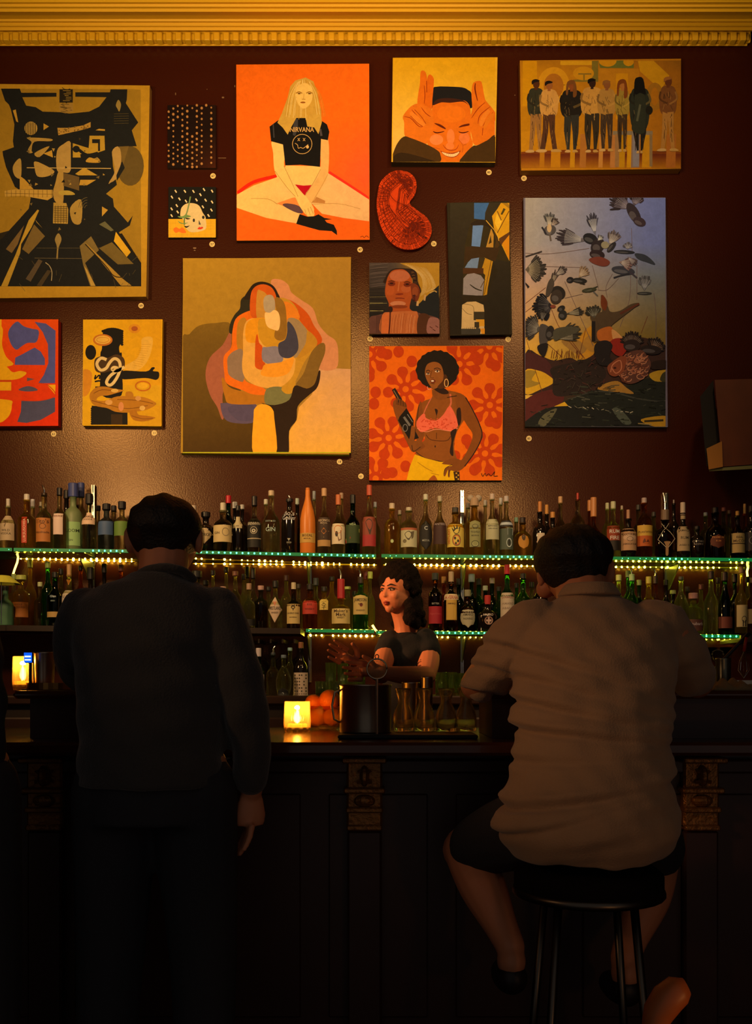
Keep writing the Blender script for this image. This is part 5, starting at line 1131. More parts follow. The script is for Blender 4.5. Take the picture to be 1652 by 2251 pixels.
def U(u, w, vt, shape, glass, label, Y=YU, **k): return bottle(u, w, vt, 1210, shape, glass, Y, label, k.pop('group', None), zb=shelf_z, **k)
def Lw(u, w, vt, shape, glass, label, Y=YU, **k):
    global ROWKEY; ROWKEY = 'l'; return bottle(u, w, vt, 1380, shape, glass, Y, label, k.pop('group', None), zb=lambda a, b: shelf_z(a, b, True), **k)
CR, WH = 'c8a060', 'd8b878'
# ---- upper shelf, front row, left to right
U(-20, 36, 1110, 'round', 'clear', 'clear bottle half cut off by the left edge on the upper shelf')
U(18, 34, 1097, 'round', 'clear', 'bottle with tan leaf label at the far left of the upper shelf', lab=[(1135, 1190, 'b08858')], txt=[('WILD', 1168, 5, '3a2818'), ('VODKA', 1175, 4.5, '3a2818')], cap=('c0a078', .17, .26), extra=shapes([([(-.3, 1150), (0, 1140), (.1, 1152), (-.1, 1162)], '6a4a28'), ([(.1, 1148), (.4, 1140), (.4, 1156)], '6a4a28')]))
U(59, 38, 1087, 'round', 'gold', 'square clear bottle with vertical red label, second from the far left', sq=6, cap=('c8a880', .12, .36), lab=[(1139, 1196, 'a8240c', .34)], txt=[('LUKSUSOWA', 1168, 6, 'e0a070', 1.7, 'v')])
U(97, 34, 1066, 'round', 'clear', 'bottle with orange-brown label and thin metal pourer on the upper shelf', lab=[(1141, 1193, 'a85c20')], txt=[("Tito's", 1148, 9, '4a2410'), ('Handmade', 1172, 5, '4a2410')], pourer=17, cap=('30180c', .05, .34), extra=shapes([(circ(.1, 1159, .42, 6), '5a2c10')]))
U(131, 30, 1073, 'round', 'clear', 'clear bottle with narrow pale pink label and black cap', cap=('1c1614', .12, .4), lab=[(1131, 1177, 'd0a078', .7)], txt=[('VODKA', 1137, 4, '8a4a30')])
U(161, 40, 1063, 'squat', 'frost', 'big frosted yellow-green bottle with tall blue cap', cap=('3a3c5a', .20, .55), txt=[('GLOOM', 1169, 7, '2a3018'), ('GIN', 1190, 4, '2a3018')], lab=[(1150, 1202, '8a9a50', .9)])
U(196, 32, 1086, 'round', 'smoke', 'bottle with cream upper label and black cap left of the standing man', cap=('1c1614', .18, .5), lab=[(1128, 1155, 'd09a68', .9)], txt=[('HAKU', 1137, 5.5, '2a1810'), ('VODKA', 1144, 4, '2a1810')])
U(234, 36, 1108, 'squat', 'blue', 'bottle with blue label and dark cap behind the standing man', cap=('1c1614', .13, .5), lab=[(1148, 1178, '3c4a58', .9)])
U(268, 34, 1103, 'squat', 'clear', 'bottle with green label right beside the standing man, touching his head', cap=('1c1614', .15, .5), lab=[(1148, 1180, '5a6a20', .9)])
U(425, 30, 1112, 'round', 'dark', 'dark bottle with pale cap just right of the standing man head', cap=('c09a70', .13, .42))
U(452, 40, 1126, 'squat', 'dark', 'black apothecary bottle with cream diamond label', lab=[(1158, 1198, 'b08850', .95, 'diamond')], txt=[("HENDRICK'S", 1178, 6, '2a1a10', 1.6)], cap=('1a1412', .12, .5))
U(490, 42, 1106, 'squat', 'smoke', 'round-shouldered bottle with wide cream label and white cap', lab=[(1157, 1194, 'c89c58', .95)], txt=[('GIN', 1174, 5, '3a2818', .8, 'h', -.5)], cap=('c8a878', .18, .30), extra=shapes([(circ(.4, 1172, .35, 9), '8a6a40')]))
U(559, 31, 1091, 'round', 'smoke', 'bottle with black label, white circle emblem and arched name', lab=[(1142, 1205, '17130f', .96), (1185, 1187, 'b89460', .96, 'rect', .0014)], txt=[('BRENNIVIN', 1153, 6.5, 'c8a878')], cap=('1c1412', .17, .40), extra=shapes([(circ(0, 1168, .5, 8), 'c0a070'), (circ(0, 1168, .4, 6.5), '17130f'), (circ(0, 1169, .28, 4), 'c8a878')]))
U(596, 38, 1079, 'tall', 'clear', 'clear bottle with cream stopper and faint engraved lettering', cap=('c89c68', .09, .34), txt=[('GIN', 1166, 9, 'a8a880'), ('DISTILLED', 1148, 3.5, '8a8a68')])
U(636, 36, 1088, 'high', 'dark', 'tall black bottle with white script lettering', cap=('1c1412', .05, .45), pourer=8, txt=[('Bols', 1130, 12, 'c0a888', 1.3), ('Genever', 1141, 9, 'c0a888', 1.6), ('1820', 1195, 4, 'a08860')], extra=shapes([([(-.2, 1186), (.2, 1186), (0, 1192)], 'a08860')]))
U(676, 34, 1073, 'cone', 'orange', 'matte orange ceramic bottle tapering to a slim neck', cap=('c8641a', .03, .28), lab=[(1174, 1195, 'c88a34', .98)], txt=[('BOZAL', 1179, 5.5, '3a1c0c', 1.3), ('MEZCAL', 1186, 3, '5a3010', 1.0)])
U(712, 30, 1074, 'tall', 'clear', 'bottle with dark label holding a diamond emblem and cork stopper', cap=('c88a50', .12, .38), lab=[(1139, 1189, '3a2214', .94), (1189, 1203, 'b07838', .94)], txt=[('VECINOS', 1146, 5.5, 'c89c68'), ('MEZCAL', 1152, 3, 'c89c68')], extra=shapes([([(-.75, 1170), (0, 1155), (.75, 1170), (0, 1184)], 'b08850'), ([(-.62, 1170), (0, 1158), (.62, 1170), (0, 1181)], '4a2a16'), ([(-.4, 1170), (0, 1162), (.4, 1170), (0, 1177)], 'b06020')]))
U(743, 31, 1088, 'tall', 'clear', 'bottle with orange neck and white label showing an orange figure', cap=('c8602a', .17, .36), lab=[(1153, 1198, 'd8b078', .95)], extra=shapes([(circ(0, 1166, .55, 9), 'c86420'), ([(-.2, 1172), (.45, 1168), (.5, 1188), (.1, 1192)], '6a3418'), (circ(-.2, 1176, .2, 6), '2a1a10')]))
U(775, 32, 1088, 'wine', 'dgreen', 'dark green bottle with slanted yellow band beside the tall clear bottle', cap=('161210', .15, .40), lab=[(1156, 1196, '2c3814', .95)], txt=[('VIDA', 1155, 4.5, 'a0a060')], extra=shapes([([(-.95, 1186), (.9, 1164), (.9, 1172), (-.95, 1192)], 'b09828'), ([(-.95, 1190), (-.3, 1182), (-.3, 1186), (-.95, 1196)], 'b82c20')]))
U(811, 32, 1067, 'tall', 'clear', 'tall bottle with red cork and pink-red label at the shelf joint', cap=('c04828', .15, .36), lab=[(1138, 1203, '8c3a22', .9), (1178, 1203, 'a02420', .9, 'rect', .0012)], extra=shapes([([(-.5, 1150), (0, 1142), (.5, 1152), (.3, 1168), (.1, 1178), (-.2, 1165)], '3a1c14')]))
U(861, 34, 1107, 'squat', 'gold', 'plain embossed clear bottle, first right of the shelf joint', cap=('c8a070', .12, .36), extra=shapes([(circ(0, 1192, .2, 4), 'b0a860')]))
U(898, 38, 1116, 'squat', 'clear', 'bottle with illustrated white label under a thin red band', cap=('c0a070', .08, .34), lab=[(1166, 1205, 'b8a068', .92), (1163, 1168, 'a85028', .92, 'rect', .001)], extra=shapes([([(-.5, 1176), (0, 1170), (.3, 1178), (0, 1190), (-.3, 1186)], '4a3a24'), ([(.2, 1172), (.6, 1170), (.5, 1184), (.3, 1188)], '5a4628'), (circ(-.5, 1192, .2, 4), '6a5430')]))
U(935, 30, 1087, 'tall', 'clear', 'bottle with tall black oval label and silver moon', cap=('c8b080', .10, .34), lab=[(1146, 1211, '14110f', .92, 'oval')], txt=[('C', 1163, 8, 'c0b090'), ('MEZCAL', 1190, 4, 'a09070', 1.1)])
U(966, 29, 1091, 'tall', 'clear', 'slim bottle with dark reddish square label', cap=('b89868', .10, .34), lab=[(1152, 1198, '3c1e18', .95)], txt=[('ANTEEL', 1154, 5, 'a08068')])
U(1000, 38, 1116, 'squat', 'gold', 'bottle with yellow label showing a red and black pineapple', cap=('3a3024', .12, .36), lab=[(1155, 1205, 'd8a83c', .97)], extra=shapes([([(-.15, 1176), (-.5, 1162), (-.2, 1168), (-.3, 1157), (0, 1165), (.1, 1155), (.25, 1165), (.5, 1160), (.35, 1174)], '2a2410'), (circ(.08, 1190, .5, 13), '2a2010'), (circ(.08, 1190, .42, 11), 'c02c18'), (circ(-.1, 1186, .12, 3), '2a2010'), (circ(.25, 1192, .12, 3), '2a2010'), (circ(0, 1197, .1, 3), '2a2010')]), txt=[('DESTILADO', 1182, 4.5, 'b82414', 1.5, 'v', -.78)])
U(1042, 40, 1095, 'bell', 'gold', 'wide bottle with two checkered ball stoppers and arched label', cap=('b08050', .14, .5), lab=[(1150, 1205, '8a7a40', .6), (1146, 1162, '8a7a40', .55, 'oval')], txt=[('TEQUILA', 1172, 4, '2a2414', 1.0), ('RESERVA', 1180, 3, '2a2414', .9)], extra=lambda r, R, gh, s, z: (shapes([(circ(0, 1198, .42, 7), '2c2614'), (circ(0, 1198, .34, 5.5), 'a09050'), (circ(0, 1160, .35, 5), '4a4020')])(r, R, gh, s, z), [MB().ball((dx, 0, gh*1.13), (.018, .018, .018), 12, 8).build('stopper_ball', mat('woven_straw', pig('b89468', .7), .8, var=.6, vscale=160), r, smooth=True) for dx in (-.019, .02)]))
U(1081, 31, 1086, 'tall', 'clear', 'bottle with plain cream label and cork stopper, right of the checkered stoppers', cap=('c8a078', .10, .34), lab=[(1143, 1188, 'b09a64', .92)], txt=[('REPOSADO', 1158, 4, '4a4028', 1.3), ('100% AGAVE', 1164, 3, '4a4028', 1.3)])
U(1112, 31, 1091, 'tall', 'clear', 'bottle with dark banded label and small white oval', cap=('c0a080', .10, .34), lab=[(1146, 1160, '2a2620', .94), (1164, 1210, '4a4c34', .94), (1150, 1156, 'b0a890', .94, 'rect', .0012)], extra=shapes([([(.05, 1162), (.85, 1162), (.85, 1178), (.05, 1178)], 'b0a484'), (circ(.3, 1195, .4, 10), 'c8bc98'), (circ(.3, 1195, .15, 7), '2a2418')]))
U(1148, 39, 1138, 'bell', 'gold', 'short golden bottle with round dark stopper beside the seated man', cap=('2a1812', .16, .34), lab=[(1177, 1209, 'b8701c', .6, 'oval')], extra=shapes([([(-.25, 1182), (0, 1178), (.2, 1182), (.1, 1190), (-.1, 1190)], '3a200c')]))
U(1186, 32, 1103, 'wine', 'dark', 'dark bottle with orange neck right behind the seated man head, its left side showing', cap=('c8702a', .22, .26), lab=[(1174, 1206, 'c8a070', .5)])
U(1214, 28, 1126, 'wine', 'dark', 'dark bottle with short orange cap hidden behind the seated man head', cap=('c8782c', .15, .36))
U(1231, 28, 1092, 'tall', 'smoke', 'bottle with amber stopper above the seated man head, left of the red pourer', cap=('c88a50', .12, .34))
U(1269, 32, 1084, 'round', 'smoke', 'clear bottle with red pourer above the seated man head', cap=('b82c1c', .12, .16))
U(1304, 32, 1094, 'tall', 'amber', 'bottle with long orange wax neck above the seated man head', cap=('c87434', .32, .42))
U(1347, 31, 1103, 'round', 'clear', 'clear bottle with black and red label right of the seated man head', cap=('c8b070', .14, .36), lab=[(1158, 1212, '8a2c0c', .97), (1190, 1212, '1a120e', .97, 'rect', .0012)], txt=[('RUM', 1170, 8, 'd0b890', 1.4), ('FIRE', 1184, 8, 'd0b890', 1.4)])
U(1380, 35, 1121, 'squat', 'dark', 'black bottle with ornate cream label and slim neck tag', cap=('b87848', .22, .22), lab=[(1164, 1212, 'b07a48', .97), (1176, 1192, 'c09060', .8, 'oval', .0012)], txt=[('DOCTOR BIRD', 1177, 5, '3a1c10'), ('JAMAICA RUM', 1198, 4, '3a1c10')], extra=shapes([(circ(0, 1187, .4, 5), '3a1c10'), (circ(.05, 1187, .16, 2.5), 'c09060')]))
U(1415, 35, 1095, 'squat', 'amber', 'bottle with yellow to red label, cork stopper and amber base', cap=('b89070', .10, .32), lab=[(1157, 1180, 'c8902c', .95), (1180, 1203, 'b04c14', .95)], txt=[('PLANTATION', 1172, 4.5, '4a240c')], extra=shapes([([(-.4, 1196), (-.2, 1186), (0, 1194), (.2, 1188), (.4, 1197)], '5a200c')]))
U(1461, 44, 1085, 'squat', 'brown', 'wide brown bottle wrapped in thin white geometric lines with long pourer', cap=('7a5838', .16, .40), pourer=38, flat=.7, extra=lambda r, R, gh, s, z: ([MB().tube([s(a*R, z(va), .002), s((a+b)/2*R, z((va+vb)/2), .002), s(b*R, z(vb), .002)], .0013, 6).build('wire_line', mat('ink_c0a070', pig('c0a070', .85), .6), r) for a, va, b, vb in [(-.55, 1152, .3, 1172), (.5, 1151, -.4, 1170), (.3, 1172, .85, 1186), (-.4, 1170, -.85, 1188), (-.85, 1188, -.1, 1206), (.85, 1186, .1, 1206)]], shapes([([(-.3, 1193), (.35, 1193), (.15, 1202), (.1, 1222), (-.15, 1222), (-.15, 1202)], '9a6a38')])(r, R, gh, s, z)))
U(1500, 30, 1105, 'wine', 'dark', 'slim dark bottle with white cap and long cream label', cap=('d0a878', .22, .36), lab=[(1159, 1213, 'a88450', .94), (1134, 1142, 'a88450', .4)], txt=[('JAMAICA', 1168, 4.5, '3a2a18'), ('RUM', 1184, 6, '3a2a18', 1.2), ('AGED 12', 1200, 4, '3a2a18')])
U(1531, 30, 1157, 'squat', 'dark', 'short black bottle with tiny grey lettering', cap=('14100e', .1, .4), txt=[("CAPTAIN'S", 1192, 4, '8a7458'), ('RESERVE', 1198, 4, '8a7458')])
U(1571, 46, 1116, 'bell', 'brown', 'round-bodied dark bottle with small orange emblem', cap=('14100e', .12, .3), lab=[(1178, 1208, '5a2410', .7, 'oval')], txt=[('PREMIUM', 1184, 4.5, 'c07030', 1.1), ('RUM', 1192, 4, 'c07030', .8)])
U(1620, 31, 1124, 'wine', 'brown', 'bottle with cream label split by a dark line near the right edge', cap=('c88a34', .11, .26), lab=[(1174, 1217, 'b08c48', .95), (1196, 1198, '2a1c10', .95, 'rect', .0012)], txt=[('REAL', 1183, 5, '3a2414', 1.0), ('McCOY', 1191, 6, '3a2414')])
U(1650, 32, 1112, 'round', 'dark', 'dark bottle with white emblem label cut by the right edge', cap=('14100e', .1, .4), lab=[(1172, 1212, '2a2420', .95)], extra=shapes([(circ(0, 1190, .6, 9), 'a89878'), (circ(0, 1190, .45, 7), '2a2420')]))
# ---- upper shelf, back row (mostly necks showing)
YB2 = 5.11
G1 = 'rear row on the upper shelf'
for u, w, vt, sh, gl, cp, lb_ in [(72, 26, 1098, 'round', 'clear', ('c0a890', .16, .34), 'rear bottle with white cap behind the square red-labelled bottle'), (90, 26, 1104, 'round', 'smoke', ('8a7050', .1, .3), 'rear bottle with brown cap behind the orange-brown labelled bottle'),
        (146, 30, 1078, 'round', 'dark', ('1c1614', .13, .42), 'rear bottle with black cap left of the blue-capped bottle'), (178, 32, 1062, 'squat', 'clear', ('3a3c5a', .2, .5), 'rear bottle with dark blue cap right behind the frosted bottle'), (215, 28, 1112, 'round', 'smoke', ('1c1614', .1, .42), 'rear bottle with black cap right of the cream-labelled bottle'),
        (250, 28, 1112, 'squat', 'smoke', ('1c1614', .12, .42), 'rear bottle with black cap between blue and green labelled bottles'), (412, 26, 1106, 'round', 'dark', ('c09a88', .08, .42), 'rear bottle with pinkish cap touching the standing man head'), (502, 28, 1090, 'wine', 'dgreen', ('b8101c', .13, .42), 'rear green bottle with bright red cap'),
        (516, 28, 1104, 'round', 'dark', ('c8b090', .12, .38), 'rear bottle with white cap beside the bright red cap'), (532, 26, 1110, 'round', 'dark', ('b8a080', .1, .36), 'rear dark bottle with beige cap left of the black label bottle'), (584, 26, 1098, 'tall', 'clear', ('c0a880', .1, .34), 'rear clear bottle left of the cream-stoppered bottle'),
        (653, 28, 1096, 'tall', 'dark', ('b0a880', .12, .3), 'rear bottle between the black script bottle and the orange ceramic one'), (690, 24, 1080, 'tall', 'clear', ('8a8070', .14, .3), 'rear bottle with slim clear neck right of the orange ceramic one'), (750, 26, 1084, 'tall', 'clear', ('a87850', .1, .34), 'rear bottle with cork behind the orange-necked bottle'),
        (824, 24, 1104, 'tall', 'clear', ('8a8070', .1, .3), 'rear clear bottle at the shelf joint'), (878, 26, 1122, 'round', 'clear', ('8a7050', .1, .3), 'rear bottle between the embossed and illustrated bottles'), (1028, 28, 1106, 'round', 'clear', ('8a7050', .1, .3), 'rear bottle left of the checkered stoppers'),
        (1066, 24, 1100, 'tall', 'clear', ('a89070', .1, .32), 'rear bottle right of the checkered stoppers'), (1100, 24, 1095, 'tall', 'clear', ('b8a080', .12, .34), 'rear bottle with pale cap left of the dark banded label'), (1134, 24, 1138, 'round', 'smoke', ('7a8a60', .12, .36), 'rear bottle with greenish cap left of the short golden bottle'),
        (1201, 26, 1110, 'wine', 'dark', ('c87a2c', .2, .3), 'rear bottle with long orange neck left above the seated man head'), (1296, 28, 1100, 'tall', 'amber', ('c87434', .18, .38), 'rear bottle with orange wax cap above the seated man head'), (1334, 24, 1106, 'round', 'clear', ('c8b070', .12, .34), 'rear bottle with yellow cap left of the black and red label'),
        (1366, 24, 1112, 'tall', 'clear', ('c8a070', .08, .22), 'rear bottle with small amber tip between black-red and ornate labels'), (1402, 26, 1110, 'round', 'smoke', ('3a3024', .1, .34), 'rear bottle right of the ornate cream label'), (1436, 26, 1126, 'round', 'smoke', ('3a3024', .1, .34), 'rear bottle left of the geometric lined bottle'),
        (1480, 26, 1099, 'tall', 'dark', ('b09070', .07, .12), 'rear dark bottle with thin spout left of the white-capped bottle'), (1550, 26, 1127, 'round', 'smoke', ('8a8070', .08, .34), 'rear bottle left of the round-bodied dark bottle'), (1590, 28, 1116, 'round', 'smoke', ('6a2c20', .08, .36), 'rear bottle with reddish cap behind the round-bodied bottle'),
        (1602, 24, 1122, 'tall', 'smoke', ('5a3424', .08, .34), 'rear bottle with dull brown cap left of the split cream label'), (1636, 24, 1108, 'tall', 'amber', ('c88a44', .2, .24), 'rear bottle with orange neck near the right edge')]:
    kw = {}
    if u == 532: kw = {}
    U(u, w, vt, sh, gl, lb_, Y=YB2, cap=cp, group=G1)
U(523, 30, 1112, 'round', 'dark', 'dark bottle with square cream label left of the black circle label', cap=('17120f', .1, .4), lab=[(1137, 1163, 'b89860', .75)], txt=[('GIN', 1158, 3, '3a2a18')], Y=5.03)

# ---- lower shelf, front row
Lw(12, 36, 1289, 'bell', 'teal', 'frosted green bottle at the far left of the lower shelf', cap=('1c1a16', .12, .4))
Lw(46, 37, 1265, 'squat', 'gold', 'bottle with orange square label at the left of the lower shelf', cap=('b0a040', .09, .6), lab=[(1325, 1358, 'b05c1c', .97)], txt=[('SINGLE', 1330, 4, '6a300c'), ('ORCHARD', 1336, 4, '6a300c')])
Lw(121, 33, 1258, 'wine', 'dgreen', 'dark green bottle with orange strip label near its base', cap=('1c1a14', .1, .4), lab=[(1346, 1358, 'b07c38', .92)], txt=[('Glen', 1312, 5, 'b0a890'), ('IRISH', 1322, 3, '8a8a70')])
Lw(152, 30, 1241, 'round', 'clear', 'bottle with cream label and orange neck triangle beside the standing man', cap=('b87c40', .2, .34), lab=[(1299, 1350, 'c09a70', .95)], txt=[('SCOTCH', 1314, 4, '5a4430')], extra=shapes([([(-.35, 1275), (.35, 1275), (0, 1287)], 'c86c1c')]))
Lw(433, 36, 1255, 'squat', 'smoke', 'wide bottle with broad black cap just right of the standing man', cap=('14110e', .12, .6))
Lw(490, 34, 1290, 'squat', 'clear', 'short stout bottle half hidden by the standing man shoulder', cap=('b8805c', .14, .4))
Lw(517, 30, 1256, 'tall', 'clear', 'clear bottle with brown cork, second right of the standing man shoulder', cap=('8a4a2c', .08, .42))
Lw(547, 27, 1283, 'round', 'clear', 'slim clear bottle with tan neck and dark liquid at its base', cap=('a8744c', .14, .42), lab=[(1362, 1377, '14100c', .98)])
Lw(573, 30, 1288, 'squat', 'brown', 'dark-bodied bottle with pink cork left of the diamond label', cap=('b87c5c', .1, .46))
Lw(605, 31, 1277, 'round', 'clear', 'bottle with tall cream diamond label on the lower shelf', cap=('14100e', .14, .42), lab=[(1313, 1370, 'c89868', .99, 'diamond')], txt=[('WESTLAND', 1338, 7, '2a1c14', 1.7), ('WHISKEY', 1348, 4, '5a3c28', 1.0)], extra=shapes([([(0, 1316), (.25, 1325), (0, 1334), (-.25, 1325)], 'c0683c')]))
Lw(645, 31, 1281, 'round', 'brown', 'dark bottle with cream label and small tree emblem', cap=('c8a068', .17, .34), lab=[(1329, 1372, 'c8984c', .92)], txt=[('NOBLE OAK', 1349, 3.6, '3a2410'), ('BOURBON', 1358, 2.6, '3a2410', 1.0)], extra=shapes([(circ(0, 1336, .3, 4), '3a2814'), ([(-.06, 1338), (.06, 1338), (.06, 1343), (-.06, 1343)], '3a2814')]))
Lw(681, 33, 1284, 'squat', 'amber', 'bottle with bright red label and black cap', cap=('14100e', .14, .42), lab=[(1322, 1351, 'b8301c', .97)], txt=[('RYE', 1330, 4.5, '5a1408', 1.1), ('WHISKY', 1340, 4, '5a1408')])
Lw(712, 30, 1290, 'squat', 'gold', 'golden bottle with small cream label bearing one black character', cap=('14100e', .12, .42), lab=[(1318, 1342, 'd0a040', .62)], extra=lambda r, R, gh, s, z: [MB().tube([s(a*R, z(va), .002), s(b*R, z(vb), .002)], .0011, 5).build('brush_stroke', mat('ink_201810', pig('201810'), .6), r) for a, va, b, vb in [(-.3, 1325, .3, 1323), (0, 1320, 0, 1330), (0, 1326, -.3, 1331), (0, 1326, .3, 1331), (-.22, 1333, .22, 1332), (.2, 1332, 0, 1335), (0, 1335, 0, 1341), (-.3, 1337, .32, 1336)]])
Lw(749, 41, 1256, 'squat', 'gold', 'squat bottle with dripping red wax neck and cream label', cap=('b01c1c', .34, .40), pourer=22, lab=[(1339, 1372, 'd0a050', .97)], txt=[("Maker's", 1344, 7, '3a1c10', 1.5), ('Mark', 1352, 7.5, '3a1c10', 1.1), ('WHISKY', 1359, 4, '3a1c10', .8)])
Lw(792, 35, 1253, 'high', 'green', 'green bottle with cream arched label and dark pourer, left of the bartender', cap=('2a140e', .12, .34), pourer=16, lab=[(1313, 1352, 'c89848', .9), (1309, 1320, 'c89848', .75, 'oval')], txt=[('JAMESON', 1320, 7, '3a2414', 1.6), ('IRISH', 1329, 3, '3a2414', .8), ('WHISKEY', 1343, 3.4, '3a2414', 1.1)], extra=shapes([(circ(.1, 1331, .2, 4), '6a1c10')]))
Lw(813, 22, 1257, 'tall', 'clear', 'clear bottle with yellow cap just left of the bartender face', cap=('c0b840', .12, .5))
Lw(956, 30, 1260, 'high', 'brown', 'bottle with bright red lower label right of the bartender hair', cap=('2a2a20', .12, .5), lab=[(1334, 1372, 'a0141c', .96)], txt=[('BITTER', 1328, 4, 'a08868', 1.1), ('Aperitivo', 1350, 5, 'c03c34')])
Lw(991, 32, 1257, 'high', 'brown', 'bottle with white and yellow label under red capital letters', cap=('b88a58', .2, .36), lab=[(1307, 1320, 'd0a468', .97), (1320, 1364, 'c88c30', .72)], txt=[('AVERNA', 1314, 8, 'a82414', 1.8), ('AMARO', 1328, 4, '5a3010', 1.1)], extra=shapes([([(-.5, 1336), (.5, 1336), (.5, 1360), (-.5, 1360)], 'd09428')]))
Lw(1027, 34, 1297, 'bell', 'brown', 'rounded brown bottle with large oval cream label', cap=('8a7448', .16, .42), lab=[(1335, 1381, 'a88c5c', .95, 'oval')], txt=[('AMARO', 1352, 6, '4a3820', 1.3), ('NONINO', 1361, 4.5, '4a3820', 1.2)])
Lw(1071, 46, 1309, 'bell', 'dark', 'wide black round bottle with red cap and round orange emblem', cap=('b0241c', .25, .30), flat=.6, txt=[('AMARO', 1352, 5, 'c8a078', 1.0)], extra=shapes([(circ(.05, 1365, .4, 9), 'b87850'), (circ(.05, 1365, .33, 7.4), '3a1a12'), ([(-.02, 1358), (.12, 1358), (.12, 1372), (-.02, 1372)], 'c08c68'), ([(-.2, 1363), (.3, 1363), (.3, 1367), (-.2, 1367)], 'c08c68')]))
Lw(1114, 31, 1242, 'wine', 'green', 'green bottle with bright red cap and large cream label', cap=('b8181c', .14, .42), lab=[(1304, 1362, 'b89468', .97)], txt=[('LUXARDO', 1314, 5, '7a2414'), ('AMARO', 1328, 5, '8a6a48'), ('ABANO', 1338, 5, '8a6a48')])
Lw(1149, 34, 1261, 'bell', 'green', 'swirled pale green bottle between the red cap and the seated man', cap=('141410', .1, .36))
Lw(1187, 32, 1266, 'squat', 'brown', 'dark bottle with small white neck label beside the seated man ear', cap=('14100e', .08, .3), lab=[(1278, 1296, 'a89878', .36)])
Lw(1359, 30, 1264, 'round', 'clear', 'clear bottle with pale yellow cap right of the seated man collar', cap=('b8b050', .1, .4))
Lw(1388, 30, 1249, 'wine', 'green', 'green bottle with steel spout right of the seated man neck', cap=('a0b060', .1, .4), pourer=14)
Lw(1425, 34, 1268, 'bell', 'gold', 'golden bottle with yellow cap above the seated man shoulder', cap=('b8a030', .14, .36))
Lw(1440, 26, 1251, 'wine', 'amber', 'amber bottle with long dark neck and steel spout', cap=('2a140e', .12, .4), pourer=16)
Lw(1496, 36, 1268, 'flask', 'clear', 'clear flask-shaped bottle with long slim neck', cap=('3a3a2a', .06, .3))
Lw(1523, 40, 1304, 'squat', 'clear', 'short clear bottle with wide pink cap and red lettered label', cap=('b07058', .14, .5), lab=[(1363, 1388, '5a2c20', .97)], txt=[('Rhubarb', 1372, 7, 'c8a088', 1.7)])
Lw(1562, 30, 1256, 'wine', 'clear', 'clear wine-shaped bottle with dark cap on the right of the lower shelf', cap=('2a1c14', .12, .42))
Lw(1592, 32, 1258, 'champ', 'dgreen', 'green champagne bottle with red-brown label', cap=('2a1c14', .14, .44), lab=[(1357, 1382, '6a2c1c', .95)])
Lw(1628, 26, 1246, 'tall', 'gold', 'slim bottle with bright yellow neck and cream label near the right edge', cap=('a87840', .1, .36), lab=[(1331, 1379, 'b89858', .92)], extra=shapes([(circ(.2, 1362, .45, 7), '1a1410'), ([(-.1, 1364), (.5, 1364), (.5, 1378), (-.1, 1378)], '1a1410')]))
Lw(1652, 28, 1270, 'round', 'amber', 'amber bottle with cream label cut by the right edge of the lower shelf', cap=('2a1c14', .1, .4), lab=[(1340, 1372, 'a88048', .92)])
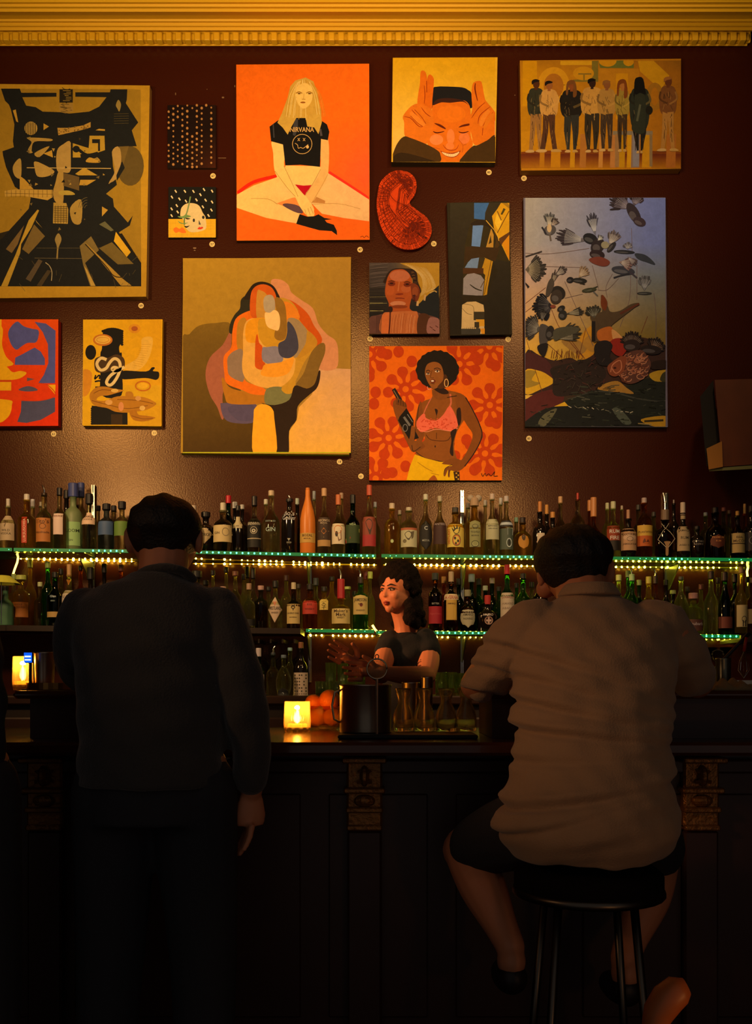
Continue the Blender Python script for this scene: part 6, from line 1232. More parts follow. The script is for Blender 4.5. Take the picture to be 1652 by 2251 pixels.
# ---- lower shelf, rear row
G2 = 'rear row on the lower shelf'
for u, w, vt, sh, gl, cp, lb_ in [(30, 26, 1262, 'round', 'clear', ('b0a850', .1, .4), 'rear bottle left of the orange square label'), (66, 28, 1230, 'tall', 'gold', ('b09c40', .12, .4), 'rear bottle with tall yellow-lit neck at the left of the lower shelf'), (88, 26, 1280, 'round', 'smoke', ('b0a060', .1, .4), 'rear bottle right of the orange square label'), (105, 28, 1235, 'wine', 'green', ('a0a040', .1, .4), 'rear green bottle left of the orange strip label'),
        (134, 24, 1250, 'round', 'smoke', ('1c1814', .1, .4), 'rear bottle with dark cap left of the orange triangle neck'), (177, 26, 1244, 'round', 'amber', ('1c1814', .08, .36), 'rear bottle with dark cap above the standing man left shoulder'), (199, 32, 1248, 'round', 'dark', ('14110e', .2, .5), 'rear black bottle above the standing man left shoulder'), (229, 26, 1240, 'round', 'dark', ('14110e', .14, .44), 'rear bottle with black cap near the standing man neck'), (266, 26, 1242, 'round', 'amber', ('7a3a24', .1, .44), 'rear bottle with reddish cap nearest the standing man neck, left side'),
        (452, 28, 1276, 'round', 'smoke', ('14110e', .1, .44), 'rear bottle right of the broad black cap'), (468, 24, 1254, 'tall', 'clear', ('14110e', .08, .4), 'rear bottle with slim black cap above the right shoulder of the standing man'), (497, 26, 1247, 'tall', 'clear', ('14110e', .08, .4), 'rear tall bottle with black cap left of the brown cork'), (535, 24, 1262, 'tall', 'clear', ('14110e', .1, .36), 'rear bottle behind the brown-corked bottle'), (543, 26, 1246, 'tall', 'clear', ('14110e', .17, .42), 'rear bottle with long black cap, taller of the pair'), (556, 24, 1249, 'tall', 'smoke', ('2a1c14', .17, .42), 'rear bottle with long brown-black cap, right of the pair'),
        (590, 26, 1290, 'round', 'clear', ('14110e', .1, .44), 'rear bottle left of the diamond label bottle'), (629, 26, 1265, 'wine', 'clear', ('4a2014', .1, .4), 'rear bottle with dark red cap left of the tree emblem label'), (656, 24, 1284, 'round', 'clear', ('3a2a1c', .1, .4), 'rear bottle behind the tree emblem label'), (694, 26, 1271, 'round', 'clear', ('3a3a30', .14, .46), 'rear bottle behind the bright red label'), (729, 28, 1268, 'round', 'gold', ('14110e', .08, .4), 'rear bottle with yellow neck label left of the red wax neck'),
        (764, 28, 1290, 'squat', 'clear', ('c0b850', .06, .5), 'rear bottle with flat yellow cap right of the red wax neck'), (778, 24, 1300, 'round', 'smoke', ('14110e', .1, .4), 'rear bottle between red wax neck and green bottle'), (804, 24, 1256, 'round', 'gold', ('7a2418', .14, .42), 'rear bottle with red-brown neck behind the green bottle'),
        (975, 26, 1268, 'round', 'amber', ('b06c2c', .12, .4), 'rear bottle with orange cap left of the red capital letters'), (1008, 26, 1272, 'wine', 'dgreen', ('14140e', .12, .42), 'rear green bottle right of the red capital letters'), (1036, 28, 1262, 'round', 'dgreen', ('8a8a70', .14, .5), 'rear bottle with grey-white cap behind the oval label'), (1052, 28, 1272, 'wine', 'green', ('14140e', .12, .42), 'rear green bottle with black cap right of the grey-white cap'),
        (1066, 26, 1288, 'round', 'dgreen', ('b0a070', .1, .42), 'rear bottle with pale cap behind the wide black bottle'), (1081, 26, 1271, 'wine', 'dgreen', ('a08060', .1, .42), 'rear bottle with tan cap right behind the wide black bottle'), (1096, 26, 1290, 'round', 'green', ('14140e', .1, .4), 'rear bottle left of the bright red cap'), (1135, 24, 1282, 'round', 'green', ('14140e', .1, .4), 'rear bottle right of the bright red cap'), (1168, 26, 1280, 'round', 'smoke', ('14140e', .1, .4), 'rear bottle right of the swirled green bottle'),
        (1345, 24, 1280, 'round', 'smoke', ('7a2c1c', .1, .4), 'rear bottle with red cap at the seated man collar'), (1380, 26, 1255, 'round', 'green', ('a0b060', .1, .44), 'rear bottle with whitish green cap left of the steel spout'), (1404, 26, 1275, 'round', 'dgreen', ('8a8c40', .1, .4), 'rear bottle left of the golden bottle with yellow cap'), (1463, 26, 1275, 'wine', 'dark', ('14140e', .1, .4), 'rear dark bottle behind the slotted upright'), (1478, 28, 1298, 'squat', 'dark', ('b0a050', .08, .46), 'rear dark bottle with pale yellow ball cap'),
        (1510, 24, 1290, 'round', 'smoke', ('3a2a1c', .1, .4), 'rear bottle left of the wide pink cap'), (1540, 26, 1285, 'round', 'clear', ('5a2418', .1, .4), 'rear bottle right of the wide pink cap'), (1577, 24, 1270, 'round', 'smoke', ('2a1c14', .1, .4), 'rear bottle between the wine-shaped and champagne bottles'), (1614, 26, 1262, 'round', 'dgreen', ('1c1814', .14, .46), 'rear green bottle right of the champagne bottle'), (1642, 24, 1268, 'round', 'clear', ('2a1c14', .1, .4), 'rear bottle behind the yellow neck near the right edge')]:
    Lw(u, w, vt, sh, gl, lb_, Y=YB2+(.02 if u == 543 else 0), cap=cp, group=G2)

# ---- bottles on the back counter
YC = 4.9
def C(u, w, vt, shape, glass, label, **k): return bottle(u, w, vt, 1530, shape, glass, k.pop('Y', YC), label, zb=ZC, **k)
C(568, 28, 1425, 'wine', 'green', 'green bottle with white capped neck on the back counter', cap=('d0a888', .18, .42), lab=[(1483, 1524, 'c89878', .92)], txt=[('LAPHROAIG', 1500, 5, '3a2818'), ('10', 1512, 4, '3a2818', .6)])
C(600, 30, 1420, 'tall', 'clear', 'clear slim bottle with long pourer on the back counter', cap=('3a3a34', .06, .34), pourer=14, Y=4.94)
C(623, 34, 1440, 'flask', 'clear', 'round clear bottle with black oval label on the back counter', cap=('6a6a60', .08, .34), lab=[(1512, 1540, '17130f', .7, 'oval')], txt=[('2', 1526, 8, 'b0a080', .5)], Y=4.84)
C(637, 30, 1424, 'tall', 'clear', 'clear decanter with narrow neck behind the black oval label', cap=('8a9a80', .07, .34), Y=5.0)
C(661, 33, 1412, 'wine', 'dark', 'dark bottle with busy patterned cream label on the back counter', cap=('8a4a24', .13, .34), lab=[(1479, 1538, 'c09468', .95)], extra=shapes([([(x, v), (x+.16, v), (x+.16, v+3), (x, v+3)], '3a2c1c') for v in range(1483, 1534, 7) for x in (-.8, -.5, -.2, .1, .4, .66) if random.random() < .75]))
C(548, 26, 1440, 'wine', 'dgreen', 'dark bottle beside the white capped green bottle, nearly hidden by the arm', Y=5.02)
# hanging stemmed glasses under the wooden shelf
CLEARG = mat('thin_clear_glass', 'f0f0e0', .02, trans=1.0, ior=1.12)
def wineglass(u, Y):
    z = W(u, 1406, Y).z-.012; o = empty('wine_glass', (W(u, 0, Y).x, Y, z), 'upturned stemmed glass hanging in the rack under the wooden shelf', 'glass', 'stemmed glasses hanging in the rack')
    MB().lathe([(.032, 0), (.032, -.002), (.005, -.006), (.0035, -.07), (.008, -.08), (.03, -.10), (.038, -.13), (.036, -.165), (.030, -.185), (.0285, -.185), (.034, -.165), (.036, -.13), (.028, -.102), (0, -.086)], 16, caps=False).build('bowl', CLEARG, o, smooth=True)
for u in (540, 578, 616, 653): wineglass(u, 5.17)
# ================================================================ the bar and what stands on it
WOOD = mat('bar_wood', '4a2414', .22, var=.35, vscale=6, coat=.3)
DWOOD = mat('bar_front_wood', '3a2018', .4, var=.35, vscale=5)
ZB = W(0, 1632, 2.6).z
def bar():
    o = empty('bar_counter', (0, 2.95, 0), 'long dark wooden bar counter with carved pilasters across the room', 'bar'); xa, xb = X0+.03, X1-.03
    MB().box(xa, xb, -.35, .50, ZB-.035, ZB, bev=.008).build('bar_top', WOOD, o)
    mb = MB().box(xa+.03, xb-.03, -.12, .46, .002, ZB-.036)
    for k in range(15):
        x = xa+.1+k*.36; mb.box(x, x+.28, -.128, -.121, .25, ZB-.16, bev=.004)
    mb.box(xa+.03, xb-.03, -.15, -.121, ZB-.10, ZB-.06, bev=.006).build('front_panel', DWOOD, o)
    brass = mat('worn_gilded_wood', '8a5a24', .3, .5, bump=.5, bscale=60)
    for u in (800, 78, 1560):
        x = W(u, 0, 2.72).x; m = MB()
        MB().box(x-.048, x+.048, -.16, -.1295, .05, ZB-.26, bev=.006).build('pilaster_shaft', DWOOD, o); m.box(x-.05, x+.05, -.16, -.122, ZB-.255, ZB-.05, bev=.006)
        for zz, w, d in [(ZB-.06, .062, .2), (ZB-.145, .058, .185), (ZB-.20, .052, .175), (ZB-.25, .05, .172)]: m.box(x-w, x+w, -d, -.12, zz-.008, zz+.008, bev=.004)
        for s in (-1, 1):
            m.tube([(x+s*.015+s*.022*t*math.cos(t*5), -.175, ZB-.10+.022*t*math.sin(t*5)) for t in [k/16 for k in range(4, 17)]], .006, 6)
        m.ball((x, -.17, ZB-.105), (.014, .02, .03), 10, 8); m.ball((x, -.165, ZB-.175), (.03, .014, .018), 10, 8)
        m.build('pilaster', brass, o)
    return o
bar()
ZL = W(0, 1519, 2.75).z
def ledge(u0, u1, label):
    a, b = W(u0, 0, 2.75).x, W(u1, 0, 2.75).x; o = empty('raised_ledge', ((a+b)/2, 2.75, ZB+.0005), label, 'bar ledge'); x0, x1 = a-o.location.x, b-o.location.x
    MB().box(x0, x1, 0, .42, ZL-ZB-.022, ZL-ZB, bev=.009).build('ledge_top', WOOD, o)
    MB().box(x0+.04, x1-.04, .03, .38, 0, ZL-ZB-.0225).build('ledge_base', DWOOD, o)
ledge(26, 470, 'raised wooden ledge on the bar left of and behind the standing man')
ledge(1052, 2100, 'raised wooden ledge on the bar beyond the seated man')
def bar_mat():
    a, b = W(742, 0, 2.75), W(1050, 0, 2.75); MBo = MB().box(a.x, b.x, 2.74, 3.0, ZB+.0006, ZB+.012, bev=.004).build('bar_mat', mat('black_rubber', '141414', .6)); props(MBo, 'long black rubber bar mat under the steel pitcher and carafes', 'mat')
bar_mat()
SG = glassmix('tumbler_glass', 'f0e8d0', .03, 1.3, .15, .012)
# candle glasses
def candle(u, w, h, Y, z, label, fs):
    o = empty('candle_glass', (W(u, 0, Y).x, Y, z+.0006), label, 'candle'); R = px(w, Y)/2; H = px(h, Y)
    v = []; n = 40
    for r_, zz in [(.86, 0), (.94, .05), (1, .3), (1, .96), (.985, 1), (.93, 1), (.92, .3), (.90, .16)]:
        for j in range(n):
            a = 2*math.pi*j/n; k = 1+(.075 if j % 4 < 2 and r_ > .85 and zz < .9 else 0); v.append((r_*R*k*math.cos(a), r_*R*k*math.sin(a), zz*H))
    f = [(i*n+j, i*n+(j+1) % n, (i+1)*n+(j+1) % n, (i+1)*n+j) for i in range(7) for j in range(n)]+[tuple(range(n-1, -1, -1)), tuple(7*n+j for j in range(n))]
    MB().add(v, f).build('ribbed_glass', glassmix('candle_holder_glass', 'ffd080', .08, 1.25, .35, .07), o, smooth=False)
    wax = MB().lathe([(0, H*.17), (R*.8, H*.17), (R*.8, H*.27), (0, H*.27)], 20, caps=False).build('wax', mat('candle_wax', 'f0b050', .6, emis='ffa020', estr=1.6), o)  # wax emission stands in for flame light soaking through it
    fl = MB().lathe([(0, H*.28), (R*.22, H*.36), (R*.28, H*.46), (R*.16, H*.62), (0, H*.76)], 12, caps=False).build('flame', mat('flame', 'ffc060', .5, emis='ffd070', estr=40), o, smooth=True)
    ld = bpy.data.lights.new('candle_light', 'POINT'); ld.color = (1, .52, .14); ld.energy = fs*8; ld.shadow_soft_size = .006
    lo = bpy.data.objects.new('candle_light', ld); COL.objects.link(lo); lo.parent = o; lo.location = (0, 0, H*.80)
candle(653, 56, 68, 3.12, ZB, 'ribbed glass candle burning on the bar between the two men', .9)
candle(50, 42, 74, 3.0, ZL, 'ribbed glass candle burning on the ledge at the far left', .7)
# bowl of citrus
def citrus():
    Y = 3.30; c = W(712, 1598, Y); o = empty('fruit_bowl', (c.x, Y, ZB+.0006), 'clear faceted glass bowl beside the candle, filled with citrus', 'bowl')
    R = px(84, Y)/2; H = px(52, Y)
    MB().lathe([(0, 0), (R*.62, 0), (R*.8, H*.12), (R*.97, H*.6), (R, H), (R*.95, H), (R*.91, H*.6), (R*.74, H*.16), (0, H*.12)], 14, caps=False).build('bowl_glass', glassmix('bowl_glass', 'ffd890', .05, 1.25, .5, .10), o)
    r = .029; OR = mat('orange_peel', 'e8780c', .45, bump=.25, bscale=320); LE = mat('lemon_peel', 'e8b81c', .45, bump=.25, bscale=320)
    labels = [('lemon', -.024, -.01, .042, LE, 'lemon low on the left in the glass bowl'), ('lemon', .028, -.012, .042, LE, 'lemon low on the right in the glass bowl'), ('orange', .002, .034, .045, OR, 'orange low at the back of the glass bowl'), ('orange', -.036, .012, .088, OR, 'orange heaped on the left of the glass bowl'), ('orange', .018, -.005, .098, OR, 'big orange on top of the glass bowl, nearest the steel pitcher')]
    for nm, dx, dy, dz, m, lbl in labels:
        rr = r*1.2 if 'big' in lbl else r
        f = empty(nm, (c.x+dx, Y+dy, ZB+dz), lbl, nm)
        MB().ball((0, 0, 0), (rr*(1.15 if nm == 'lemon' else 1), rr, rr), 18, 12).build('peel', m, f, smooth=True); MB().ball((0, 0, rr*.97), (.004, .004, .002), 8, 5).build('stem_end', mat('stem_green', '6a7a30', .7), f)
citrus()
STEEL = mat('brushed_steel', 'c0b4a0', .34, 1.0, bump=.02, bscale=200)
def cup(u, w, vt, Y, z, label, name='metal_cup', cat='cup', handle=False, taper=.9, m=STEEL):
    o = empty(name, (W(u, 0, Y).x, Y, z+.0006), label, cat); R = px(w, Y)/2; H = W(u, vt, Y).z-z
    MB().lathe([(0, 0), (R*taper, 0), (R*taper*1.01, .004), (R*.97, H-.006), (R, H-.004), (R, H), (R*.95, H), (R*.93, H-.01), (R*taper*.94, .006), (0, .006)], 32, caps=False).build('cup_body', m, o, smooth=True)
    if handle: MB().tube([(-R*.9, -.01, H*.88), (-R-.012, -.012, H*.84), (-R-.020, -.014, H*.55), (-R-.014, -.012, H*.28), (-R*.9, -.01, H*.2)], .0035, 8).build('handle', m, o, smooth=True)
    return o
MATZ = ZB+.012
cup(803, 116, 1505, 2.87, MATZ, 'shiny steel pitcher with thin handle, standing on the bar mat', 'steel_pitcher', 'pitcher', True, .97)
cup(98, 46, 1434, 2.98, ZL+.008, 'tall steel cup on the tray right of the left candle', taper=.85)
cup(156, 34, 1462, 2.98, ZL+.008, 'small steel cup on the tray beside the standing man', taper=.9)
def tray():
    Y = 2.98; o = empty('round_tray', (W(120, 0, Y).x, Y, ZL+.0006), 'low round metal tray holding two steel cups on the left ledge', 'tray'); R = .078
    MB().lathe([(0, 0), (R, 0), (R+.003, .002), (R+.003, .022), (R, .022), (R-.001, .006), (0, .006)], 36, caps=False).build('tray_body', mat('tray_metal', 'a07840', .3, .9), o)
tray()
def device():
    Y = 2.93; p = W(61, 1446, Y); o = empty('lit_display', (p.x, Y, ZL+.0006), 'small standing device with bright blue screen beside the left candle', 'device'); h = p.z-ZL
    MB().box(-.004, .004, .02, .027, 0, h-.012).box(-.02, .02, .005, .04, 0, .004).box(-.0125, .0125, .002, .010, h-.016, h+.016, bev=.002).build('stand', mat('device_plastic', '181c24', .4), o)
    MB().box(-.0115, .0115, .0005, .0019, h-.0145, h+.0145).build('screen', mat('blue_screen', '102040', .4, emis='0a50e8', estr=1.6), o)
    MB().box(-.009, .009, -.0006, .0004, h+.001, h+.0055).box(-.009, .009, -.0006, .0004, h-.0085, h-.0045).build('screen_text', mat('screen_lines', 'c0d0ff', .4, emis='b0d0ff', estr=2.2), o)
device()
def carafes():
    spots = [(886, 46, 2.94), (932, 46, 2.95), (980, 46, 2.93), (1024, 44, 2.94)]; lab_ = ['leftmost small glass carafe, next to the steel pitcher', 'second small glass carafe from the steel pitcher', 'third small glass carafe from the steel pitcher', 'rightmost small glass carafe, beside the seated man arm']
    proto = None
    for (u, w, Y), lb_ in zip(spots, lab_):
        R = px(w, 2.94)/2; H = W(0, 1513, 2.94).z-MATZ
        root = empty('glass_carafe', (W(u, 0, Y).x, Y, MATZ+.0006), lb_, 'carafe', 'small carafes on the bar mat')
        if proto is None:
            proto = MB().lathe([(0, 0), (R*.9, 0), (R, .004), (R, H*.32), (R*.86, H*.48), (R*.55, H*.64), (R*.52, H*.74), (R*.68, H*.88), (R*.82, H*.985), (R*.82, H), (R*.77, H), (R*.63, H*.88), (R*.47, H*.74), (R*.49, H*.64), (R*.8, H*.47), (R*.93, H*.32), (R*.93, .012), (0, .010)], 24, caps=False).build('carafe_glass', SG, root, smooth=True)
        else: c = proto.copy(); COL.objects.link(c); c.parent = root
carafes()
def loop_strainer():
    Y = 2.765; c = W(828, 1471, Y); b = MATZ; o = empty('cocktail_strainer', (c.x, Y, b+.001), 'round cocktail strainer with small hanging loop standing before the steel pitcher', 'strainer'); r = px(22, Y); zc = c.z-b
    n = 28; ring = [(r*math.cos(2*math.pi*k/n), 0, zc+r*math.sin(2*math.pi*k/n)) for k in range(n+1)]
    MB().tube(ring, .0024, 8).build('rim', STEEL, o, smooth=True)
    MB().tube([(.005*math.cos(2*math.pi*k/12), 0, zc+r+.006+.006*math.sin(2*math.pi*k/12)) for k in range(13)], .0016, 6).build('hanging_loop', STEEL, o)
    MB().tube([(0, 0, zc-r), (0, 0, 0)], .004, 8).build('handle', STEEL, o)
    m = MB()
    for k in range(-8, 9):
        x = k*r/9; hh = math.sqrt(r*r-x*x); m.tube([(x, .004, zc-hh), (x, .012, zc), (x, .004, zc+hh)], .0004, 4); m.tube([(-hh, .004, zc+x), (0, .012, zc+x), (hh, .004, zc+x)], .0004, 4)
    m.build('wire_mesh', STEEL, o)
loop_strainer()
# tumblers on the back counter
GZ = glassmix('greenish_tumbler', 'c8e090', .03, 1.3, .2, .018)
tum = None
for u, vt, Y, lb_ in [(727, 1457, 4.85, 'tall tumbler left of the bartender hand, leftmost on the back counter'), (753, 1458, 4.85, 'tall tumbler partly hidden by the bartender raised hand'), (791, 1459, 4.85, 'tall tumbler between the bartender hands'), (705, 1498, 4.72, 'low glass at the left foot of the tall tumblers'), (738, 1497, 4.70, 'low glass in front of the tall tumblers, middle'), (771, 1499, 4.72, 'low glass nearest the steel pitcher on the back counter'),
                      (968, 1478, 4.80, 'green-lit tumbler nearest the bartender elbow'), (992, 1478, 4.80, 'green-lit tumbler in the middle of the group of three'), (1015, 1480, 4.80, 'green-lit tumbler nearest the seated man arm')]:
    H = W(0, vt, Y).z-ZC; R = .0275
    root = empty('tumbler', (W(u, 0, Y).x, Y, ZC+.0006), lb_, 'glass', 'tumblers on the back counter')
    MB().lathe([(0, 0), (R*.88, 0), (R*.9, .003), (R, H), (R*.93, H), (R*.84, .012), (0, .012)], 20, caps=False).build('tumbler_glass', GZ, root, smooth=True)
cup(938, 26, 1488, 3.3, ZB, 'small shiny jigger cup behind the carafes', 'jigger', 'jigger')
cup(902, 40, 1500, 3.32, ZB, 'dull steel shaker behind the leftmost carafe', 'shaker_tin', 'shaker', taper=.8)
# bar tools on the right ledge
def martini():
    Y = 3.05; o = empty('martini_glass', (W(1578, 0, Y).x, Y, ZL+.0006), 'conical martini glass at the right end of the bar', 'glass'); H = W(0, 1424, Y).z-ZL
    MB().lathe([(0, 0), (.034, 0), (.034, .0015), (.004, .006), (.003, H*.5), (.006, H*.55), (.044, H), (.042, H), (0, H*.58)], 24, caps=False).build('glass_body', CLEARG, o, smooth=True)
martini()
cup(1589, 34, 1447, 2.95, ZL, 'small dark steel mug in front of the martini glass', 'steel_mug', 'mug', m=mat('dull_steel', '707060', .3, .9))
def tools():
    Y = 2.98
    def at(u, v, y=Y): return W(u, v, y)
    def tl(name, pts, r, m, label, part='shaft', extra=None, y=Y):
        o = empty(name, at(*pts[-1], y), label, name.replace('_', ' ')); P = [at(u, v, y)-o.location for u, v in pts]; MB().tube(P, r, 8).build(part, m, o, smooth=True)
        if extra: extra(o, P)
        return o
    tl('muddler', [(1646, 1392), (1618, 1420), (1590, 1450), (1568, 1478)], [.007, .005, .006, .009], mat('dark_muddler', '14110f', .4), 'dark muddler leaning diagonally at the right end of the bar')
    tl('bar_tongs', [(1563, 1487), (1556, 1470), (1552, 1454), (1556, 1449), (1562, 1455), (1567, 1472), (1571, 1489)], .0016, STEEL, 'thin looped steel tongs left of the steel mug', 'loop')
    def wires(o, P):
        for a in range(5):
            t = math.pi*a/5; c = math.cos(t)*.016; s = math.sin(t)*.016
            MB().tube([P[1], P[1]+Vector((c*.8, s*.8, -.03)), P[1]+Vector((c, s, -.055)), P[1]+Vector((0, 0, -.078))], .0009, 5).build('wire', CHROME, o)
    tl('whisk', [(1640, 1401), (1634, 1432)], .0045, mat('red_handle', 'a02414', .4), 'red-handled small whisk hanging at the right edge', 'handle', wires, 2.9)
    # folded towels
    o = empty('folded_towel', (W(1598, 0, 2.86).x, 2.86, ZL+.0006), 'crumpled tan bar towel on the ledge at the right', 'towel'); v = []; f = []; nx, ny = 22, 12
    for s in (0, 1):
        for j in range(ny+1):
            for i in range(nx+1):
                x = (i/nx-.5)*.13; y = (j/ny-.5)*.16; e = max(0, 1-(abs(i/nx-.5)*2)**4)*max(0, 1-(abs(j/ny-.5)*2)**4)
                v.append((x, y, s*(.004+e*(.020+.008*math.sin(i*.9+j*.5)+.006*math.sin(j*1.3-i*.4)))))
    N = (nx+1)*(ny+1)
    for s in (0, 1):
        for j in range(ny):
            for i in range(nx):
                q = (j*(nx+1)+i, j*(nx+1)+i+1, (j+1)*(nx+1)+i+1, (j+1)*(nx+1)+i); f.append(tuple(N*s+k for k in (q if s else q[::-1])))
    bd = list(range(nx+1))+[(j+1)*(nx+1)-1 for j in range(1, ny+1)]+[ny*(nx+1)+i for i in range(nx-1, -1, -1)]+[j*(nx+1) for j in range(ny-1, 0, -1)]
    f += [(bd[k], bd[(k+1) % len(bd)], N+bd[(k+1) % len(bd)], N+bd[k]) for k in range(len(bd))]
    MB().add(v, f).build('cloth', mat('towel_cloth', '8a7450', .9, bump=.3, bscale=200), o, smooth=True)
    o = empty('steel_tray', (W(1632, 0, 3.12).x, 3.12, ZL+.0006), 'steel drip tray standing on edge behind the towel at the right', 'tray')
    MB().box(-.09, .12, 0, .09, 0, .004).box(-.09, .12, .085, .09, 0, .03).box(-.09, -.085, 0, .09, 0, .03).build('tray_sheet', STEEL, o)
tools()
def paper_flag():
    Y = 4.86; o = empty('paper_cone', (W(12, 0, Y).x, Y, shelf_z(12, Y, True)), 'yellow-green paper shade at the far left above the frosted bottle', 'paper shade'); s = o.location
    z1, z2 = W(0, 1266, Y).z-s.z, W(0, 1283, Y).z-s.z
    MB().tube([(-.02, 0, 0), (-.02, 0, z1-.002)], .002, 6).build('stick', CHROME, o)
    MB().lathe([(.085, z2), (.0895, z2), (.042, z1), (.040, z1)], 20, c=(-.02, 0, 0), caps=False).build('shade', mat('paper_shade', 'b0b040', .8), o)
paper_flag()
def menu_card(): pass
# chair rail in the foreground, lower right
def chair():
    Y = 1.55; o = empty('wooden_chair', (W(1440, 0, Y).x, Y, 0.0005), 'bentwood chair whose curved orange-brown back shows at the lower right corner', 'chair'); wd = mat('bentwood', 'b0602c', .45, var=.3, vscale=14); L = o.location
    pts = [(1508, 2168), (1490, 2176), (1466, 2196), (1446, 2226), (1434, 2262), (1430, 2320), (1440, 2420)]
    P = [W(u, v, Y)-L for u, v in pts]
    MB().tube(P, [.014, .024, .026, .024, .018, .016, .016], 12).build('back_rail', wd, o, smooth=True)
    zs = P[-1].z; w = .2
    MB().lathe([(0, zs-.06), (.19, zs-.06), (.2, zs-.05), (.2, zs-.035), (.19, zs-.03), (0, zs-.03)], 24, c=(P[-1].x+.19, .02, 0), caps=False).build('seat', wd, o)
    for sx in (-.13, .13):
        for sy in (-.13, .13): MB().tube([(P[-1].x+.19+sx, .02+sy, zs-.05), (P[-1].x+.19+sx*1.25, .02+sy*1.25, 0)], [.015, .011], 8).build('leg', wd, o)
chair()
def stool(u, Y, zs, label):
    o = empty('bar_stool', (W(u, 0, Y).x, Y, .0005), label, 'stool'); ch = mat('stool_steel', '5a544c', .35, 1.0); R = .17
    MB().lathe([(0, zs-.07), (R*.92, zs-.07), (R, zs-.05), (R, zs-.015), (R*.9, zs), (0, zs)], 28, caps=False).build('seat', mat('dark_vinyl', '120e0c', .95, spec=.1), o, smooth=True)
    MB().lathe([(R, zs-.066), (R+.004, zs-.062), (R+.004, zs-.052), (R, zs-.048)], 28, caps=False).build('seat_rim', ch, o, smooth=True)
    for a in (45, 135, 225, 315):
        t = math.radians(a); MB().tube([(R*.7*math.cos(t), R*.7*math.sin(t), zs-.07), (R*1.15*math.cos(t), R*1.15*math.sin(t), 0)], .010, 8).build('leg', ch, o, smooth=True)
    MB().tube([((R*1.0)*math.cos(2*math.pi*k/28), (R*1.0)*math.sin(2*math.pi*k/28), .32) for k in range(29)], .007, 8).build('foot_ring', ch, o, smooth=True)
# ================================================================ people
def loft(secs, n=24, mb=None, p=2.0):
    """closed surface through level rings: (x, y, z, rx, ry)"""
    mb = mb or MB(); v = []; f = []
    for x, y, z, rx, ry in secs:
        for j in range(n):
            a = 2*math.pi*j/n; ca, sa = math.cos(a), math.sin(a); k = 1/((abs(ca)**p+abs(sa)**p)**(1/p)); v.append((x+rx*k*ca, y+ry*k*sa, z))
    for i in range(len(secs)-1):
        for j in range(n): f.append((i*n+j, i*n+(j+1) % n, (i+1)*n+(j+1) % n, (i+1)*n+j))
    f.append(tuple(range(n-1, -1, -1))); f.append(tuple((len(secs)-1)*n+j for j in range(n)))
    mb.add(v, f); return mb
def limb(mb, pts, rad, n=14, flat=1.0):
    P = smooth3(pts, 5); R = smooth1(rad, 5); mb.tube(P, R, n, flat=flat); mb.ball(P[0], R[0]*.98, 12, 8); mb.ball(P[-1], R[-1]*.98, 12, 8); return mb
def cr(a, b, c, d, t): return .5*((2*b)+(-a+c)*t+(2*a-5*b+4*c-d)*t*t+(-a+3*b-3*c+d)*t**3)
def smooth3(p, k):
    p = [Vector(q) for q in p]; q = [p[0]]+p+[p[-1]]; o = []
    for i in range(1, len(q)-2): o += [cr(q[i-1], q[i], q[i+1], q[i+2], j/k) for j in range(k)]
    return o+[p[-1]]
def smooth1(p, k):
    q = [p[0]]+list(p)+[p[-1]]; o = []
    for i in range(1, len(q)-2): o += [cr(q[i-1], q[i], q[i+1], q[i+2], j/k) for j in range(k)]
    return o+[p[-1]]
def fuse(name, mb, m, parent, voxel=.008, iters=4, fn=None, thick=0):
    """one continuous skin over the collected shapes"""
    o = mb.build('tmp', m); md = o.modifiers.new('r', 'REMESH'); md.mode = 'VOXEL'; md.voxel_size = voxel; md.use_smooth_shade = True
    s = o.modifiers.new('s', 'SMOOTH'); s.iterations = iters; s.factor = .5
    bpy.context.view_layer.update(); dg = bpy.context.evaluated_depsgraph_get(); me = bpy.data.meshes.new_from_object(o.evaluated_get(dg)); bpy.data.objects.remove(o)
    me.name = name; me.polygons.foreach_set('use_smooth', [True]*len(me.polygons))
    if fn:
        nr = [v.normal.copy() for v in me.vertices]
        for v, nn in zip(me.vertices, nr): v.co = v.co+nn*fn(v.co, nn)
        me.update()
    ob = link(name, me, parent)
    if parent: ob.location = -parent.location
    return ob
SKIN = mat('warm_skin', 'c4805c', .5, spec=.35, bump=.05, bscale=90)
SKIN_T = mat('tattooed_skin', 'b87858', .5, spec=.35, var=.45, vscale=26)
def hand(mb, wrist, dirv, side, curl=.22, size=1.0):
    """palm, four separate bent fingers and a thumb; side: unit vector towards the thumb"""
    w = Vector(wrist); d = Vector(dirv).normalized(); s = (Vector(side)-d*Vector(side).dot(d)).normalized(); n = d.cross(s).normalized()
    k = size; pe = w+d*.085*k
    mb.tube([w, w+d*.03*k, w+d*.06*k, pe], [.022*k, .032*k, .038*k, .036*k], 12, flat=.5)
    for i, (off, L) in enumerate([(.031, .072), (.0105, .082), (-.010, .076), (-.0305, .060)]):
        p = pe+s*off*k-d*.01*k; q = []; dd = (d+s*off*1.2).normalized()
        for t in (0, .45, .75, 1):
            q.append(p+dd*L*k*t-n*(curl*L*k*t*t))
        mb.tube(q, [.0085*k, .0080*k, .0074*k, .0064*k], 8); mb.ball(q[-1], .0064*k, 8, 6)
    b = w+d*.028*k+s*.022*k; t1 = b+(d*.6+s*.7)*.035*k-n*.01*k; t2 = t1+(d*.85+s*.35)*.032*k-n*.012*k
    mb.tube([b, t1, t2], [.014*k, .011*k, .008*k], 8); mb.ball(t2, .008*k, 8, 6)
def V(u, v, Y): return W(u, v, Y)
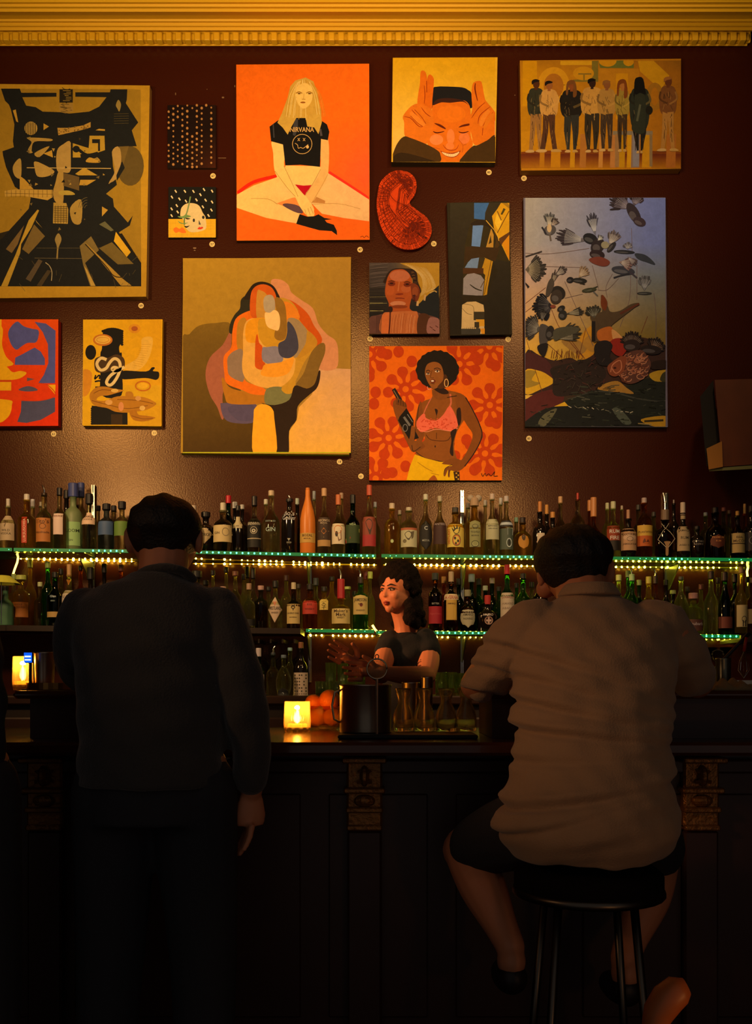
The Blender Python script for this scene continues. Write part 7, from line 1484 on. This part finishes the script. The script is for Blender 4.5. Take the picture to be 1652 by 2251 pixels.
def tors(rows, n=28, p=2.3):
    "rows: (v, left u, right u, centre Y, depth half)"
    S = []
    for v, a, b, Y, ry in rows: c = W((a+b)/2, v, Y); S.append((c.x, Y, c.z, px((b-a)/2, Y), ry))
    q = [S[0]]+S+[S[-1]]; o = []
    for i in range(1, len(q)-2):
        for j in range(4): o.append(tuple(cr(q[i-1][k], q[i][k], q[i+1][k], q[i+2][k], j/4) for k in range(5)))
    o.append(S[-1]); return sorted(o, key=lambda s: s[2])
def head_back(mb, u, v0, v1, w, Y, tilt=0):
    "skull and jaw; v0 crown, v1 chin/nape"
    H = px(v1-v0, Y); c = W(u, v0, Y); R = px(w, Y)/2; zt = c.z
    prof = [(0, .05), (.06, .42), (.15, .68), (.28, .90), (.42, 1.0), (.55, 1.0), (.68, .95), (.80, .84), (.90, .70), (1.0, .52)]
    loft([(c.x, Y+tilt*t+(.012 if t > .6 else 0), zt-t*H, R*r, R*r*1.18*(1 if t < .6 else .92)) for t, r in reversed(prof)], 24, mb); return c
def ears(mb, u, v, w, Y):
    for s in (-1, 1):
        c = W(u+s*w/2, v, Y+.005); mb.ball((c.x+s*.006, c.y, c.z), (.011, .020, .032), 10, 8); mb.ball((c.x+s*.012, c.y-.012, c.z+.006), (.006, .009, .026), 8, 6)
def face(mb, c, R, fwd, up=Vector((0, 0, 1))):
    "nose, brow, lips, chin and eye sockets on the side fwd of a head centred at c"
    f = Vector(fwd).normalized(); r = f.cross(up).normalized()
    def at(a, b, d): return c+r*a*R+up*b*R+f*d*R
    mb.tube([at(0, .22, 1.06), at(0, .0, 1.14), at(0, -.15, 1.22)], [R*.08, R*.095, R*.11], 8); mb.ball(at(0, -.17, 1.20), R*.125, 10, 8)
    for s in (-1, 1):
        mb.ball(at(s*.12, -.20, 1.12), R*.08, 8, 6); mb.ball(at(s*.42, -.2, .78), (R*.30,)*3, 10, 8); mb.tube([at(s*.10, .30, 1.08), at(s*.34, .36, 1.03), at(s*.58, .28, .86)], [R*.07, R*.08, R*.06], 8)
    mb.tube([at(-.24, -.56, 1.0), at(0, -.52, 1.13), at(.24, -.56, 1.0)], [R*.05, R*.085, R*.05], 8); mb.tube([at(-.2, -.64, .99), at(0, -.66, 1.10), at(.2, -.64, .99)], [R*.05, R*.09, R*.05], 8)
    mb.ball(at(0, -.92, .78), (R*.28,)*3, 10, 8)

def folds(kind, seed=0):
    r = random.Random(seed); F_ = [(r.uniform(18, 42), r.uniform(-.9, .9), r.uniform(0, 6.28), r.uniform(.4, 1)) for _ in range(7)]
    def f(co, n):
        s = 0
        for k, sl, ph, am in F_: s += am*math.sin((co.z+sl*co.x*(.6 if kind == 'back' else 1)+.5*co.y)*k*1.8+ph+2*math.sin(co.x*9+ph))
        return .0022*s*(abs(n.y)*.6+.5)
    return f

# ---- seated man on the right, seen from behind
def seated_man():
    o = empty('person', (W(1290, 0, 2.3).x, 2.3, .0005), 'man in khaki short-sleeved shirt and shorts, seated at the bar on the right', 'person')
    # body
    b = MB()
    head_back(b, 1264, 1156, 1322, 148, 2.50, -.03); ears(b, 1264, 1262, 140, 2.47)
    c = W(1250, 1262, 2.50); face(b, c, px(74, 2.5), Vector((-.25, 1, -.25)))
    limb(b, [V(1272, 1270, 2.47), V(1285, 1345, 2.40), V(1290, 1400, 2.36)], [.062, .068, .09])
    for x in tors([(1340, 1190, 1410, 2.38, .075), (1400, 1160, 1470, 2.36, .11), (1600, 1150, 1460, 2.32, .14), (1750, 1130, 1470, 2.30, .15), (1850, 1130, 1450, 2.30, .13)]): pass
    loft(tors([(1330, 1215, 1390, 2.38, .06), (1365, 1170, 1440, 2.37, .085), (1450, 1160, 1460, 2.35, .12), (1600, 1150, 1455, 2.32, .14), (1750, 1130, 1465, 2.30, .14), (1850, 1140, 1450, 2.30, .12)]), 28, b)
    # arms: elbows on the ledge, hands joined on the bar
    limb(b, [V(1150, 1385, 2.36), V(1085, 1465, 2.46), V(1046, 1506, 2.62), V(1072, 1474, 2.76)], [.058, .050, .042, .038])
    limb(b, [V(1046, 1506, 2.62), V(1072, 1474, 2.76), V(1110, 1478, 2.86), V(1180, 1486, 2.95)], [.040, .037, .033, .025]); hand(b, V(1180, 1486, 2.95), (1, .6, -.05), (0, .4, 1), .4)
    limb(b, [V(1460, 1385, 2.36), V(1510, 1450, 2.44), V(1532, 1500, 2.62), V(1500, 1472, 2.78)], [.058, .050, .042, .034]); limb(b, [V(1532, 1500, 2.62), V(1500, 1472, 2.78), V(1420, 1486, 2.98)], [.040, .034, .025]); hand(b, V(1420, 1486, 2.98), (-1, .5, -.05), (0, .4, 1), .4)
    # legs
    kL, aL = V(1022, 1868, 2.62), V(1122, 2082, 2.42); kR, aR = V(1445, 1880, 2.64), V(1372, 2110, 2.46)
    for hip, k, a in ((V(1210, 1840, 2.32), kL, aL), (V(1385, 1845, 2.32), kR, aR)):
        limb(b, [hip+Vector((0, 0, .03)), (hip+k)/2+Vector((0, 0, .03)), k], [.085, .08, .062]); limb(b, [k, k*.62+a*.38+Vector((0, -.02, 0)), k*.2+a*.8, a], [.058, .060, .042, .036])
        b.ball((a.x, a.y-.01, a.z-.03), (.036, .045, .04), 12, 8)
    fuse('body', b, SKIN, o, .0055, 4)
    # hair
    h = MB(); head_back(h, 1257, 1150, 1296, 170, 2.47, -.02)
    hr = fuse('hair', h, mat('dark_hair', '14100e', .6, bump=.6, bscale=140), o, .007, 5, lambda co, n: .002*math.sin(co.x*160+co.z*60))
    # shirt
    s = MB(); loft(tors([(1292, 1238, 1350, 2.385, .064), (1312, 1230, 1358, 2.385, .072), (1334, 1195, 1405, 2.38, .09), (1352, 1160, 1445, 2.37, .11), (1382, 1132, 1478, 2.36, .13), (1440, 1128, 1484, 2.35, .15), (1520, 1124, 1480, 2.33, .16), (1600, 1124, 1474, 2.31, .17), (1640, 1128, 1474, 2.30, .17), (1700, 1120, 1474, 2.28, .18), (1760, 1098, 1482, 2.27, .19), (1810, 1086, 1490, 2.26, .19), (1850, 1100, 1482, 2.27, .18), (1882, 1132, 1450, 2.28, .16)]), 36, s)
    limb(s, [V(1172, 1382, 2.36), V(1128, 1420, 2.39), V(1085, 1472, 2.47), V(1062, 1502, 2.56)], [.072, .070, .062, .054]); limb(s, [V(1440, 1380, 2.36), V(1482, 1425, 2.40), V(1512, 1470, 2.47), V(1524, 1492, 2.56)], [.072, .070, .062, .052])
    def sf(co, n):
        v = V0-(co.z-EYE)*F/2.3; u = U0+co.x*F/2.3; w = .0
        side = max(0, min(1, (1330-u)/160))                       # creases gather on the left flank
        for vc, am, sl in ((1500, .007, -.35), (1545, .006, -.3), (1585, .009, -.22), (1622, .012, -.10), (1660, .006, .05), (1728, .013, .16), (1752, .006, .3)):
            d = (v-vc-sl*(1330-u)*1.0+ (0 if sl > 0 else 0))/9.0; w -= 1.5*am*math.exp(-d*d)*(.35+.65*side)
            d2 = (v-vc+16-sl*(1330-u))/11.0; w += am*.8*math.exp(-d2*d2)*(.35+.65*side)
        w += .0028*math.sin(u*.035+v*.06)+.0015*math.sin(u*.09-v*.045+2*math.sin(v*.02))+.001*math.sin(v*.16+u*.03)
        return w
    fuse('shirt', s, mat('khaki_shirt', '9c7c5c', .9, bump=.25, bscale=240, sheen=.2), o, .006, 3, sf)
    cl = MB(); loft(tors([(1284, 1242, 1347, 2.38, .070), (1292, 1236, 1352, 2.38, .076), (1304, 1228, 1360, 2.38, .082), (1312, 1224, 1366, 2.38, .084)]), 30, cl); fuse('collar', cl, mat('khaki_shirt', '9c7c5c'), o, .004, 2)
    # shorts and shoes
    t = MB(); loft(tors([(1800, 1120, 1462, 2.29, .15), (1850, 1118, 1464, 2.29, .165), (1882, 1150, 1440, 2.30, .15)]), 28, t)
    limb(t, [V(1210, 1806, 2.32), V(1110, 1836, 2.48), V(1052, 1858, 2.57)], [.10, .092, .080]); limb(t, [V(1385, 1806, 2.32), V(1415, 1838, 2.48), V(1438, 1866, 2.58)], [.10, .092, .080])
    fuse('shorts', t, mat('dark_navy_cloth', '26262c', .9, bump=.2, bscale=150), o, .008, 4)
    for a, nm in ((aL, 'l'), (aR, 'r')):
        sh = MB(); limb(sh, [(a.x, a.y-.02, a.z-.07), (a.x, a.y+.06, a.z-.085), (a.x, a.y+.15, a.z-.10)], [.040, .040, .032]); fuse('shoe', sh, mat('dark_shoe', '1c1210', .5), o, .007, 3)
    stool(1292, 2.30, W(0, 1893, 2.3).z-.012, 'steel-legged bar stool under the seated man')
seated_man()

# ---- standing man on the left
def stander(name_label, du, Y, rows, headspec, armL, armR, handR, jacket, trouser, collar=True):
    o = empty('person', (W(340+du, 0, Y).x, Y, .0005), name_label, 'person')
    u, v0, v1, w, tl = headspec
    b = MB(); head_back(b, u, v0+8, v1, w*.90, Y+.04, tl); ears(b, u, v0+105, w*.88, Y+.03); c = W(u, v0+95, Y+.04); face(b, c, px(w*.45, Y), (.1, 1, -.1))
    limb(b, [V(u, v1-50, Y+.02), V(u-4, v1+30, Y), V(u-6, v1+90, Y)], [.058, .062, .09])
    loft(tors([(r[0]+12, r[1]+22, r[2]-22, r[3], r[4]*.8) for r in rows[1:]]), 28, b)
    z_h = W(0, rows[-1][0]-30, Y).z
    for s in (-1, 1):
        hx = W(340+du, 0, Y).x+s*.09
        limb(b, [(hx, Y, z_h), (hx+s*.02, Y+.02, z_h*.55), (hx+s*.025, Y+.0, .28), (hx+s*.03, Y-.01, .09)], [.085, .062, .055, .038])
    limb(b, armL[0], [.05, .042, .036, .028]); hand(b, armL[0][-1], armL[1], armL[2], .35)
    limb(b, armR[0], [.05, .044, .038, .028]); hand(b, armR[0][-1], armR[1], armR[2], .3, 1.02)
    fuse('body', b, SKIN, o, .0050, 4)
    h = MB(); head_back(h, u, v0, v0+150, w, Y+.02, tl); fuse('hair', h, mat('black_hair', '17130f', .6, bump=.6, bscale=140), o, .008, 5, lambda co, n: .002*math.sin(co.x*140+co.z*70))
    j = MB(); loft(tors(rows), 36, j); limb(j, armL[0][:3]+[armL[0][2]*.25+armL[0][3]*.75], [.066, .058, .050, .042]); limb(j, armR[0][:3]+[armR[0][2]*.2+armR[0][3]*.8], [.066, .058, .050, .043])
    fuse('jacket', j, jacket, o, .007, 3, folds('back', int(u)))
    if collar:
        cc = MB(); cc.tube(smooth3([V(u-62, v1+14, Y-.02), V(u-40, v1-6, Y-.055), V(u, v1-14, Y-.07), V(u+40, v1-6, Y-.055), V(u+62, v1+14, Y-.02)], 5), [.018]*21, 10, flat=.6); fuse('collar', cc, jacket, o, .006, 2)
    t = MB(); loft(tors([(rows[-1][0]-40, rows[-1][1]+8, rows[-1][2]-8, Y, .13), (rows[-1][0]+80, rows[-1][1]+6, rows[-1][2]-6, Y, .14)]), 28, t)
    for s in (-1, 1):
        hx = W(340+du, 0, Y).x+s*.09; limb(t, [(hx, Y, z_h-.04), (hx+s*.02, Y+.02, z_h*.55), (hx+s*.025, Y+.0, .28), (hx+s*.03, Y, .07)], [.105, .08, .068, .06])
    fuse('trousers', t, trouser, o, .010, 4)
    for s in (-1, 1):
        hx = W(340+du, 0, Y).x+s*.12; sh = MB(); limb(sh, [(hx, Y-.04, .042), (hx, Y+.06, .042), (hx+s*.01, Y+.16, .035)], [.038, .042, .032]); fuse('shoe', sh, mat('dark_shoe', '1c1210', .5), o, .008, 3)
    return o
JK = mat('dark_denim_jacket', '383634', .9, bump=.35, bscale=200, sheen=.25)
stander('man in dark denim shirt standing at the bar on the left, seen from behind', 0, 2.33,
        [(1262, 292, 414, 2.33, .07), (1278, 262, 430, 2.33, .09), (1296, 205, 462, 2.33, .10), (1325, 168, 490, 2.33, .115), (1380, 158, 503, 2.33, .13), (1450, 164, 500, 2.33, .135), (1560, 172, 494, 2.32, .13), (1660, 174, 492, 2.32, .13), (1725, 170, 498, 2.32, .14)],
        (361, 1084, 1262, 160, .0), ([V(188, 1352, 2.33), V(172, 1440, 2.40), V(190, 1484, 2.62), V(255, 1476, 2.84)], (1, .5, -.02), (0, .5, 1)),
        ([V(476, 1352, 2.33), V(520, 1480, 2.30), V(548, 1600, 2.31), V(552, 1735, 2.36)], (-.05, .1, -1), (-.3, 1, 0)), None, JK, mat('dark_trousers', '2a2a2e', .9))
stander('person in dark clothes at the far left edge, only one shoulder in view', -495, 2.15,
        [(1290, -190, -90, 2.15, .07), (1310, -240, -70, 2.15, .09), (1335, -300, -50, 2.15, .11), (1400, -320, -36, 2.15, .13), (1600, -310, -24, 2.15, .13), (1725, -310, 0, 2.15, .14)],
        (-140, 1110, 1285, 165, 0), ([V(-250, 1380, 2.15), V(-265, 1500, 2.18), V(-262, 1600, 2.2), V(-262, 1720, 2.22)], (0, 0, -1), (0, 1, 0)),
        ([V(-70, 1385, 2.15), V(-52, 1500, 2.12), V(-40, 1620, 2.12), V(-40, 1740, 2.16)], (-.05, .1, -1), (-.3, 1, 0)), None, mat('black_coat', '2a2b30', .9, bump=.2, bscale=120), mat('dark_trousers', '2a2a2e', .9))

# ---- bartender behind the bar
def bartender():
    Y = 4.05; o = empty('person', (W(890, 0, Y).x, Y, .0005), 'bartender woman with curly dark hair and tattooed arm, looking left behind the bar', 'person')
    b = MB(); fw = Vector((-.66, -.75, -.08)).normalized()
    hc = W(875, 1294, Y); R = px(41, Y)
    # head: skull, jaw, cheeks turned to the left
    b.ball(hc+Vector((0, 0, R*.25)), (R*.98, R*1.02, R*1.05), 24, 16)
    b.ball(hc+fw*R*.30-Vector((0, 0, R*.42)), (R*.76, R*.76, R*.86), 20, 14)
    r_ = fw.cross(Vector((0, 0, 1))).normalized()
    face(b, hc-Vector((0, 0, R*.18)), R*.92, fw)
    limb(b, [hc-Vector((0, 0, R*.6)), V(890, 1375, Y+.01), V(893, 1420, Y+.02)], [.046, .045, .068])
    loft(tors([(1392, 868, 920, Y+.02, .05), (1412, 850, 944, Y+.02, .08), (1450, 846, 944, Y+.02, .10), (1520, 852, 940, Y, .10), (1600, 846, 946, Y, .11), (1700, 836, 956, Y, .12), (1800, 840, 950, Y, .12)]), 24, b)
    for s in (-1, 1):
        hx = W(893, 0, Y).x+s*.08; limb(b, [(hx, Y, .85), (hx, Y, .48), (hx, Y, .1)], [.085, .058, .04])
    limb(b, [V(932, 1412, Y+.01), V(941, 1450, Y-.06), V(936, 1486, Y-.14)], [.050, .046, .038]); limb(b, [V(936, 1486, Y-.14), V(885, 1484, Y-.30), V(838, 1478, Y-.38)], [.040, .034, .024])
    hand(b, V(838, 1478, Y-.38), (-1, -.2, .02), (0, .1, 1), .5, .95)
    limb(b, [V(856, 1414, Y), V(842, 1455, Y-.12), V(838, 1484, Y-.22)], [.045, .040, .034]); limb(b, [V(838, 1484, Y-.22), V(815, 1472, Y-.30), V(793, 1462, Y-.34)], [.034, .029, .023])
    hand(b, V(793, 1464, Y-.34), (-.8, -.2, .45), (.4, 0, 1), .6, .95)
    fuse('body', b, SKIN, o, .0036, 3)
    # eyes, brows, lips
    def at(a, bb, d): return hc-Vector((0, 0, R*.18))-o.location+r_*a*R*.92+Vector((0, 0, 1))*bb*R*.92+fw*d*R*.92
    for s in (-1, 1):
        e = MB().ball(at(s*.33, .13, .97), (R*.13, R*.13, R*.075), 12, 8).build('eye', mat('eye_white', 'b8a898', .3), o, smooth=True); MB().ball(at(s*.33, .13, 1.07), (R*.055,)*3, 10, 6).build('iris', mat('dark_iris', '1a100c', .2), e, smooth=True)
        MB().tube([at(s*.14, .21, 1.06), at(s*.34, .24, 1.08), at(s*.54, .16, .93)], R*.035, 6).build('eyelid', mat('lash', '1a0e0a', .7), o)
        MB().tube([at(s*.12, .36, 1.12), at(s*.36, .44, 1.10), at(s*.60, .34, .93)], [R*.03, R*.045, R*.02], 6).build('eyebrow', mat('lash', '1a0e0a', .7), o)
    MB().tube([at(-.22, -.58, 1.04), at(0, -.56, 1.17), at(.22, -.58, 1.04)], [R*.03, R*.075, R*.03], 8).tube([at(-.2, -.64, 1.02), at(0, -.67, 1.14), at(.2, -.64, 1.02)], [R*.03, R*.075, R*.03], 8).build('lips', mat('lips', '8a2c24', .4), o, smooth=True)
    # curly hair: mass plus curls
    h = MB(); bk = -fw
    h.ball(hc+Vector((0, 0, R*.45))+bk*R*.12, (R*1.12, R*1.12, R*1.12), 22, 14)
    rr = random.Random(3)
    for k in range(120):
        a = rr.uniform(-1, 1)*2.1; t = rr.random(); rad_ = R*(1.0+.35*t)
        d = (bk*math.cos(a)+r_*math.sin(a)); p = hc+d*rad_*(.75+.25*rr.random())+Vector((0, 0, R*(.9-2.9*t)))
        if d.dot(fw) > .42 and t > .05: continue
        if p.x < hc.x-R*.15 and t > .12: continue
        h.ball(p, R*rr.uniform(.22, .34), 8, 6)
    for k in range(12): a = k/11*1.8-.8; p = hc+fw*R*.62*(1-abs(a)*.5)+r_*a*R*.95+Vector((0, 0, R*(1.30-abs(a)*.75))); h.ball(p, R*.20, 8, 6)
    fuse('hair', h, mat('curly_hair', '120b08', .8, spec=.15, bump=.8, bscale=150), o, .006, 2, lambda co, n: .003*math.sin(co.x*170)*math.sin(co.z*150+co.y*90))
    # t-shirt
    s = MB(); loft(tors([(1392, 862, 926, Y+.02, .062), (1408, 844, 950, Y+.02, .09), (1440, 838, 953, Y+.02, .112), (1500, 842, 950, Y+.01, .115), (1570, 842, 950, Y, .12), (1640, 838, 955, Y, .13)]), 28, s)
    limb(s, [V(930, 1412, Y+.01), V(940, 1436, Y-.03)], [.060, .058]); limb(s, [V(858, 1414, Y), V(850, 1440, Y-.07)], [.055, .052])
    fuse('t_shirt', s, mat('dark_tshirt', '14171c', .9, bump=.15, bscale=120), o, .006, 3, folds('t', 5))
    # tattoos as inked sleeve pieces lying on the forearm
    ink = mat('tattoo_ink', '4a2420', .6)
    t = MB()
    for k in range(14):
        q = k/14; c = V(941, 1450, Y-.06).lerp(V(936, 1486, Y-.14), min(1, q*1.6)) if q < .6 else V(936, 1486, Y-.14).lerp(V(885, 1484, Y-.30), (q-.6)*2.4)
        a0 = rr.uniform(2.6, 4.6); rad2 = .0495 if q < .6 else .0425
        t.tube([c+Vector((math.cos(a)*rad2, math.sin(a)*rad2, .006*math.sin(a*5))) for a in [a0+x*.12 for x in range(7)]], .0016, 5)
    tt = t.build('tattoo', ink, o); tt.location = -o.location
    tr = MB(); loft(tors([(1620, 842, 950, Y, .125), (1720, 834, 958, Y, .13), (1800, 838, 954, Y, .13)]), 24, tr)
    for sx in (-1, 1): hx = W(893, 0, Y).x+sx*.08; limb(tr, [(hx, Y, .66), (hx, Y, .4), (hx, Y, .1)], [.10, .075, .065])
    fuse('trousers', tr, mat('dark_trousers', '2a2a2e', .9), o, .010, 3)
    for sx in (-1, 1): hx = W(893, 0, Y).x+sx*.08; sh = MB(); limb(sh, [(hx, Y+.05, .04), (hx, Y-.06, .04), (hx, Y-.14, .034)], [.036, .04, .03]); fuse('shoe', sh, mat('dark_shoe', '1c1210', .5), o, .008, 3)
bartender()
# ================================================================ lights, sky, camera
def spot(name, loc, target, e, ang, blend=.9, size=.08, col=(1, .62, .22)):
    d = bpy.data.lights.new(name, 'SPOT'); d.energy = e; d.spot_size = math.radians(ang); d.spot_blend = blend; d.shadow_soft_size = size; d.color = col
    o = bpy.data.objects.new(name, d); COL.objects.link(o); o.location = loc; o.rotation_euler = (Vector(target)-Vector(loc)).to_track_quat('-Z', 'Y').to_euler(); return o
AM = (1, .56, .19)
spot('picture_spot', (-2.0, 3.0, 3.2), (-1.4, WALL, 2.9), 125, 100, col=AM, size=.12)
spot('picture_spot', (-.2, 2.9, 3.55), (-.2, WALL, 3.3), 120, 95, col=AM, size=.12)
spot('picture_spot', (1.2, 2.6, 4.2), (.8, WALL, 3.4), 95, 90, col=(1, .60, .28), size=.12)
spot('cornice_spot', (-1.2, 3.5, 3.5), (-1.1, WALL-.2, 4.75), 75, 110, col=(1, .60, .18), size=.25)
spot('cornice_spot', (.6, 3.5, 3.5), (.9, WALL-.2, 4.75), 65, 110, col=(1, .60, .18), size=.25)
spot('bottle_fill_spot', (-1.75, 3.3, 2.42), (-.9, 5.0, 1.6), 84, 100, col=(1, .60, .25), size=.1)  # unseen spots, this and the next, added to brighten the bottle fronts
spot('bottle_fill_spot', (.7, 3.3, 2.42), (.6, 5.0, 1.6), 60, 95, col=(1, .60, .25), size=.1)
spot('side_lamp', (-2.0, 1.1, 2.0), (.40, 2.35, 1.22), 62, 22, col=(1, .50, .22), size=.25)
spot('bartender_fill_spot', (-1.5, 3.4, 1.75), (.1, 4.0, 1.55), 150, 36, col=(1, .38, .13), size=.08)  # unseen warm spot added to light the bartender's face
d = bpy.data.lights.new('rail_fill_light', 'POINT'); d.energy = 1.1; d.color = (1, .42, .12); d.shadow_soft_size = .03  # unseen lamp added to warm the chair rail and shins, no candle modelled
o = bpy.data.objects.new('rail_fill_light', d); COL.objects.link(o); o.location = (.80, 1.28, .66)
w = bpy.data.worlds.new('dim_room'); SC.world = w; w.use_nodes = True
w.node_tree.nodes['Background'].inputs[0].default_value = (1.0, .86, .78, 1); w.node_tree.nodes['Background'].inputs[1].default_value = .10
cam = bpy.data.cameras.new('camera'); co = bpy.data.objects.new('camera', cam); COL.objects.link(co); SC.camera = co
cam.lens = 35; cam.sensor_width = 36; cam.sensor_fit = 'AUTO'; cam.shift_y = (V0-2251/2)/2251
co.location = (0, 0, EYE); co.rotation_euler = (math.radians(90), 0, 0); cam.clip_start = .05
SC.view_settings.view_transform = 'Standard'; SC.view_settings.look = 'None'; SC.view_settings.gamma = 1; SC.view_settings.exposure = 0; SC.view_settings.use_curve_mapping = False
cy = SC.cycles; cy.max_bounces = 10; cy.transmission_bounces = 10; cy.transparent_max_bounces = 8; cy.diffuse_bounces = 3; cy.glossy_bounces = 4; cy.sample_clamp_indirect = 4; cy.caustics_refractive = True; cy.blur_glossy = .5; cy.use_denoising = True
